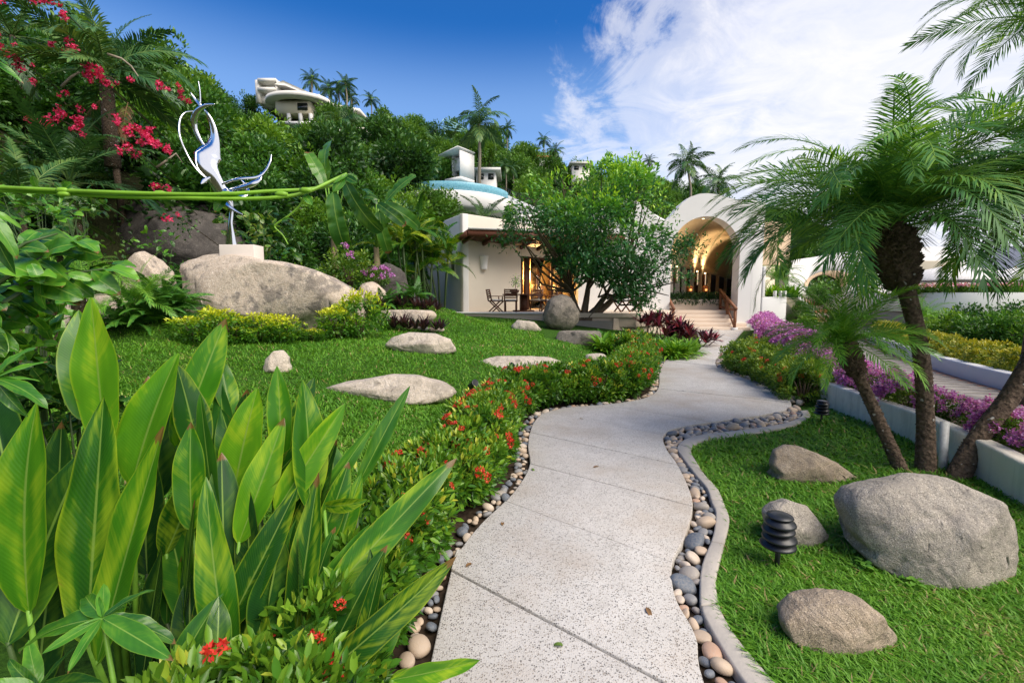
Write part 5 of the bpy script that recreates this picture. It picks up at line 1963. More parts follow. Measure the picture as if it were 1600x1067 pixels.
def blade_leaf(L, W, bend=.15, fold=.25, seed=0, nl=16, nw=8, a=.62, b=.70, ripple=.012, tear=0, side=0.0, cup=0.0):
    """one broad leaf along +Y, upper side +Z, with UVs (u across, v along)"""
    r = np.random.RandomState(seed)
    v = np.linspace(0, 1, nl + 1)
    u = np.linspace(-1, 1, nw + 1)
    pr = v ** a * (1 - v) ** b
    pr = pr / pr.max()
    pr = np.maximum(pr, .012)
    Vv, Uu = np.meshgrid(v, u, indexing='ij')
    hw = (W * .5 * pr)[:, None] * (1 + .05 * np.sin(v * 9 + r.rand() * 6))[:, None]
    x = Uu * hw
    ph = r.rand(2) * 6
    z = np.abs(x) * fold + ripple * L * np.sin(Vv * (13 + 5 * r.rand()) + ph[0] + Uu * 1.2) * np.abs(Uu) ** 1.5
    z = z - cup * (Uu ** 2) * hw
    ang = -bend * v ** 1.4 * 1.6
    ds = L / nl
    yc = np.concatenate([[0], np.cumsum(np.cos(ang[:-1]) * ds)])
    zc_ = np.concatenate([[0], np.cumsum(np.sin(ang[:-1]) * ds)])
    y = yc[:, None] - np.sin(ang)[:, None] * z
    zz = zc_[:, None] + np.cos(ang)[:, None] * z
    x = x + side * L * (v ** 2)[:, None]
    if tear:
        for _ in range(tear):
            k = r.randint(3, nl - 2)
            sgn = r.choice([-1, 1])
            m = (np.sign(Uu[k]) == sgn)
            y[k] = np.where(m, y[k] - ds * .8 * np.abs(Uu[k]), y[k])
            zz[k] = np.where(m, zz[k] - W * .12 * np.abs(Uu[k]), zz[k])
    V = np.stack([x, y, zz], -1).reshape(-1, 3)
    uv = np.stack([Uu * .5 + .5, Vv], -1).reshape(-1, 2)
    ii_ = np.arange((nl + 1) * (nw + 1)).reshape(nl + 1, nw + 1)
    F_ = np.stack([ii_[:-1, :-1], ii_[:-1, 1:], ii_[1:, 1:], ii_[1:, :-1]], -1).reshape(-1, 4).astype(np.int32)
    return V, [F_], uv


def leaf_frame(b, t, roll=0.0, face=Vector((.10, -1, .45))):
    y = (t - b).normalized()
    z = face - y * face.dot(y)
    if z.length < .05:
        z = Vector((0, 0, 1)) - y * y.z
    z.normalize()
    x = y.cross(z)
    m = Matrix((x, y, z)).transposed().to_4x4() @ Matrix.Rotation(roll, 4, 'Y')
    m.translation = b
    return m


# ------------------------------------------------------------------ three palms on the right
FR_PYG = frond_set('frond', 1.58, 66, .34, .0110, L_PALM, (76, 70, 64, 58, 52, 45, 37, 28), (88, 94, 99, 104, 108, 110, 110, 106), 10, vee=.30, droop=.20, rr=.011, jit=.09)
FR_SMALL = frond_set('frond', .95, 46, .22, .0085, L_PALM2, (84, 74, 64, 52, 38, 22), (50, 70, 88, 98, 98, 92), 30, vee=.35, droop=.16, rr=.009, jit=.08)


def garden_palm(label, pts, rad, fr, n, seed, scale, up, head_r, spin=0.0, grp='slender palms behind the largest boulder'):
    t = thing('date_palm', label, 'palm', pts[0], 0, grp)
    P = [p - pts[0] for p in pts]
    P[0] = P[0] - Vector((0, 0, .08))
    knobby(P, rad, seed, 1000, .016).build('trunk', TRUNK, t)
    d = (P[-1] - P[-2]).normalized()
    # swollen head of fibre and old leaf bases
    if head_r:
        r = np.random.RandomState(seed)
        b = knobby([P[-1] - d * head_r * 3.2, P[-1] - d * head_r * 1.8, P[-1] - d * head_r * .6, P[-1] + d * head_r * .5], [rad[-1], head_r * .9, head_r, head_r * .55], seed + 5, 520, head_r * .55)
        b.build('fibre_head', TRUNK, t)
    palm_head(t, fr, P[-1] + d * head_r * .3, n, seed, scale, up=up, spin=spin)
    return t


b0 = G(1447, 742)
garden_palm('tallest middle palm with a wide drooping crown', [b0, A(1446, 660, 4.05), A(1440, 560, 4.1), A(1418, 460, 4.12), A(1387, 372, 4.15)], [.085, .066, .062, .066, .075], FR_PYG, 84, 3, 1.1, (-.12, 0, 1), .155, .4)
b0 = G(1418, 742)
garden_palm('short left palm with a pale green crown', [b0, A(1388, 690, 4.05), A(1352, 610, 4.15), A(1322, 545, 4.2)], [.062, .05, .048, .055], FR_SMALL, 46, 4, .84, (-.25, 0, 1), .085, 1.0)
b0 = G(1488, 752)
garden_palm('right palm leaning out of the picture', [b0, A(1525, 690, 3.95), A(1578, 620, 4.0), A(1622, 540, 4.05), A(1648, 440, 4.1), A(1650, 350, 4.12)], [.09, .074, .072, .073, .075, .085], FR_PYG, 84, 5, 1.08, (.15, 0, 1), .155, .1)
# a taller palm right of the picture whose lowest fronds hang into the corner
pt = thing('date_palm', 'tall palm outside the right edge with frond tips in the upper corner', 'palm', (7.6, 6.6, 0))
knobby([Vector((0, 0, -.1)), Vector((.05, 0, 2.5)), Vector((0, .1, 5.35))], [.14, .12, .12], 77, 300, .03).build('trunk', TRUNK, pt)
palm_head(pt, FR_PYG, Vector((0, .1, 5.4)), 34, 78, 1.25)

# ------------------------------------------------------------------ flowering hedge
IX = []
for k in range(5):
    r = np.random.RandomState(60 + k)
    (V, F_, t), c = crown(r, (.36, .34, .27), 46, 3000, .052, .021, cl=.26, up=.5, mode=6, flat=.95, inner=.55, lush=.30)
    V[:, 2] = V[:, 2] * 1.05 + .27
    V[:, 2] = np.maximum(V[:, 2], .01)
    IX.append(mesh('foliage', V, [F_], L_IXORA, tint=t))
IXST = []
for k in range(2):
    r = np.random.RandomState(70 + k)
    b = MB()
    for _ in range(16):
        a = r.rand() * 6.28
        e = Vector((math.cos(a) * .24 * r.rand(), math.sin(a) * .24 * r.rand(), .26 + .12 * r.rand()))
        b.tube([(e.x * .2, e.y * .2, -.03), e * .6, e], [.008, .006, .003], 4)
    IXST.append(b.mesh('stems', BARK))


def flower_mesh(name, r, n, rad, pl, pw, mat, flat=.5):
    g = rdir(r, n)
    g[:, 2] = np.abs(g[:, 2]) * flat + .1
    P = unit(g) * rad * np.array([1, 1, .6])
    d = unit(rdir(r, n) + g * .5)
    V, F_, t = leaves(P, d, unit(g + rdir(r, n) * .4), pl, pw, 4, r.rand(n), fold=.1, droop=.05)
    return mesh(name, V, [F_], mat, tint=t)


FLW = [flower_mesh('flower_head', np.random.RandomState(80 + k), 60, .026, .017, .010, F_RED) for k in range(3)]


def ixora(p, s, seed, nfl, label, group='ixora bushes of the left hedge', fol=None, fmesh=None, fscale=1.0, name='ixora_bush', sq=1.0):
    r = np.random.RandomState(seed)
    t = thing(name, label, 'bush', p, r.rand() * 6.28, group, s)
    put('foliage', (fol or IX)[seed % len(fol or IX)], t, scale=(1, 1, sq))
    put('stems', IXST[seed % 2], t)
    for _ in range(nfl):
        a = r.rand() * 6.28
        e = math.acos(.08 + .9 * r.rand())
        g = Vector((math.sin(e) * math.cos(a), math.sin(e) * math.sin(a), math.cos(e)))
        m = Matrix.Translation((g.x * .355, g.y * .335, (g.z * .285 + .27) * sq)) @ g.to_track_quat('Z', 'Y').to_matrix().to_4x4() @ Matrix.Scale((.65 + .6 * r.rand()) * fscale, 4)
        put('flower_head', (fmesh or FLW)[r.randint(3)], t, mat=m)
    return t


hc = resample(offset(l_in, .42), 400)
hlen = sum((hc[i + 1] - hc[i]).length for i in range(399))
rs = np.random.RandomState(12)
sdist = .1
k = 0
acc = np.cumsum([0] + [(hc[i + 1] - hc[i]).length for i in range(399)])
while sdist < hlen - .2:
    i = int(np.searchsorted(acc, sdist))
    p = hc[min(i, 399)]
    far = p.y
    if p.y > 10.6:
        break
    nfl = rs.randint(3, 7) if p.y < 3.6 else (rs.randint(10, 17) if p.y < 6.3 else rs.randint(4, 9))
    s = .98 + .12 * rs.rand() if p.y < 6.2 else 1.08 + .14 * rs.rand()
    place = 'nearest' if p.y < 2.6 else 'middle' if p.y < 6.2 else 'far'
    ixora(Vector((p.x + rs.normal() * .03, p.y, tz(p.x, p.y))), s, 200 + k, nfl,
          {'nearest': 'red-flowered ixora bush in the nearest stretch of the left hedge', 'middle': 'densely red-flowered ixora bush in the bright middle stretch of the left hedge', 'far': 'red-flowered ixora bush in the far bend of the left hedge'}[place])
    if p.y > 6.0 or (p.y > 3.2 and rs.rand() < .6):
        q = offset(l_in, .66)
        qq = min(q, key=lambda w_: (w_ - p).length)
        ixora(Vector((qq.x, qq.y, tz(qq.x, qq.y) - .03)), s * .85, 300 + k, max(1, nfl // 2),
              {'nearest': 'red-flowered ixora bush on the lawn side of the nearest left hedge', 'middle': 'red-flowered ixora bush on the lawn side of the middle left hedge', 'far': 'red-flowered ixora bush on the lawn side of the far hedge bend'}[place])
    k += 1
    sdist += .34 + .06 * rs.rand()

# clipped hedge on the right of the path
CLP = []
for k in range(3):
    r = np.random.RandomState(90 + k)
    (V, F_, t), c = crown(r, (.42, .40, .30), 60, 2800, .045, .022, cl=.2, up=.6, mode=4, flat=.95, inner=.7, lush=.45)
    V[:, 2] = np.clip(V[:, 2] + .28, .01, None)
    CLP.append(mesh('foliage', V, [F_], L_CLIP, tint=t))
cr_ = [(1150, 582), (1168, 588), (1186, 595), (1204, 603), (1222, 612), (1240, 622), (1256, 632), (1166, 572), (1186, 578), (1206, 586), (1226, 594), (1246, 604), (1264, 614), (1276, 624), (1184, 562), (1206, 568), (1230, 578), (1252, 590)]
for k, (x, y) in enumerate(cr_):
    p = G(x, y)
    ixora(p + Vector((.05, .1, 0)), 1.08, 400 + k, 4 if k < 7 else 1, 'clipped yellow-green bush at the path edge of the right hedge' if k < 7 else 'clipped yellow-green bush in the inner rows of the right hedge', 'clipped bushes of the right hedge', CLP, name='clipped_bush')

# ------------------------------------------------------------------ bougainvillea along the low wall
BG, BGF = [], []
for k in range(4):
    r = np.random.RandomState(110 + k)
    (V, F_, t), c = crown(r, (.50, .46, .34), 40, 1900, .055, .034, cl=.3, up=.3, mode=4, flat=.9, inner=.5)
    V[:, 2] = np.maximum(V[:, 2] + .34, .01)
    BG.append(mesh('foliage', V, [F_], L_CLIP, tint=t))
for k in range(3):
    r = np.random.RandomState(120 + k)
    P = np.clip(r.normal(size=(46, 3)), -1.25, 1.25) * np.array([.046, .046, .036])
    V, F_, t = leaves(P, rdir(r, 46), rdir(r, 46), .042, .034, 4, r.rand(46), fold=.3, droop=.05)
    BGF.append(mesh('flower_cluster', V, [F_], F_PINK, tint=t))


def bougain(p, s, seed, nfl, label, group='purple bougainvillea bushes along the low wall', fm=None, fol=None):
    r = np.random.RandomState(seed)
    t = thing('bougainvillea', label, 'bush', p, r.rand() * 6.28, group, s)
    put('foliage', (fol or BG)[seed % 4], t)
    put('stems', IXST[seed % 2], t)
    for _ in range(nfl):
        a = r.rand() * 6.28
        e = math.acos(r.rand() ** .8 * .98)
        g = Vector((math.sin(e) * math.cos(a) * .50, math.sin(e) * math.sin(a) * .46, math.cos(e) * .36 + .34)) * (.94 + .14 * r.rand())
        put('flower_cluster', (fm or BGF)[r.randint(3)], t, g, (r.rand() * 6, r.rand() * 6, 0), .8 + .7 * r.rand())
    return t


bw_ = resample(offset(wl, -.38), 300)
bacc = np.cumsum([0] + [(bw_[i + 1] - bw_[i]).length for i in range(299)])
sdist = 1.2
k = 0
rs = np.random.RandomState(31)
while sdist < bacc[-1] - 1.2:
    p = bw_[int(np.searchsorted(bacc, sdist))]
    near = p.y < 5
    far = p.y > 9
    lab = 'purple bougainvillea spilling over the near end of the low wall' if near else 'purple bougainvillea on the slope below the right white wing' if far else 'purple bougainvillea in the planter beside the ribbed road'
    bougain(Vector((p.x + rs.normal() * .06, p.y, .22)), (.50 if near else .62) if not far else .95, 500 + k, rs.randint(30, 44), lab)
    sdist += .46 if p.y < 9 else .8
    k += 1

# ------------------------------------------------------------------ garden tree
r = np.random.RandomState(42)
tb_ = GT(909, 508)
tree = thing('garden_tree', 'spreading green tree with forked trunks beside the round boulder', 'tree', tb_)
cc = A(918, 360, 16.2) - tb_
(V1, F1, t1), c1 = crown(r, (3.15, 2.6, 2.6), 80, 27000, .165, .070, cl=.26, up=.15, mode=4, flat=.75, inner=.35, lush=.36)
extra = []
cl2 = [A(800, 385, 15.4), A(812, 372, 15.6), A(1072, 382, 15.6), A(1050, 395, 15.8), A(1040, 440, 15.8), A(1020, 300, 16.2), A(990, 268, 16.4), A(940, 262, 16.4), A(880, 285, 16.3), A(825, 300, 16), A(838, 410, 15.5), A(1000, 460, 15.8), A(965, 455, 15.5), A(1035, 330, 16), A(870, 425, 15.6), A(900, 300, 16.3), A(860, 330, 16), A(1010, 420, 15.4), A(1045, 462, 15.6), A(985, 470, 15.2), A(1030, 405, 15.4), A(1062, 440, 15.6), A(815, 325, 15.8), A(800, 348, 15.8), A(1000, 290, 16.2), A(960, 262, 16.5), A(835, 345, 15.4), A(1015, 475, 15.4), A(945, 440, 15.0)]
for q in cl2:
    q = np.array(q - tb_)
    n_ = 420
    P = q + r.normal(size=(n_, 3)) * np.array([.34, .3, .22])
    d = unit(rdir(r, n_) + np.array([0, 0, .25]))
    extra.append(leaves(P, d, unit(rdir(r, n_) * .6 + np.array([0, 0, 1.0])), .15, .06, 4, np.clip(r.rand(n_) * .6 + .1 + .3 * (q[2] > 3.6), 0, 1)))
V1 = V1 + np.array(cc)
V, F_, t = join([(V1, F1, t1)] + extra)
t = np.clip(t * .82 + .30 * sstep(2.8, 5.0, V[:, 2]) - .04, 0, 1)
W3 = V.reshape(-1, 4, 3)
pxm = 800 + (W3[:, 0, 0] + tb_.x) / (W3[:, 0, 1] + tb_.y) * FPX
pym = 465 - (W3[:, 0, 2] + tb_.z - EYE) / (W3[:, 0, 1] + tb_.y) * FPX
kp = pym < np.interp(pxm, [770, 800, 830, 865, 900, 940, 965, 1000, 1050, 1075, 1100], [392, 396, 402, 420, 434, 440, 462, 486, 482, 455, 400]) + 9 * np.sin(pxm * .21)
kp &= pym > np.interp(pxm, [770, 800, 825, 850, 880, 915, 950, 985, 1020, 1050, 1090], [372, 320, 288, 282, 272, 262, 252, 250, 276, 318, 368]) + 8 * np.sin(pxm * .17 + 1)
kp &= snoise(W3[:, 0], 91, 2, .9) > -.12
kp &= ~((pxm > 985) & (pym > 296) & (pym < 352) & (r.rand(len(pxm)) < .72))
V, t = W3[kp].reshape(-1, 3), t.reshape(-1, 4)[kp].reshape(-1)
F_ = [(np.arange(kp.sum())[:, None, None] * 4 + np.array([[0, 1, 2], [0, 2, 3]])[None]).reshape(-1, 3).astype(np.int32)]
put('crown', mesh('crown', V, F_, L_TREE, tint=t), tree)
tp_ = [Vector(c) + cc for c in c1[::3]] + [q - tb_ for q in cl2]
b = MB()
forks = [Vector((-.25, 0, .7)), Vector((.15, .1, .75)), Vector((.55, -.1, .65)), Vector((.95, .1, .75)), Vector((.2, .3, .9))]
for f in forks:
    b.tube([Vector((f.x * .15, f.y * .15, -.2)), f * .5 + Vector((0, 0, .02)), f, f * 1.6 + Vector((0, 0, .12))], [.19, .16, .12, .09], 8, cap=False)
for q in tp_:
    f = min(forks, key=lambda w_: (w_ * 1.6 - q).length)
    s0 = f * 1.6 + Vector((0, 0, .12))
    m_ = s0.lerp(q, .5) + Vector(r.normal(size=3) * .18) - Vector((0, 0, .15))
    b.tube([s0, m_, q], [.055, .035, .012], 5, cap=False)
put('trunk', b.mesh('trunk', BARK, True), tree)

# ------------------------------------------------------------------ burgundy, strap-leaf and purple plants near the tree
def rosette(name, label, cat, p, mat, n, L, W, seed, group=None, th=(20, 85), bend=(20, 80), heads=1, spread=.2, stem=.0, tmin=0, tmax=1):
    r = np.random.RandomState(seed)
    t = thing(name, label, cat, p, 0, group)
    parts = []
    sb_ = MB()
    for h in range(heads):
        o_ = np.array([r.normal() * spread, r.normal() * spread * .7, stem * (.5 + .7 * r.rand())])
        V, F_, tt = strap(r, n, L, W, th, bend, tmin=tmin, tmax=tmax)
        parts.append((V + o_, F_, tt))
        if stem:
            sb_.tube([(o_[0] * .6, o_[1] * .6, -.05), tuple(o_)], [.02, .014], 5)
    V, F_, tt = join(parts)
    put('foliage', mesh('foliage', V, F_, mat, True, tint=tt), t)
    if stem:
        sb_.build('stems', BARK, t)
    return t


for k, (x, y, D, hd, L, st, lab) in enumerate(((1010, 512, 15.5, 8, .50, .55, 'burgundy cordyline clump beside the terrace corner'), (1058, 516, 15.2, 10, .52, .50, 'burgundy cordyline clump in front of the archway steps'), (1040, 500, 16.5, 8, .55, .8, 'tall burgundy cordyline with pink tips by the left handrail'), (1078, 522, 14.6, 6, .42, .35, 'low burgundy cordyline at the path edge near the steps'))):
    p = A(x, y, D)
    rosette('cordyline', lab, 'plant', (p.x, p.y, tz(p.x, p.y)), L_CORD, 22, L, .075, 600 + k, 'burgundy cordylines', (5, 80), (10, 60), hd, .34, st)
for k, (x, y, D, lab) in enumerate(((945, 545, 11.9, 'bright green strap-leaf clump beside the flat stone slab'), (970, 548, 11.6, 'bright green strap-leaf clump left of the red-flowered bush'), (1030, 552, 11.6, 'bright green strap-leaf clump right of the red-flowered bush'), (1055, 556, 11.6, 'bright green strap-leaf clump at the path bend'), (1078, 556, 12.4, 'bright green strap-leaf clump nearest the archway'), (1045, 538, 12.9, 'bright green strap-leaf clump in front of the cordylines'))):
    p = A(x, y, D)
    rosette('strap_leaf_plant', lab, 'plant', (p.x, p.y, tz(p.x, p.y)), L_BRIGHT, 46, .62, .075, 620 + k, 'bright strap-leaf plants in the bed', (25, 88), (40, 110), 4, .22)
for k, (x, y) in enumerate(((990, 540), (1005, 556), (978, 570))):
    p = A(x, y, 11.4 - k * .7)
    ixora(Vector((p.x, p.y, tz(p.x, p.y))), 1.35 - .2 * k, 640 + k, 12, ['tall red-flowered ixora between the strap-leaf clumps', 'red-flowered ixora in front of the strap-leaf clumps', 'low red-flowered ixora where the hedge meets the bed'][k], 'ixora bushes of the bed')
for k, (x, y, D) in enumerate(((600, 478, 12.3), (622, 474, 12.6), (650, 476, 12.6), (676, 482, 12.8), (610, 506, 11.4), (632, 509, 11.3), (655, 510, 11.3), (676, 512, 11.3))):
    p = A(x, y, D)
    rosette('purple_strap_plant', 'purple-leaved plant in the upper row by the pale boulder' if k < 4 else 'purple-leaved plant in the lower row behind the edging stones', 'plant', (p.x, p.y, max(tz(p.x, p.y), p.z - .05)), L_RHOEO, 26, .36, .05, 660 + k, 'purple-leaved plants left of the house', (25, 85), (5, 50), 3, .16)

# ------------------------------------------------------------------ golden shrubs in front of the sculpture rock
YEL = []
for k in range(3):
    r = np.random.RandomState(130 + k)
    (V, F_, t), c = crown(r, (.60, .45, .36), 44, 1900, .072, .034, cl=.26, up=.25, mode=4, flat=.9, inner=.5, lush=.45)
    V[:, 2] = np.maximum(V[:, 2] + .34, .01)
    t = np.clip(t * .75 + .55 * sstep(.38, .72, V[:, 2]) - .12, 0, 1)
    YEL.append(mesh('foliage', V, [F_], L_YEL, tint=t))
for k, (x, y, s, lab) in enumerate(((285, 540, .92, 'leftmost golden-leaved shrub below the sculpture rock'), (322, 541, .9, 'golden-leaved shrub second from the left under the rock'), (352, 540, .75, 'small golden-leaved shrub below the rock overhang'), (395, 538, .85, 'golden-leaved shrub under the middle of the rock'), (430, 537, .95, 'golden-leaved shrub below the dark crack in the rock'), (475, 535, .6, 'lowest golden-leaved shrub before the rock'), (520, 532, 1.0, 'golden-leaved shrub at the right end of the rock'), (556, 530, 1.15, 'tallest golden-leaved shrub beside the purple plants'))):
    p = GT(x, y)
    t = thing('golden_shrub', lab, 'shrub', p + Vector((0, .3, 0)), k * 1.3, 'golden shrubs below the sculpture rock', s)
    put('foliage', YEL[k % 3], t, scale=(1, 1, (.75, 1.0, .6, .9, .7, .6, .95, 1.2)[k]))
    put('stems', IXST[k % 2], t, scale=1.5)

# ------------------------------------------------------------------ hillside: bank shrubs, trees, palms
BANK = []
for k, (L, W, n_, md, mt) in enumerate(((.17, .07, 3400, 4, L_BANK), (.14, .07, 3600, 4, L_BANK2), (.22, .10, 2600, 6, L_BANK), (.13, .05, 4200, 4, L_BANK2), (.20, .08, 3000, 4, L_BANK), (.15, .06, 3800, 4, L_BANK))):
    r = np.random.RandomState(140 + k)
    (V, F_, t), c = crown(r, (1.15, 1.1, 1.0), 44, n_, L, W, cl=.30, up=.05, mode=md, flat=.95, inner=.35, lush=.30)
    V[:, 2] += .75
    BANK.append(mesh('foliage', V, [F_], mt, tint=t))
HT = []
for k, (rad, n_, L, mt) in enumerate((((2.9, 2.8, 2.4), 4200, .40, L_HILL), ((2.6, 2.6, 2.9), 4200, .38, L_HILL2), ((3.2, 3.0, 2.1), 4200, .36, L_HILL3), ((2.4, 2.4, 3.2), 4200, .36, L_HILL), ((3.0, 3.0, 2.2), 4600, .34, L_HILL2))):
    r = np.random.RandomState(160 + k)
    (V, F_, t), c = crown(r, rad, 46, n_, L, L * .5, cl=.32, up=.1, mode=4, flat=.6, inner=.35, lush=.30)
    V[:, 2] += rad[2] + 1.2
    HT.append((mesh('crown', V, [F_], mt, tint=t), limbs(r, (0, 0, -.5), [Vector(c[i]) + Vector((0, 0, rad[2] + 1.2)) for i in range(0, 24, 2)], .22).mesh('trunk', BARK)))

KEEP = [(398, 122, 500, 178, 66), (500, 155, 562, 168, 66), (700, 277, 800, 335, 42), (692, 236, 742, 285, 47), (686, 184, 728, 200, 84), (896, 256, 918, 262, 80), (190, 312, 372, 398, 13.3), (690, 279, 800, 330, 42)]


def clear(p, rad, h):
    """does a plant of this size leave the houses and boulders behind it in view"""
    s = FPX / max(p.y, 1)
    x, yb, yt = 800 + p.x * s, 465 - (p.z - 1.6) * s, 465 - (p.z + h - 1.6) * s
    for x0, y0, x1, y1, D in KEEP:
        if p.y < D + 1 and x + rad * s * .85 > x0 and x - rad * s * .85 < x1 and yt < y1 and yb > y0:
            return False
    return True


rs = np.random.RandomState(77)
nb = 0
for row, (f0, sz) in enumerate(((.6, .85), (2.2, 1.0), (3.9, 1.15), (5.8, 1.3), (8.2, 1.5), (11, 1.7), (14, 1.9))):
    az_ = -1.75
    while az_ < -.02:
        d0 = float(np.interp(az_, AZ, KD[:, 0]))
        D = d0 + f0 + rs.normal() * .4
        x = az_ * D
        s = sz * (.8 + .45 * rs.rand())
        p = Vector((x, D, tz(x, D) - .15))
        if clear(p, 1.25 * s, 1.9 * s) and not (az_ > -.24 and D < 26):
            k = rs.randint(6)
            t = thing('bank_shrub', ['dark broad-leaved shrub on the overgrown bank', 'light green shrub on the overgrown bank', 'large-leaved dark shrub on the overgrown bank', 'fine light green shrub on the overgrown bank', 'deep green shrub on the overgrown bank', 'small-leaved dark shrub on the overgrown bank'][k], 'shrub', p, rs.rand() * 6.28, 'shrubs on the overgrown bank', s)
            put('foliage', BANK[k], t)
            nb += 1
        az_ += (1.75 * sz / D) * (.75 + .4 * rs.rand())

spots = []
rs = np.random.RandomState(78)
tries = 0
while len(spots) < 200 and tries < 7000:
    tries += 1
    az_ = -.95 + 1.72 * rs.rand()
    d0, d1 = float(np.interp(az_, AZ, KD[:, 0])), float(np.interp(az_, AZ, KD[:, 3]))
    D = d0 + 9 + (d1 + 8 - d0 - 9) * rs.rand() ** .8
    x = az_ * D
    z = tz(x, D)
    s = (.62 + .50 * rs.rand()) * (1.0 if D > 35 else .78) * (1.12 if D > 80 else 1.0)
    p = Vector((x, D, z - .6))
    if not clear(p, 3.0 * s, 7.2 * s):
        continue
    if any((x - a) ** 2 + ((D - b) * .7) ** 2 < (2.3 * (s + c)) ** 2 for a, b, c in spots):
        continue
    spots.append((x, D, s))
    k = (0, 1, 2, 3, 4, 1, 4)[rs.randint(7)]
    t = thing('hill_tree', ['dark rounded tree in the wood on the hillside', 'light green tree in the wood on the hillside', 'bluish spreading tree in the wood on the hillside', 'tall dark tree in the wood on the hillside', 'broad yellow-green tree in the wood on the hillside'][k], 'tree', p, rs.rand() * 6.28, 'trees of the wood on the hillside', s)
    put('crown', HT[k][0], t)
    put('trunk', HT[k][1], t)
print('bank', nb, 'hill trees', len(spots), tries)

p = A(668, 345, 33)
t = thing('hill_tree', 'light green small tree in front of the left half of the pool', 'tree', (p.x, p.y, tz(p.x, p.y) - .3), 1.0, None, .62)
put('crown', HT[1][0], t)
put('trunk', HT[1][1], t)
p = A(690, 348, 34.5)
t = thing('hill_tree', 'light green airy tree hiding the left end of the pool rim', 'tree', (p.x, p.y, tz(p.x, p.y) + .3), 3.0, None, .60)
put('crown', HT[1][0], t)
put('trunk', HT[1][1], t)
p = A(640, 345, 31)
t = thing('hill_tree', 'light green bushy tree between the banana leaves and the pool', 'tree', (p.x, p.y, tz(p.x, p.y) - .5), 2.0, None, .60)
put('crown', HT[4][0], t)
put('trunk', HT[4][1], t)
# undergrowth between the trees
r = np.random.RandomState(5)
n_ = 60000
az_ = -1.5 + 2.4 * r.rand(n_)
d0 = np.interp(az_, AZ, KD[:, 0])
d1 = np.interp(az_, AZ, KD[:, 3])
D = d0 + 1.0 + (d1 + 3 - d0) * r.rand(n_) ** 1.2
P = np.stack([az_ * D, D, terrain(az_ * D, D)], 1)
P[:, 2] += .1 + .6 * r.rand(n_)
sz = np.clip(D / 55, .2, 1.1)
V, F_, t = leaves(P, rdir(r, n_) + [0, -.3, .5], rdir(r, n_) * .6 + [0, -.3, 1], .55 * sz, .34 * sz, 4, np.clip(r.rand(n_), 0, 1))
tag(put('undergrowth', mesh('undergrowth', V, [F_], L_HILL, tint=t)), 'low green undergrowth covering the slope between the trees', 'undergrowth', kind='stuff')

FR_FAR = frond_set('frond', 3.4, 24, 1.0, .10, L_PALMF, (80, 60, 40, 20, -5, -35), (70, 85, 90, 80, 60, 30), 50, vee=.15, droop=.5, rr=.06)


def far_palm(label, cx, cy, bx, by, D, s, n=20, seed=1):
    c, b0 = A(cx, cy, D), A(bx, by, D)
    t = thing('coconut_palm', label, 'palm', b0, 0, 'tall palms on the hillside')
    e = c - b0
    m_ = e * .5 + Vector((.15 * e.length * .2, 0, 0))
    MB().tube([Vector((0, 0, min(0, tz(b0.x, b0.y) - b0.z) - 1)), m_, e], [.22 * s, .16 * s, .13 * s], 8).build('trunk', BARKP, t)
    palm_head(t, FR_FAR, e, n, seed, s)
    return t


for k, a in enumerate((
        ('palm standing alone left of the ridge palms above the house', 487, 125, 486, 152, 70, .62), ('slim palm beside the long roof of the hilltop house', 513, 138, 514, 160, 72, .58),
        ('tallest palm of the cluster behind the hilltop house', 540, 132, 542, 165, 72, .66), ('leaning palm left of the tallest ridge palm', 529, 142, 530, 165, 74, .58), ('short palm right of the ridge cluster', 549, 152, 549, 170, 74, .5),
        ('palm on the ridge before the spreading tree', 580, 156, 580, 176, 80, .58), ('palm with hanging fronds below the long white terrace roof', 533, 192, 531, 225, 52, .9), ('yellowish palm among trees left of the pool tower', 654, 214, 655, 245, 56, .72),
        ('tallest palm beside the white pool tower', 748, 194, 746, 285, 48, 1.05), ('palm on the skyline right of the pool tower', 793, 201, 791, 225, 88, .6), ('small palm on the skyline above the garden tree', 850, 219, 849, 245, 90, .56),
        ('round-headed palm on the skyline above the garden tree', 868, 236, 868, 255, 88, .66), ('tall windblown palm behind the archway', 1074, 256, 1080, 335, 52, .85), ('yellow-green palm directly above the arch', 1122, 284, 1124, 330, 46, .75),
        ('palm at the foot of the wood left of the archway', 790, 262, 790, 300, 56, .5), ('thin palm in the wood over the garden tree', 800, 262, 803, 300, 58, .5), ('low palm on the ridge over the archway', 1015, 252, 1015, 275, 96, .55))):
    far_palm(*a, seed=k + 900)
# ------------------------------------------------------------------ plants of the left bank, near
FR_BIG = frond_set('frond', 2.6, 46, .62, .045, L_PALMF, (82, 64, 46, 28, 8, -14), (50, 70, 82, 85, 70, 45), 70, vee=.30, droop=.30, rr=.028)
FR_ARE = frond_set('frond', 1.55, 34, .46, .045, L_ARECA, (84, 70, 56, 42, 26, 8), (45, 70, 85, 90, 80, 65), 75, vee=.55, droop=.30, rr=.016, a0=60, a1=18)
FR_FERN = frond_set('frond', .85, 36, .15, .026, L_FERN, (75, 58, 40, 22), (70, 85, 80, 60), 85, vee=.08, droop=.1, rr=.006, a0=80, a1=40, prof=(.8, 1.0, .15))
FR_DRY = frond_set('dry_frond', 1.5, 26, .4, .03, L_DRY, (-50, -65, -75), (20, 15, 10), 95, vee=.1, droop=.7, rr=.014)


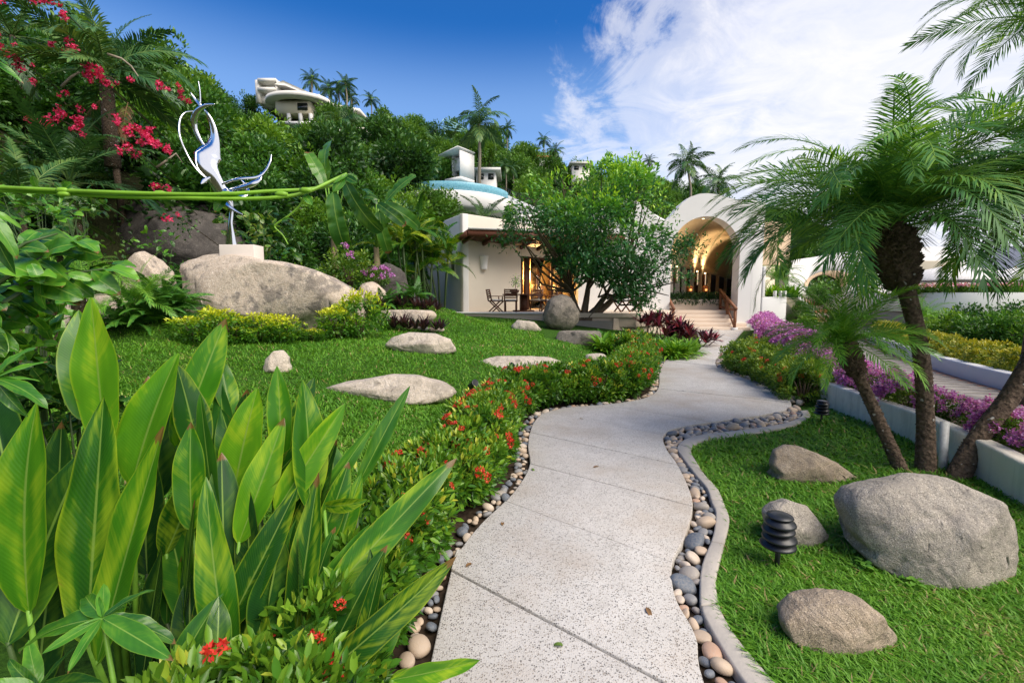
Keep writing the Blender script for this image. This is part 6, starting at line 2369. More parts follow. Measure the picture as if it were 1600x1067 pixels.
def feather(name, label, cat, p, fr, n, seed, scale=1.0, stems=0, group=None, spread=.2, up=(0, 0, 1), height=0.0, tmat=None):
    t = thing(name, label, cat, p, 0, group)
    r = np.random.RandomState(seed)
    if stems:
        for k in range(stems):
            e = Vector((r.normal() * spread, r.normal() * spread, height * (.55 + .55 * r.rand())))
            MB().tube([(e.x * .35, e.y * .35, -.1), (e.x * .6, e.y * .6, e.z * .5), e], [.05, .042, .035], 7).build('stem', tmat or STEMD, t)
            palm_head(t, fr, e, max(5, n // stems), seed + k, scale, up=(e.x * .35, e.y * .35, 1), spin=r.rand() * 6)
    else:
        palm_head(t, fr, Vector((0, 0, .05 + height)), n, seed, scale, up=up, spin=r.rand() * 6)
        drop = Vector(p).z - tz(p[0], p[1])
        if drop > .12 and fr is not FR_FERN:
            MB().tube([(.1, .1, -drop - .1), (.06, .04, -drop * .5), (0, 0, height + .06)], [.10, .085, .08], 8).build('trunk', TRUNK, t)
    return t


p = A(165, 120, 13.6)
t = feather('bank_palm', 'large feather palm on top of the bank at upper left', 'palm', p - Vector((0, 0, 1.0)), FR_BIG, 24, 11, 1.0, height=1.0)
MB().tube([(0, 0, -1.5), (0, 0, 1.0)], [.2, .16], 9).build('trunk', TRUNK, t)
for k, (x, y, D) in enumerate(((165, 150, 13.2), (200, 160, 13.2))):
    q = A(x, y, D) - Vector(t.location)
    put('dry_frond', FR_DRY[k], t, q, (0, 0, 2.4 + k), .8)
for k, (x, y, D, s, lab) in enumerate(((110, 290, 12.2, .95, 'feather palm with long fronds below the crimson flowers'), (20, 60, 14.5, 1.0, 'feather palm at the top left corner of the bank'), (30, 330, 10.6, .8, 'feather palm at the left edge behind the shrub'))):
    p = A(x, y, D)
    feather('bank_palm', lab, 'palm', p, FR_BIG, 16, 20 + k, s, up=(.25, -.4, 1))
for k, (x, y, D, s, lab) in enumerate(((640, 470, 17.2, 1.0, 'areca palm clump left of the house wall'), (668, 488, 17.8, 1.05, 'areca palm clump touching the house wall'), (690, 488, 18.8, .95, 'areca palm clump behind the house corner'))):
    p = A(x, y, D)
    feather('areca_palm', lab, 'palm', (p.x, p.y, tz(p.x, p.y)), FR_ARE, 34, 40 + k * 7, s, stems=6, spread=.42, height=2.9, group='areca palms by the house')
# palms in front of the pool basin
for k, (x, y, D, lab) in enumerate(((752, 345, 30, 'fan of palm leaves in front of the pool basin'), (790, 350, 31, 'palm leaves between the pool and the garden tree'))):
    p = A(x, y, D)
    feather('bank_palm', lab, 'palm', p, FR_BIG, 14, 60 + k, .9)

# small trunked palms left of the rock
for k, (bx, by, tx_, ty_, D, s, lab) in enumerate(((78, 525, 66, 462, 7.6, .60, 'left of the two small palms with ringed trunks'), (116, 520, 122, 448, 7.9, .62, 'right of the two small palms with ringed trunks'))):
    b0, c0_ = A(bx, by, D), A(tx_, ty_, D)
    b0.z = tz(b0.x, b0.y)
    t = thing('small_palm', lab, 'palm', b0, 0, 'small ringed palms by the pale rock')
    knobby([Vector((0, 0, -.1)), (c0_ - b0) * .5 + Vector((.03, 0, 0)), c0_ - b0], [.11, .095, .10], 31 + k, 420, .035).build('trunk', TRUNK, t)
    palm_head(t, FR_SMALL, c0_ - b0, 24, 33 + k, 1.15)
for k, (x, y, D, s, lab) in enumerate(((215, 470, 8.6, 1.2, 'grey-green cycad left of the pale rock'), (250, 500, 8.9, 1.0, 'fern clump against the left end of the rock'), (205, 525, 8.4, 1.0, 'dark fern clump at the lawn edge'), (240, 528, 8.6, 1.05, 'fern clump between the cycad and the golden shrubs'), (275, 500, 9.0, .9, 'fern clump under the left facet of the rock'))):
    p = A(x, y, D)
    p.z = max(tz(p.x, p.y), p.z - .1)
    feather('fern', lab, 'fern', p, FR_SMALL if k == 0 else FR_FERN, 26, 70 + k, s, group='ferns left of the sculpture rock')
for k, (x, y, D, s, lab) in enumerate(((600, 480, 12.6, .8, 'light fern above the purple plants'), (625, 470, 12.9, .8, 'light fern beside the pale boulder'), (648, 468, 13.2, .95, 'tall light fern at the foot of the areca palms'), (940, 522, 13.0, .6, 'small fern beside the flat slab'), (1008, 520, 13.6, .7, 'small fern at the foot of the cordylines'))):
    p = A(x, y, D)
    p.z = tz(p.x, p.y) if p.x > -1 else p.z
    feather('fern', lab, 'fern', p, FR_FERN, 18, 80 + k, s, group='light ferns near the terrace')

# ------------------------------------------------------------------ banana plants
BAN = []
for k in range(5):
    V, F_, uv = blade_leaf(1.9, .52, .35 + .25 * k, .20, 20 + k, 26, 6, .35, .32, .010, tear=7)
    BAN.append(mesh('leaf', V, F_, B_BANANA, True, uv=uv))


def banana(label, x, y, D, seed, lv):
    p = A(x, y, D)
    p.z = tz(p.x, p.y) - .1
    t = thing('banana_plant', label, 'plant', p, 0, 'banana plants on the bank')
    hgt = lv[0]
    MB().tube([(0, 0, -.2), (.03, 0, hgt * .6), (0, 0, hgt)], [.17, .13, .08], 10).build('stem', plain('banana_stem%d' % seed, (.16, .13, .06), .7), t)
    r = np.random.RandomState(seed)
    for (bx, by, ex, ey, dd, j, ro) in lv[1]:
        b_, e_ = A(bx, by, D + dd) - p, A(ex, ey, D + dd * 2 - .2) - p
        s = (e_ - b_).length / 1.75
        m = leaf_frame(b_, e_, ro) @ Matrix.Scale(s, 4)
        put('leaf', BAN[j], t, mat=m)
        MB().tube([Vector((0, 0, hgt * .9)), (Vector((0, 0, hgt)) + b_) * .5 + Vector((0, 0, .1)), b_], [.04, .03, .02], 5).build('stalk', STEM, t)
    return t


banana('banana plant with upright split leaves behind the vine', 522, 400, 14.5, 1, (2.6, ((508, 292, 482, 232, .3, 0, .3), (512, 284, 494, 205, .5, 1, -.6), (520, 300, 527, 388, -.3, 2, .1), (540, 285, 573, 360, -.3, 2, .5), (530, 280, 560, 270, .2, 3, .3))))
banana('banana plant with one bright upright leaf left of the pool', 588, 400, 15.5, 2, (2.5, ((602, 316, 640, 268, .2, 0, -.3), (600, 318, 656, 345, -.2, 3, .2), (592, 312, 562, 300, .0, 3, -.2), (590, 318, 622, 340, -.4, 2, .3), (592, 330, 600, 388, -.3, 2, .1), (588, 320, 572, 285, .4, 1, .6), (605, 322, 640, 352, .3, 4, .1))))

# ------------------------------------------------------------------ broad-leaved shrubs and creepers of the bank
LEAFS = []
for k in range(5):
    V, F_, uv = blade_leaf(1.0, .46, .15 + .15 * k, .22, 40 + k, 8, 4, .6, .7, .02)
    LEAFS.append(V)
LS_F, LS_UV = F_, uv
SH = [mesh('leaf', V, LS_F, B_SHRUB, True, uv=LS_UV) for V in LEAFS]
PO = [mesh('leaf', V * np.array([1.5, 1, 1]), LS_F, B_POTHOS, True, uv=LS_UV) for V in LEAFS]
GL = [mesh('leaf', V * np.array([1.2, 1, 1]), LS_F, B_HELID, True, uv=LS_UV) for V in LEAFS]


def broad(name, label, cx, cy, D, w_, h, n, L, ms, seed, group=None, stemm=None, dirs=(0, -.5, .2), cat='shrub', dz=.25):
    """shrub of broad leaves filling a w x h pixel patch at distance D"""
    r = np.random.RandomState(seed)
    c = A(cx, cy, D)
    s = D / FPX
    g = Vector((c.x, c.y, tz(c.x, c.y)))
    if g.z > c.z:
        g = c - Vector((0, 0, h * s * .5))
    t = thing(name, label, cat, g, 0, group)
    sb_ = MB()
    for k in range(n):
        q = rdir(r, 1)[0] * (r.rand() ** .4)
        p_ = Vector((q[0] * w_ * .5 * s, q[1] * w_ * .3 * s, q[2] * h * .5 * s)) + (c - g)
        d = Vector(q) * .6 + Vector(dirs) + Vector(r.normal(size=3) * .35)
        l = L * (.7 + .5 * r.rand())
        m = leaf_frame(p_, p_ + d.normalized() * l, r.normal() * .4, Vector((r.normal() * .2, -.5, .9))) @ Matrix.Scale(l, 4)
        put('leaf', ms[r.randint(len(ms))], t, mat=m)
        if k % 8 == 0:
            sb_.tube([Vector((p_.x * .2, p_.y * .2, -.05)), p_ * .6 + Vector((0, 0, .05)), p_], [.012, .008, .004], 4)
    sb_.build('stems', stemm or STEMD, t)
    return t


broad('pothos', 'creeper with yellow-splashed leaves beside the sculpture stem', 405, 365, 11.6, 70, 60, 60, .20, PO, 1, cat='creeper')
broad('pothos', 'yellow-splashed leaves left of the sculpture stem', 352, 345, 11.4, 26, 40, 14, .22, PO, 2, cat='creeper')
broad('broad_shrub', 'dark broad-leaved plant right of the sculpture plinth', 430, 385, 11.8, 90, 50, 55, .26, GL, 3)
broad('broad_shrub', 'broad-leaved plant in the dark gap left of the plinth', 245, 380, 11.4, 60, 50, 40, .17, SH, 4)
broad('broad_shrub', 'rounded-leaf plant high on the bank under the vine', 60, 330, 8.2, 130, 70, 80, .22, SH, 5)
broad('broad_shrub', 'whorled broad-leaved plant under the feather palm', 130, 320, 9.5, 90, 50, 60, .22, GL, 6)
# rounded bougainvillea behind the rock
p = A(548, 432, 13.0)
t = bougain(Vector((p.x, p.y, p.z - .35)), 1.7, 801, 2, 'rounded pink-flowered bush behind the sculpture rock', None)
p = A(590, 436, 12.9)
bougain(Vector((p.x, p.y, p.z - .25)), .8, 802, 14, 'pink-flowered bush at the right side of the rounded bush', None)

# ------------------------------------------------------------------ crimson bougainvillea sprays on the bank
CRF = []
for k in range(3):
    r = np.random.RandomState(180 + k)
    P = np.clip(r.normal(size=(34, 3)), -1.2, 1.2) * np.array([.065, .05, .045])
    V, F_, t_ = leaves(P, rdir(r, 34), rdir(r, 34), .07, .058, 4, r.rand(34), fold=.3, droop=.05)
    CRF.append(mesh('flower_cluster', V, [F_], F_CRIM, tint=t_))
r = np.random.RandomState(9)
for (x0, y0, x1, y1, D, n_, lab) in ((66, 180, 132, 206, 10.4, 16, 'crimson bougainvillea spray low on the left bank above the palm fronds'), (136, 106, 168, 140, 10.6, 11, 'crimson bougainvillea spray below the large bank palm'), (150, 118, 190, 130, 10.7, 5, 'small crimson spray right of the palm trunk'),
                                     (165, 182, 280, 246, 10.4, 22, 'long crimson bougainvillea spray left of the sculpture'), (0, 68, 32, 94, 10.2, 7, 'crimson spray at the left edge of the bank'), (84, 4, 106, 20, 10.6, 6, 'crimson spray near the top of the bank'), (34, 0, 56, 8, 10.4, 5, 'crimson spray at the top edge of the picture'),
                                     (105, 74, 126, 90, 10.6, 5, 'small crimson spray above the left palm fronds'), (262, 136, 292, 156, 11.5, 6, 'small red spray above the sculpture loop'), (95, 158, 106, 168, 10.3, 3, 'tiny crimson spray above the long low spray'), (200, 228, 226, 250, 10.4, 5, 'crimson spray under the long left spray'), (284, 344, 290, 356, 11.9, 2, 'single crimson flowers over the dark boulder'), (240, 285, 262, 296, 10.9, 3, 'red flowers just under the vine'), (40, 104, 66, 122, 10.2, 4, 'faded crimson spray under the left edge spray')):
    D = max(D, min(GT(x0, y0).y, GT(x1, y1).y, 15) - 2.7)
    a_, b_ = A(x0, y0, D), A(x1, y1, D)
    t = thing('bougainvillea_spray', lab, 'flowers', a_, 0, 'crimson bougainvillea sprays on the bank')
    e = b_ - a_
    MB().tube([Vector((0, 2.6, -.9)), Vector((0, .1, 0)), e * .5 + Vector((0, 0, .06)), e], [.014, .01, .008, .004], 5).build('branch', BARK, t)
    for k in range(n_):
        f = (k + r.rand()) / n_
        q = e * f + Vector(r.normal(size=3) * .14) + Vector((0, -.05, .03))
        put('flower_cluster', CRF[r.randint(3)], t, q, (r.rand() * 6, r.rand() * 6, 0), .50 + .7 * r.rand())
    P = np.array([list(e * f) for f in r.rand(60)]) + r.normal(size=(60, 3)) * .14
    V, F_, t_ = leaves(P, rdir(r, 60), rdir(r, 60) + [0, 0, 1], .10, .065)
    put('leaves', mesh('leaves', V, [F_], L_BANK, tint=t_), t)
# bare twigs on the bank
for k, (pts, lab) in enumerate((([(168, 85), (190, 92), (205, 104), (216, 120), (235, 140)], 'bare grey branch hanging under the bank palm'), ([(96, 136), (112, 120), (126, 112)], 'bare forked twig left of the crimson sprays'), ([(245, 262), (262, 250), (275, 240), (285, 255)], 'tangle of bare twigs beside the sculpture'))):
    P = [A(x, y, max(10.5, min(GT(x, y).y, 14) - 1.2) + .1 * i) for i, (x, y) in enumerate(pts)]
    o = MB().tube(P, [.035 - .005 * i for i in range(len(P))], 6).build('bare_branch', BARKP, smooth=True)
    tag(o, lab, 'branch')

# ------------------------------------------------------------------ foreground: broad strap leaves
HL = []      # base px, tip px, width px, depth at base and tip, roll, bend, dark?
HELI = [
    ((165, 700), (143, 468), 76, 1.75, 1.80, .10, .05, 0), ((138, 660), (122, 486), 46, 1.85, 1.95, .7, .05, 0), ((205, 760), (262, 552), 92, 1.70, 1.85, -.25, .10, 0),
    ((135, 1010), (164, 626), 96, 1.45, 1.60, .0, .05, 0), ((45, 960), (18, 632), 104, 1.42, 1.52, -.25, .18, 0), ((10, 1010), (120, 700), 88, 1.40, 1.68, .35, .06, 1),
    ((150, 1040), (249, 676), 90, 1.40, 1.52, -.25, .05, 0), ((275, 700), (351, 500), 50, 1.95, 2.10, .35, .04, 0), ((362, 650), (340, 555), 26, 2.1, 2.15, .6, .05, 0),
    ((312, 720), (284, 570), 30, 1.9, 1.95, 1.0, .05, 0), ((365, 770), (396, 608), 66, 1.95, 2.05, .1, .10, 0), ((402, 740), (372, 612), 66, 2.05, 2.1, -.3, .15, 1),
    ((440, 720), (437, 574), 36, 2.0, 2.05, .3, .05, 0), ((455, 680), (491, 590), 28, 2.1, 2.2, .2, .05, 0), ((425, 740), (493, 618), 38, 2.0, 2.1, .35, .05, 0),
    ((372, 850), (446, 658), 52, 1.8, 1.95, .25, .06, 0), ((400, 780), (493, 668), 38, 1.9, 2.0, -.7, .10, 0), ((300, 830), (291, 663), 46, 1.7, 1.78, .3, .05, 0),
    ((338, 830), (312, 620), 42, 1.85, 1.9, -.4, .05, 1), ((430, 800), (538, 634), 46, 1.85, 2.0, .25, .06, 0), ((362, 1070), (306, 755), 52, 1.5, 1.62, .45, .10, 0),
    ((350, 990), (466, 768), 56, 1.55, 1.7, .05, .05, 0), ((455, 1045), (494, 745), 50, 1.55, 1.7, .05, .05, 0), ((500, 945), (706, 712), 52, 1.65, 1.95, -.1, .12, 0),
    ((480, 1075), (716, 884), 54, 1.42, 1.62, .1, .12, 0), ((610, 1062), (750, 1036), 40, 1.40, 1.48, .1, .08, 0), ((595, 1060), (572, 865), 36, 1.6, 1.68, .3, .10, 1),
    ((505, 790), (566, 792), 24, 1.9, 1.85, .2, .45, 0), ((395, 960), (382, 760), 46, 1.75, 1.85, -.2, .05, 1), ((430, 960), (470, 800), 46, 1.8, 1.9, .3, .05, 1), ((300, 980), (262, 800), 56, 1.65, 1.8, .2, .05, 1),
    ((330, 1050), (400, 860), 46, 1.6, 1.75, -.3, .1, 1), ((230, 900), (220, 700), 66, 1.85, 1.95, .2, .05, 1), ((90, 860), (95, 660), 70, 1.9, 2.0, -.2, .05, 1), ((420, 1060), (440, 900), 40, 1.6, 1.7, .5, .1, 1), ((540, 1070), (520, 920), 40, 1.6, 1.7, -.4, .1, 1),
    ((15, 760), (-20, 590), 70, 1.7, 1.8, .3, .05, 1), ((265, 1075), (330, 930), 46, 1.4, 1.5, -.3, .3, 1), ((60, 1080), (75, 840), 80, 1.55, 1.6, .1, .06, 1),
    ((250, 780), (238, 590), 56, 2.0, 2.1, .4, .05, 1), ((350, 1075), (372, 880), 44, 1.62, 1.75, .4, .05, 1), ((420, 1000), (400, 850), 44, 1.7, 1.8, -.3, .05, 1), ((500, 1075), (452, 905), 44, 1.6, 1.7, .3, .08, 1), ((470, 1080), (560, 960), 40, 1.5, 1.62, .2, .15, 1), ((300, 1080), (290, 900), 52, 1.55, 1.65, .2, .05, 1), ((220, 1080), (250, 860), 60, 1.6, 1.7, -.3, .05, 1), ((560, 1075), (640, 930), 36, 1.55, 1.7, .3, .1, 1), ((515, 900), (560, 740), 36, 1.9, 2.05, .2, .06, 0), ((390, 800), (350, 640), 50, 2.0, 2.05, .2, .05, 1), ((480, 900), (512, 730), 40, 1.9, 2.0, -.2, .1, 1)]
_r = np.random.RandomState(404)
for _ in range(34):
    _x, _y = _r.uniform(255, 560), _r.uniform(760, 1070)
    _d = 1.5 + (1070 - _y) / 310 * .55 + _r.normal() * .05
    _l, _an = _r.uniform(120, 210), _r.normal() * .30 + (_x - 380) / 700
    HELI.append(((_x, _y), (_x + _l * math.sin(_an), _y - _l * math.cos(_an)), _r.uniform(24, 42), _d, _d + .10, _r.normal() * .5, _r.uniform(.03, .25), int(_r.rand() < .55)))
CL = [('leftmost clump of tall broad paddle leaves in the foreground', 60, 1.62), ('clump of tall bright paddle leaves second from the left edge', 190, 1.72), ('clump of paddle leaves in front of the small pale stone', 320, 1.78), ('clump of upright paddle leaves nearest the flat lawn rock', 425, 1.85), ('clump of long arching paddle leaves leaning over the path', 540, 1.55)]
plants = []
for lab, px, D in CL:
    p = A(px, 900, D)
    plants.append(thing('paddle_leaf_plant', lab, 'plant', (p.x, p.y, tz(p.x, p.y)), 0, 'paddle-leaf plants in the foreground'))
for k, (b_, t_, w_, d0, d1, ro, bd, dk_) in enumerate(HELI):
    pb_, pt_ = A(b_[0], b_[1], d0), A(t_[0], t_[1], d1)
    L = (pt_ - pb_).length
    W = w_ * (d0 + d1) / 2 / FPX
    i = min(range(5), key=lambda j: abs(CL[j][1] - b_[0]))
    V, F_, uv = blade_leaf(L * 1.02, W / max(.45, math.cos(ro)), bd, .16 + .10 * ((k * 7) % 5) / 5, 300 + k, 22, 10, .62, .84, .006, side=.03 * ((k % 3) - 1))
    root = Vector(plants[i].location)
    m = leaf_frame(pb_, pt_, ro, Vector((.15 * ((k % 5) - 2) / 2, -1, .35 - .2 * (k % 2))))
    m.translation = pb_ - root
    lf = put('leaf', mesh('leaf', V, F_, B_HELID if dk_ else B_HELI, True, uv=uv), plants[i], mat=m)
    q = pb_ - root
    g0 = Vector((q.x * .45, q.y * .45, -.05))
    MB().tube([g0, g0.lerp(q, .5) + Vector((0, 0, .03)), q + (pt_ - pb_) * .02], [.014, .011, .007], 7).build('stalk', STEM if not dk_ else STEMD, plants[i], True)

# star-shaped shoot in front and other small foreground plants
V, F_, uv = blade_leaf(1.0, .22, .18, .22, 900, 12, 6, .55, .8, .01)
LANC = mesh('leaf', V, F_, B_SHRUB, True, uv=uv)
V, F_, uv = blade_leaf(1.0, .25, .45, .22, 901, 12, 6, .55, .8, .015)
LANC2 = mesh('leaf', V, F_, B_SHRUB, True, uv=uv)


def shoot(label, c, D, tips, seed, root=0.0):
    pc_ = A(c[0], c[1], D)
    g = Vector((pc_.x - root, pc_.y, tz(pc_.x - root, pc_.y)))
    t = thing('leafy_shoot', label, 'plant', g, 0, 'small shoots in the lower left corner')
    MB().tube([Vector((0, 0, -.05)), (pc_ - g) * .5 + Vector((.03, 0, 0)), pc_ - g], [.010, .008, .005], 6).build('stem', STEM, t)
    for k, (x, y, dd) in enumerate(tips):
        e = A(x, y, D + dd)
        l = (e - pc_).length
        m = leaf_frame(pc_ - g, e - g, .3 * ((k % 3) - 1), Vector((0, -.5, .9))) @ Matrix.Scale(l, 4)
        put('leaf', LANC if k % 2 else LANC2, t, mat=m)
    return t


shoot('star-shaped shoot of narrow leaves in the lower left corner', (160, 965), 1.12, ((285, 985, .02), (265, 1025, -.08), (0, 990, .0), (60, 1020, -.08), (118, 915, .08), (162, 905, .1), (240, 905, .1), (100, 1050, -.12), (205, 935, .08)), 1)
shoot('second narrow-leaved shoot at the bottom left corner', (60, 1075), 1.15, ((0, 1030, 0), (150, 1060, -.05), (40, 990, .06), (110, 1010, .05), (-30, 1060, -.05)), 2)
shoot('curled-leaf shoot at the left edge below the shrub', (-10, 590), 1.25, ((78, 618, -.02), (70, 560, .05), (30, 650, -.03), (62, 590, .04), (45, 530, .06)), 3, .7)

# broad-leaved shrub reaching in from the left edge
r = np.random.RandomState(21)
c0_ = A(-40, 640, 2.1)
t = thing('broad_shrub', 'shrub of large drooping leaves reaching in at the left edge', 'shrub', (c0_.x, c0_.y, tz(c0_.x, c0_.y)), 0)
ORG = Vector(t.location)
twigs = [[(-60, 520), (0, 440), (70, 400), (120, 375)], [(-60, 520), (10, 450), (90, 430), (165, 420)], [(-60, 540), (10, 470), (60, 440)], [(-60, 500), (-10, 410), (40, 380), (90, 365)]]
for k, tw_ in enumerate(twigs):
    P = [A(x, y, 2.05 + .06 * i - .05 * k) - ORG for i, (x, y) in enumerate(tw_)]
    MB().tube([Vector((0, 0, -.05))] + P, [.02, .014, .010, .007, .004][:len(P) + 1], 6).build('twig', STEMD, t, True)
V, F_, uv = blade_leaf(1.0, .50, .35, .20, 905, 12, 6, .55, .62, .02)
BRL = [mesh('leaf', V, F_, B_SHRUB, True, uv=uv)]
V, F_, uv = blade_leaf(1.0, .46, .7, .25, 906, 12, 6, .55, .62, .03)
BRL.append(mesh('leaf', V, F_, B_SHRUB, True, uv=uv))
for k in range(100):
    tw_ = twigs[r.randint(4)]
    i = r.randint(1, len(tw_))
    f = r.rand()
    x = tw_[i - 1][0] * (1 - f) + tw_[i][0] * f
    y = tw_[i - 1][1] * (1 - f) + tw_[i][1] * f
    D = 2.05 + .06 * (i - 1 + f) + r.normal() * .08
    a = r.uniform(-1.2, 1.7)
    l = r.uniform(36, 66)
    e = A(x + math.cos(a) * l, y + math.sin(a) * l * .75, D + r.normal() * .06)
    b_ = A(x, y, D)
    m = leaf_frame(b_ - ORG, e - ORG, r.normal() * .35, Vector((r.normal() * .2, -.6, .8))) @ Matrix.Scale((e - b_).length, 4)
    put('leaf', BRL[r.randint(2)], t, mat=m)
broad('broad_shrub', 'glossy shrub at the left edge under the large drooping leaves', 40, 540, 2.6, 150, 140, 90, .16, SH, 22, dirs=(.2, -.3, .5))
broad('broad_shrub', 'low glossy shrub behind the tall paddle leaves', 110, 620, 2.5, 160, 110, 90, .15, GL, 23, dirs=(.1, -.4, .5))
broad('broad_shrub', 'dark leafy shrub at the left edge beyond the drooping leaves', 20, 480, 5.0, 150, 90, 90, .25, SH, 24, dirs=(.1, -.4, .4))
shoot('long leaves hanging in at the left edge under the vine', (-30, 325), 1.3, ((36, 395, 0), (20, 430, .02), (40, 350, .05), (10, 300, .05)), 4, 1.0)
shoot('yellow-green leaf tips at the upper left edge', (-25, 85), 1.25, ((14, 92, 0), (38, 126, .02), (20, 110, .03)), 5, 1.2)

# green vine across the picture
vn = thing('vine', 'bright green vine stem stretching in from the left edge', 'vine', A(-60, 290, 1.15))
O_ = Vector(vn.location)


def vtube(nm, pts, r0, r1):
    P = catmull([A(x, y, D) - O_ for x, y, D in pts], 6)
    return MB().tube(P, list(np.linspace(r0, r1, len(P))), 8).build(nm, STEMV, vn, True)


STEMV = plain('vine_stem', (.20, .40, .03), .45)
for _x, _y in ((98, 298), (100, 304), (354, 304), (368, 310), (478, 298), (250, 303), (440, 304)):
    _c = A(_x, _y, 1.11) - O_
    MB().tube([_c - Vector((.014, 0, 0)), _c - Vector((.006, 0, -.001)), _c + Vector((.004, 0, .001)), _c + Vector((.014, 0, 0))], [.0045, .0072, .0068, .0045], 8).build('node', STEMV, vn, True)
_g = Vector((-2.3, 1.35, tz(-2.3, 1.35)))
MB().tube(catmull([_g - O_, Vector((-2.25, 1.33, 1.0)) - O_, Vector((-2.0, 1.28, 1.75)) - O_, A(-60, 293, 1.15) - O_], 6), .0075, 8).build('stem', STEMV, vn, True)
vtube('stem', [(-60, 290, 1.15), (60, 296, 1.12), (180, 301, 1.1), (300, 304, 1.1), (360, 303, 1.1), (420, 299, 1.12), (480, 296, 1.15), (530, 288, 1.2)], .0055, .004)
vtube('stem', [(-60, 296, 1.15), (60, 300, 1.13), (180, 307, 1.11), (300, 310, 1.1), (380, 311, 1.1), (440, 308, 1.11), (480, 300, 1.13), (520, 282, 1.18), (542, 272, 1.2)], .0055, .004)
vtube('tendril', [(476, 304, 1.13), (468, 322, 1.13), (450, 338, 1.13), (432, 350, 1.13), (430, 356, 1.13), (442, 368, 1.13), (450, 382, 1.13)], .003, .0015)
for k, (x, y, ex, ey) in enumerate(((354, 304, 334, 330), (330, 304, 328, 290), (98, 298, 108, 285), (100, 300, 92, 318), (476, 304, 486, 318), (440, 345, 452, 340), (540, 276, 520, 298), (545, 272, 520, 285), (540, 276, 556, 284), (354, 303, 360, 290))):
    b_, e = A(x, y, 1.12) - O_, A(ex, ey, 1.1) - O_
    put('leaf', LANC if k % 2 else SH[1], vn, mat=leaf_frame(b_, e, .3 * (k % 3 - 1)) @ Matrix.Scale((e - b_).length, 4))

# ------------------------------------------------------------------ right background planting
GH = []
for k in range(2):
    r = np.random.RandomState(190 + k)
    (V, F_, t_), c = crown(r, (.5, .45, .30), 60, 2200, .06, .032, cl=.2, up=.6, mode=4, flat=.95, inner=.7, lush=.5)
    V[:, 2] = np.maximum(V[:, 2] + .28, .01)
    GH.append(mesh('foliage', V, [F_], leaf_mat('copper_hedge_leaf%d' % k, [(.04, .09, .01), (.20, .27, .02), (.48, .44, .04)], tr=.25), tint=t_))
hw2 = resample(offset(rc, -2.35)[12:30], 17)
for k, p in enumerate(hw2):
    t = thing('golden_hedge_bush', 'yellow-green clipped hedge bush along the white road wall', 'bush', (p.x, p.y, .12), k, 'hedge along the white road wall', 1.05)
    put('foliage', GH[k % 2], t)
for k, (x, y, D, s, lab) in enumerate(((1490, 540, 13.5, 1.25, 'loose green shrub behind the golden hedge'), (1545, 545, 12.5, 1.3, 'dense green shrub behind the golden hedge'), (1600, 550, 12.0, 1.35, 'green shrub at the right edge of the picture'), (1520, 530, 15.5, 1.4, 'green shrub below the white parapet'), (1590, 525, 15, 1.5, 'rear green shrub at the right edge'), (1650, 545, 13, 1.5, 'green shrub just outside the right edge'), (1450, 520, 17, .9, 'small shrub beside the undercroft wall'))):
    p = A(x, y, D)
    t = thing('garden_shrub', lab, 'shrub', (p.x, p.y, 0), k * 1.7, 'green shrubs beyond the road', s * .56)
    put('foliage', BANK[(1, 5, 3, 0, 5, 4, 3)[k]], t)
    put('stems', IXST[k % 2], t, scale=3)
# flowers on the terrace parapet
ROSE = []
for k in range(2):
    r = np.random.RandomState(195 + k)
    (V, F_, t_), c = crown(r, (.55, .35, .22), 40, 1100, .09, .05, cl=.25, up=.4, mode=4, flat=.9, inner=.5)
    ROSE.append(mesh('foliage', V + np.array([0, 0, .14]), [F_], L_BANK2, tint=t_))
RFL = []
for k in range(2):
    r = np.random.RandomState(197 + k)
    P = r.rand(150, 3) * np.array([1.1, .6, .14]) + np.array([-.55, -.3, .26])
    V, F_, t_ = leaves(P, rdir(r, 150), rdir(r, 150) + [0, 0, 1], .10, .08, 4, r.rand(150))
    RFL.append(mesh('blossoms', V, [F_], F_ROSE, tint=t_))
ph = resample([p + Vector((0, .42, 0)) for p in twc], 19)
for k, p in enumerate(ph):
    t = thing('parapet_flowers', 'pink-flowered plant in the row along the white terrace parapet', 'flowers', (p.x, p.y, zt_), (k % 3 - 1) * .1, 'pink flowers along the terrace parapet')
    put('foliage', ROSE[k % 2], t)
    put('blossoms', RFL[k % 2], t)
# plants in the planter opening and along the wing
for k, (x, y, D, s, lab) in enumerate(((1206, 462, 23.6, .8, 'leafy plant at the left of the wing planter'), (1222, 462, 23.7, .8, 'leafy plant in the middle of the wing planter'), (1238, 462, 23.9, .8, 'leafy plant at the right of the wing planter'))):
    p = A(x, y, D)
    rosette('planter_plant', lab, 'plant', (p.x, p.y, zled - .05), L_BRIGHT, 40, .85, .09, 700 + k, 'plants in the wing planter', (20, 88), (30, 90), 3, .25)
for k, (x, y, D, s, lab) in enumerate(((1255, 475, 24, .7, 'yellow-green bush beside the wing wall'), (1262, 500, 22, .75, 'bush at the foot of the wing wall'), (1278, 452, 28, .9, 'rounded bush left of the terracotta stairs'), (1345, 455, 29, .9, 'rounded bush right of the terracotta stairs'), (1390, 470, 27, 1.0, 'dark bush behind the tallest palm trunk'), (1310, 520, 19, .7, 'small bush at the far bend of the road'))):
    p = A(x, y, D)
    t = thing('garden_shrub', lab, 'shrub', (p.x, p.y, max(0, p.z - .9 * s)), k, 'bushes near the arch house', s * .7)
    put('foliage', BANK[(3, 1, 5, 1, 0, 3)[k]], t)
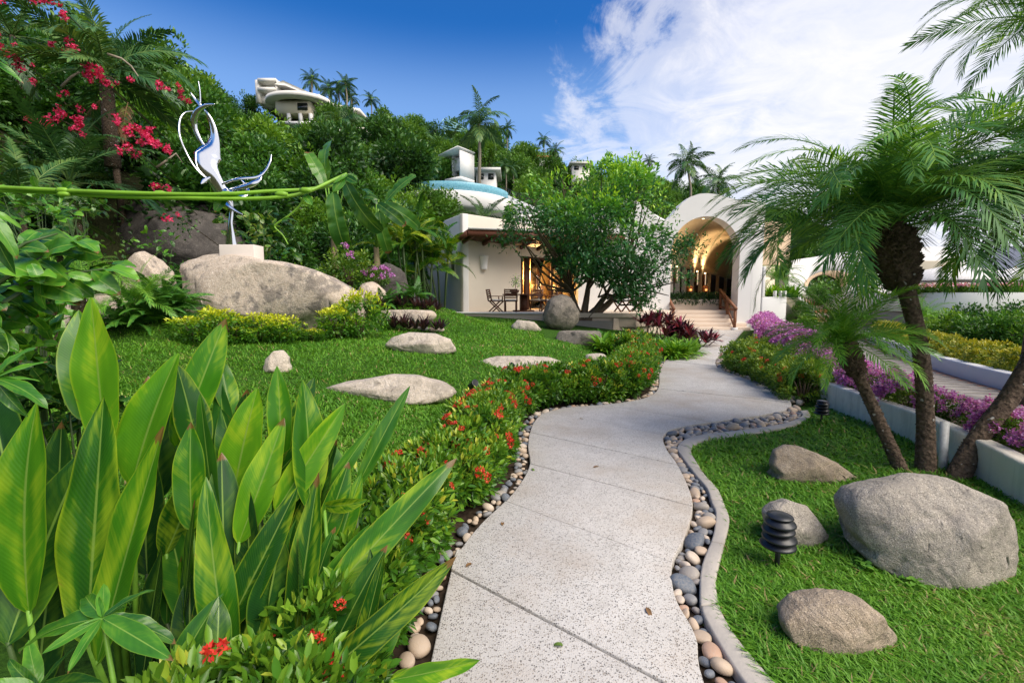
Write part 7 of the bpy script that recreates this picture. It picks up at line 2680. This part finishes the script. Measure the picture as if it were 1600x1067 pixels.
for k, (x, y, D, lab) in enumerate(((1365, 440, 27, 'fan-shaped palm before the arch house'), (1440, 500, 19, 'dark sago palm below the white parapet'), (1215, 440, 25, 'palm leaf fan behind the wing planter'))):
    p = A(x, y, D)
    feather('sago_palm', lab, 'palm', p, FR_SMALL if k == 1 else FR_PYG, 26, 90 + k, 1.5 if k == 1 else 1.1, group='low palms near the arch house')
# dark trailing hedge in the archway planter
r = np.random.RandomState(66)
n_ = 2600
P = np.stack([(r.rand(n_) - .5) * 3.4 + pcx, 24.62 + (r.rand(n_) - .5) * .75, 1.48 + (r.rand(n_) ** 1.0 - .35) * .62], 1)
V, F_, t_ = leaves(P, rdir(r, n_) + [0, -.4, -.5], rdir(r, n_) + [0, -1, .5], .17, .05, 4, r.rand(n_) * .55)
tag(put('planter_hedge', mesh('planter_hedge', V, [F_], L_BANK, tint=t_)), 'dark trailing hedge filling the planter inside the archway', 'hedge')

# ------------------------------------------------------------------ lawns
def blades(name, P, h, w_, seed, three=False):
    r = np.random.RandomState(seed)
    n_ = len(P)
    a = r.rand(n_) * 6.283
    tilt = .2 + 1.0 * r.rand(n_)
    d = np.stack([np.cos(a) * np.sin(tilt), np.sin(a) * np.sin(tilt), np.cos(tilt)], 1)
    sd_ = np.stack([-np.sin(a), np.cos(a), np.zeros(n_)], 1)
    h = h * (.45 + .95 * r.rand(n_) ** 1.3) * (1 + .25 * np.sin(P[:, 0] * 3.1 + 1) * np.sin(P[:, 1] * 2.7))
    wv = sd_ * (w_ * (.7 + .6 * r.rand(n_)) * .5)[:, None]
    patch = .5 + .5 * np.sin(P[:, 0] * 1.9 + 1.3 * np.sin(P[:, 1] * 1.1)) * np.sin(P[:, 1] * 1.6 + .8)
    fine_ = .5 + .5 * np.sin(P[:, 0] * 7.3 + 2 * np.sin(P[:, 1] * 5.1)) * np.sin(P[:, 1] * 6.7)
    t_ = np.clip(.12 + .42 * r.rand(n_) + .22 * patch + .16 * fine_ + .6 * (r.rand(n_) > .965) + .25 * (snoise(P * 1.1, 17, 3) > .75) * r.rand(n_), 0, 1)
    tip = P + d * h[:, None] + np.stack([np.cos(a), np.sin(a), -.55 * np.ones(n_)], 1) * (h * .35)[:, None]
    if three:
        V = np.stack([P - wv, P + wv, tip], 1)
        F_ = [(np.arange(n_)[:, None] * 3 + np.arange(3)).astype(np.int32)]
        k = 3
    else:
        m = P + d * (h * .6)[:, None]
        V = np.stack([P - wv * .8, P + wv * .8, m + wv, m - wv, tip], 1)
        b = np.arange(n_)[:, None] * 5
        F_ = [(b + np.array([[0, 1, 2, 3]])).astype(np.int32), (b + np.array([[3, 2, 4]])).astype(np.int32)]
        k = 5
    return put(name, mesh(name, V.reshape(-1, 3), F_, L_GRASS, tint=np.repeat(t_, k)))


def inside(P, poly):
    x, y = P[:, 0], P[:, 1]
    c = np.zeros(len(P), bool)
    n_ = len(poly)
    for i in range(n_):
        x1, y1 = poly[i]
        x2, y2 = poly[(i + 1) % n_]
        cond = ((y1 > y) != (y2 > y)) & (x < (x2 - x1) * (y - y1) / ((y2 - y1) + 1e-12) + x1)
        c ^= cond
    return c


r = np.random.RandomState(99)
# right lawn
kop = [(p.x, p.y) for p in ko]
poly_r = kop + [(4.42, 6.5), (4.52, 6.3), (4.40, 5.39), (4.32, 4.73), (4.05, 3.82), (3.86, 3.29), (3.6, 2.3), (3.2, 1.2), (1.3, 1.0)]
N0 = 330000
yy = 1.25 * (6.6 / 1.25) ** r.rand(N0)
xx = yy * (.35 + 1.0 * r.rand(N0)) + .1
P = np.stack([xx, yy, np.zeros(N0)], 1)
P = P[inside(P, poly_r)]
P[:, 2] = terrain(P[:, 0], P[:, 1])
nr_ = np.maximum(1, P[:, 1] / 2.6)
o = blades('lawn_grass', P, .070 * nr_ ** .3, .0074 * nr_ ** .9, 1)
tag(o, 'short bright green lawn right of the kerb', 'grass', kind='stuff')
print('right blades', len(P))
# left lawn
N0 = 230000
yy = 2.2 * (19.5 / 2.2) ** r.rand(N0)
lo = np.maximum(-1.3 * yy - .5, -14)
hi = np.interp(yy, XL_Y, XL_X) - .45
xx = lo + (hi - lo) * r.rand(N0)
P = np.stack([xx, yy, terrain(xx, yy)], 1)
az_ = P[:, 0] / P[:, 1]
ok = (P[:, 1] < np.interp(az_, AZ, KD[:, 0]) + .2) & ~((P[:, 1] > 17.2) & (P[:, 0] > -2.2)) & ~((P[:, 0] > .9) & (P[:, 1] > 12.3))
P = P[ok]
nr_ = np.maximum(1, P[:, 1] / 2.6)
near = P[:, 1] < 6
o = blades('lawn_grass', P[near], .050 * nr_[near] ** .35, .0060 * nr_[near], 2)
tag(o, 'near part of the lawn left of the path', 'grass', kind='stuff')
o = blades('lawn_grass', P[~near], .050 * nr_[~near] ** .35, .0060 * nr_[~near], 3, True)
tag(o, 'far part of the lawn left of the path up to the rocks', 'grass', kind='stuff')
print('left blades', len(P))

# ------------------------------------------------------------------ weeds in the lawn, litter on the path
WEED = []
for k in range(3):
    r = np.random.RandomState(250 + k)
    P = np.stack([np.clip(r.normal(size=26), -1.3, 1.3) * .024, np.clip(r.normal(size=26), -1.3, 1.3) * .024, .035 + .03 * r.rand(26)], 1)
    V, F_, t_ = leaves(P, rdir(r, 26) * np.array([1, 1, .3]), np.tile([[0, 0, 1.0]], (26, 1)) + rdir(r, 26) * .3, .034, .028, 6, .5 + .4 * r.rand(26))
    WEED.append(mesh('lawn_weed', V, [F_], L_FERN, tint=t_))
for k, (x, y) in enumerate(((1318, 832), (1330, 862), (1352, 880), (1306, 850), (1340, 812), (1345, 900), (1300, 868), (1425, 925))):
    p = G(x, y)
    o = put('lawn_weed', WEED[k % 3], None, (p.x, p.y, .01), (0, 0, k), .9 + .1 * (k % 3))
    tag(o, 'small round-leaved weed in the grass left of the largest boulder', 'weed', 'round-leaved weeds in the lawn')
V, F_, uv = blade_leaf(.085, .03, .5, .3, 77, 8, 4)
LIT = mesh('fallen_leaf', V, F_, plain('dry_leaf', (.20, .11, .045), .8), True)
V, F_, uv = blade_leaf(.06, .028, .6, .4, 78, 8, 4)
LIT2 = mesh('fallen_leaf', V, F_, plain('green_fallen_leaf', (.12, .20, .03), .7), True)
for k, (x, y, me_, lab) in enumerate(((785, 822, LIT, 'dry brown leaf on the path by the hedge'), (936, 729, LIT, 'dry leaf in the middle of the path slab'), (830, 733, LIT2, 'green fallen leaf at the left path edge'), (728, 887, LIT, 'dry leaf on the nearest slab by the flowers'), (880, 1010, LIT2, 'small leaf on the nearest path slab'), (1010, 950, LIT, 'dry leaf near the pebbles on the nearest slab'), (905, 655, LIT, 'dry leaf where the path turns right'))):
    p = G(x, y, TOPZ)
    tag(put('fallen_leaf', me_, None, (p.x, p.y, TOPZ + .006), (.1, 0, k * 1.9), .8), lab, 'leaf')

# ------------------------------------------------------------------ labels that single each plant out
ORD = 'nearest,second nearest,third nearest,fourth nearest,fifth nearest,sixth nearest,seventh nearest,eighth nearest,ninth nearest,tenth nearest'.split(',') + ['%s nearest' % w_ for w_ in 'eleventh twelfth thirteenth fourteenth fifteenth sixteenth seventeenth eighteenth nineteenth twentieth twenty-first twenty-second twenty-third twenty-fourth'.split()]
MARKS = {'hilltop house': (450, 150), 'cream villa': (545, 215), 'round pool': (740, 312), 'pool tower': (718, 258), 'steel sculpture': (330, 250), 'garden tree': (915, 300), 'archway': (1102, 330), 'tall palm by the tower': (748, 200), 'ridge palms': (530, 140), 'windblown palm': (1074, 262), 'dark boulder': (282, 350), 'large bank palm': (165, 110), 'banana leaves': (560, 320), 'crimson spray': (100, 192), 'white terrace house': (490, 208), 'lattice frame': (706, 195), 'skyline palm': (793, 201), 'red-roofed house': (850, 249)}
bpy.context.view_layer.update()


def pix(o):
    p = o.matrix_world.translation + Vector((0, 0, 2.0 if o.name.startswith('hill') else .8))
    s = FPX / max(.5, p.y)
    return 800 + p.x * s, 465 - (p.z - EYE) * s


sets = {}
for o in COL.objects:
    if o.parent is None and o.get('label') and o.get('group'):
        if o.name.startswith(('hill_tree', 'bank_shrub')):
            x, y = pix(o)
            mk = min(MARKS, key=lambda k_: (MARKS[k_][0] - x) ** 2 + (MARKS[k_][1] - y) ** 2)
            dx_, dy_ = x - MARKS[mk][0], y - MARKS[mk][1]
            side = ('right of' if dx_ > 0 else 'left of') if abs(dx_) > abs(dy_) * .8 else ('below' if dy_ > 0 else 'above')
            kind = o['label'].split(' in the wood')[0].split(' on the overgrown')[0]
            sets.setdefault('%s %s the %s' % (kind, side, mk), []).append((dx_ * dx_ + dy_ * dy_, o, True))
        else:
            sets.setdefault(o['label'], []).append((o.matrix_world.translation.y, o, False))
for lab, lst in sets.items():
    if len(lst) == 1:
        lst[0][1]['label'] = lab
        continue
    lst.sort(key=lambda q_: q_[0])
    for (d_, o, tr), w_ in zip(lst, ORD):
        o['label'] = '%s, %s%s' % (lab, w_, ' to it' if tr else '')
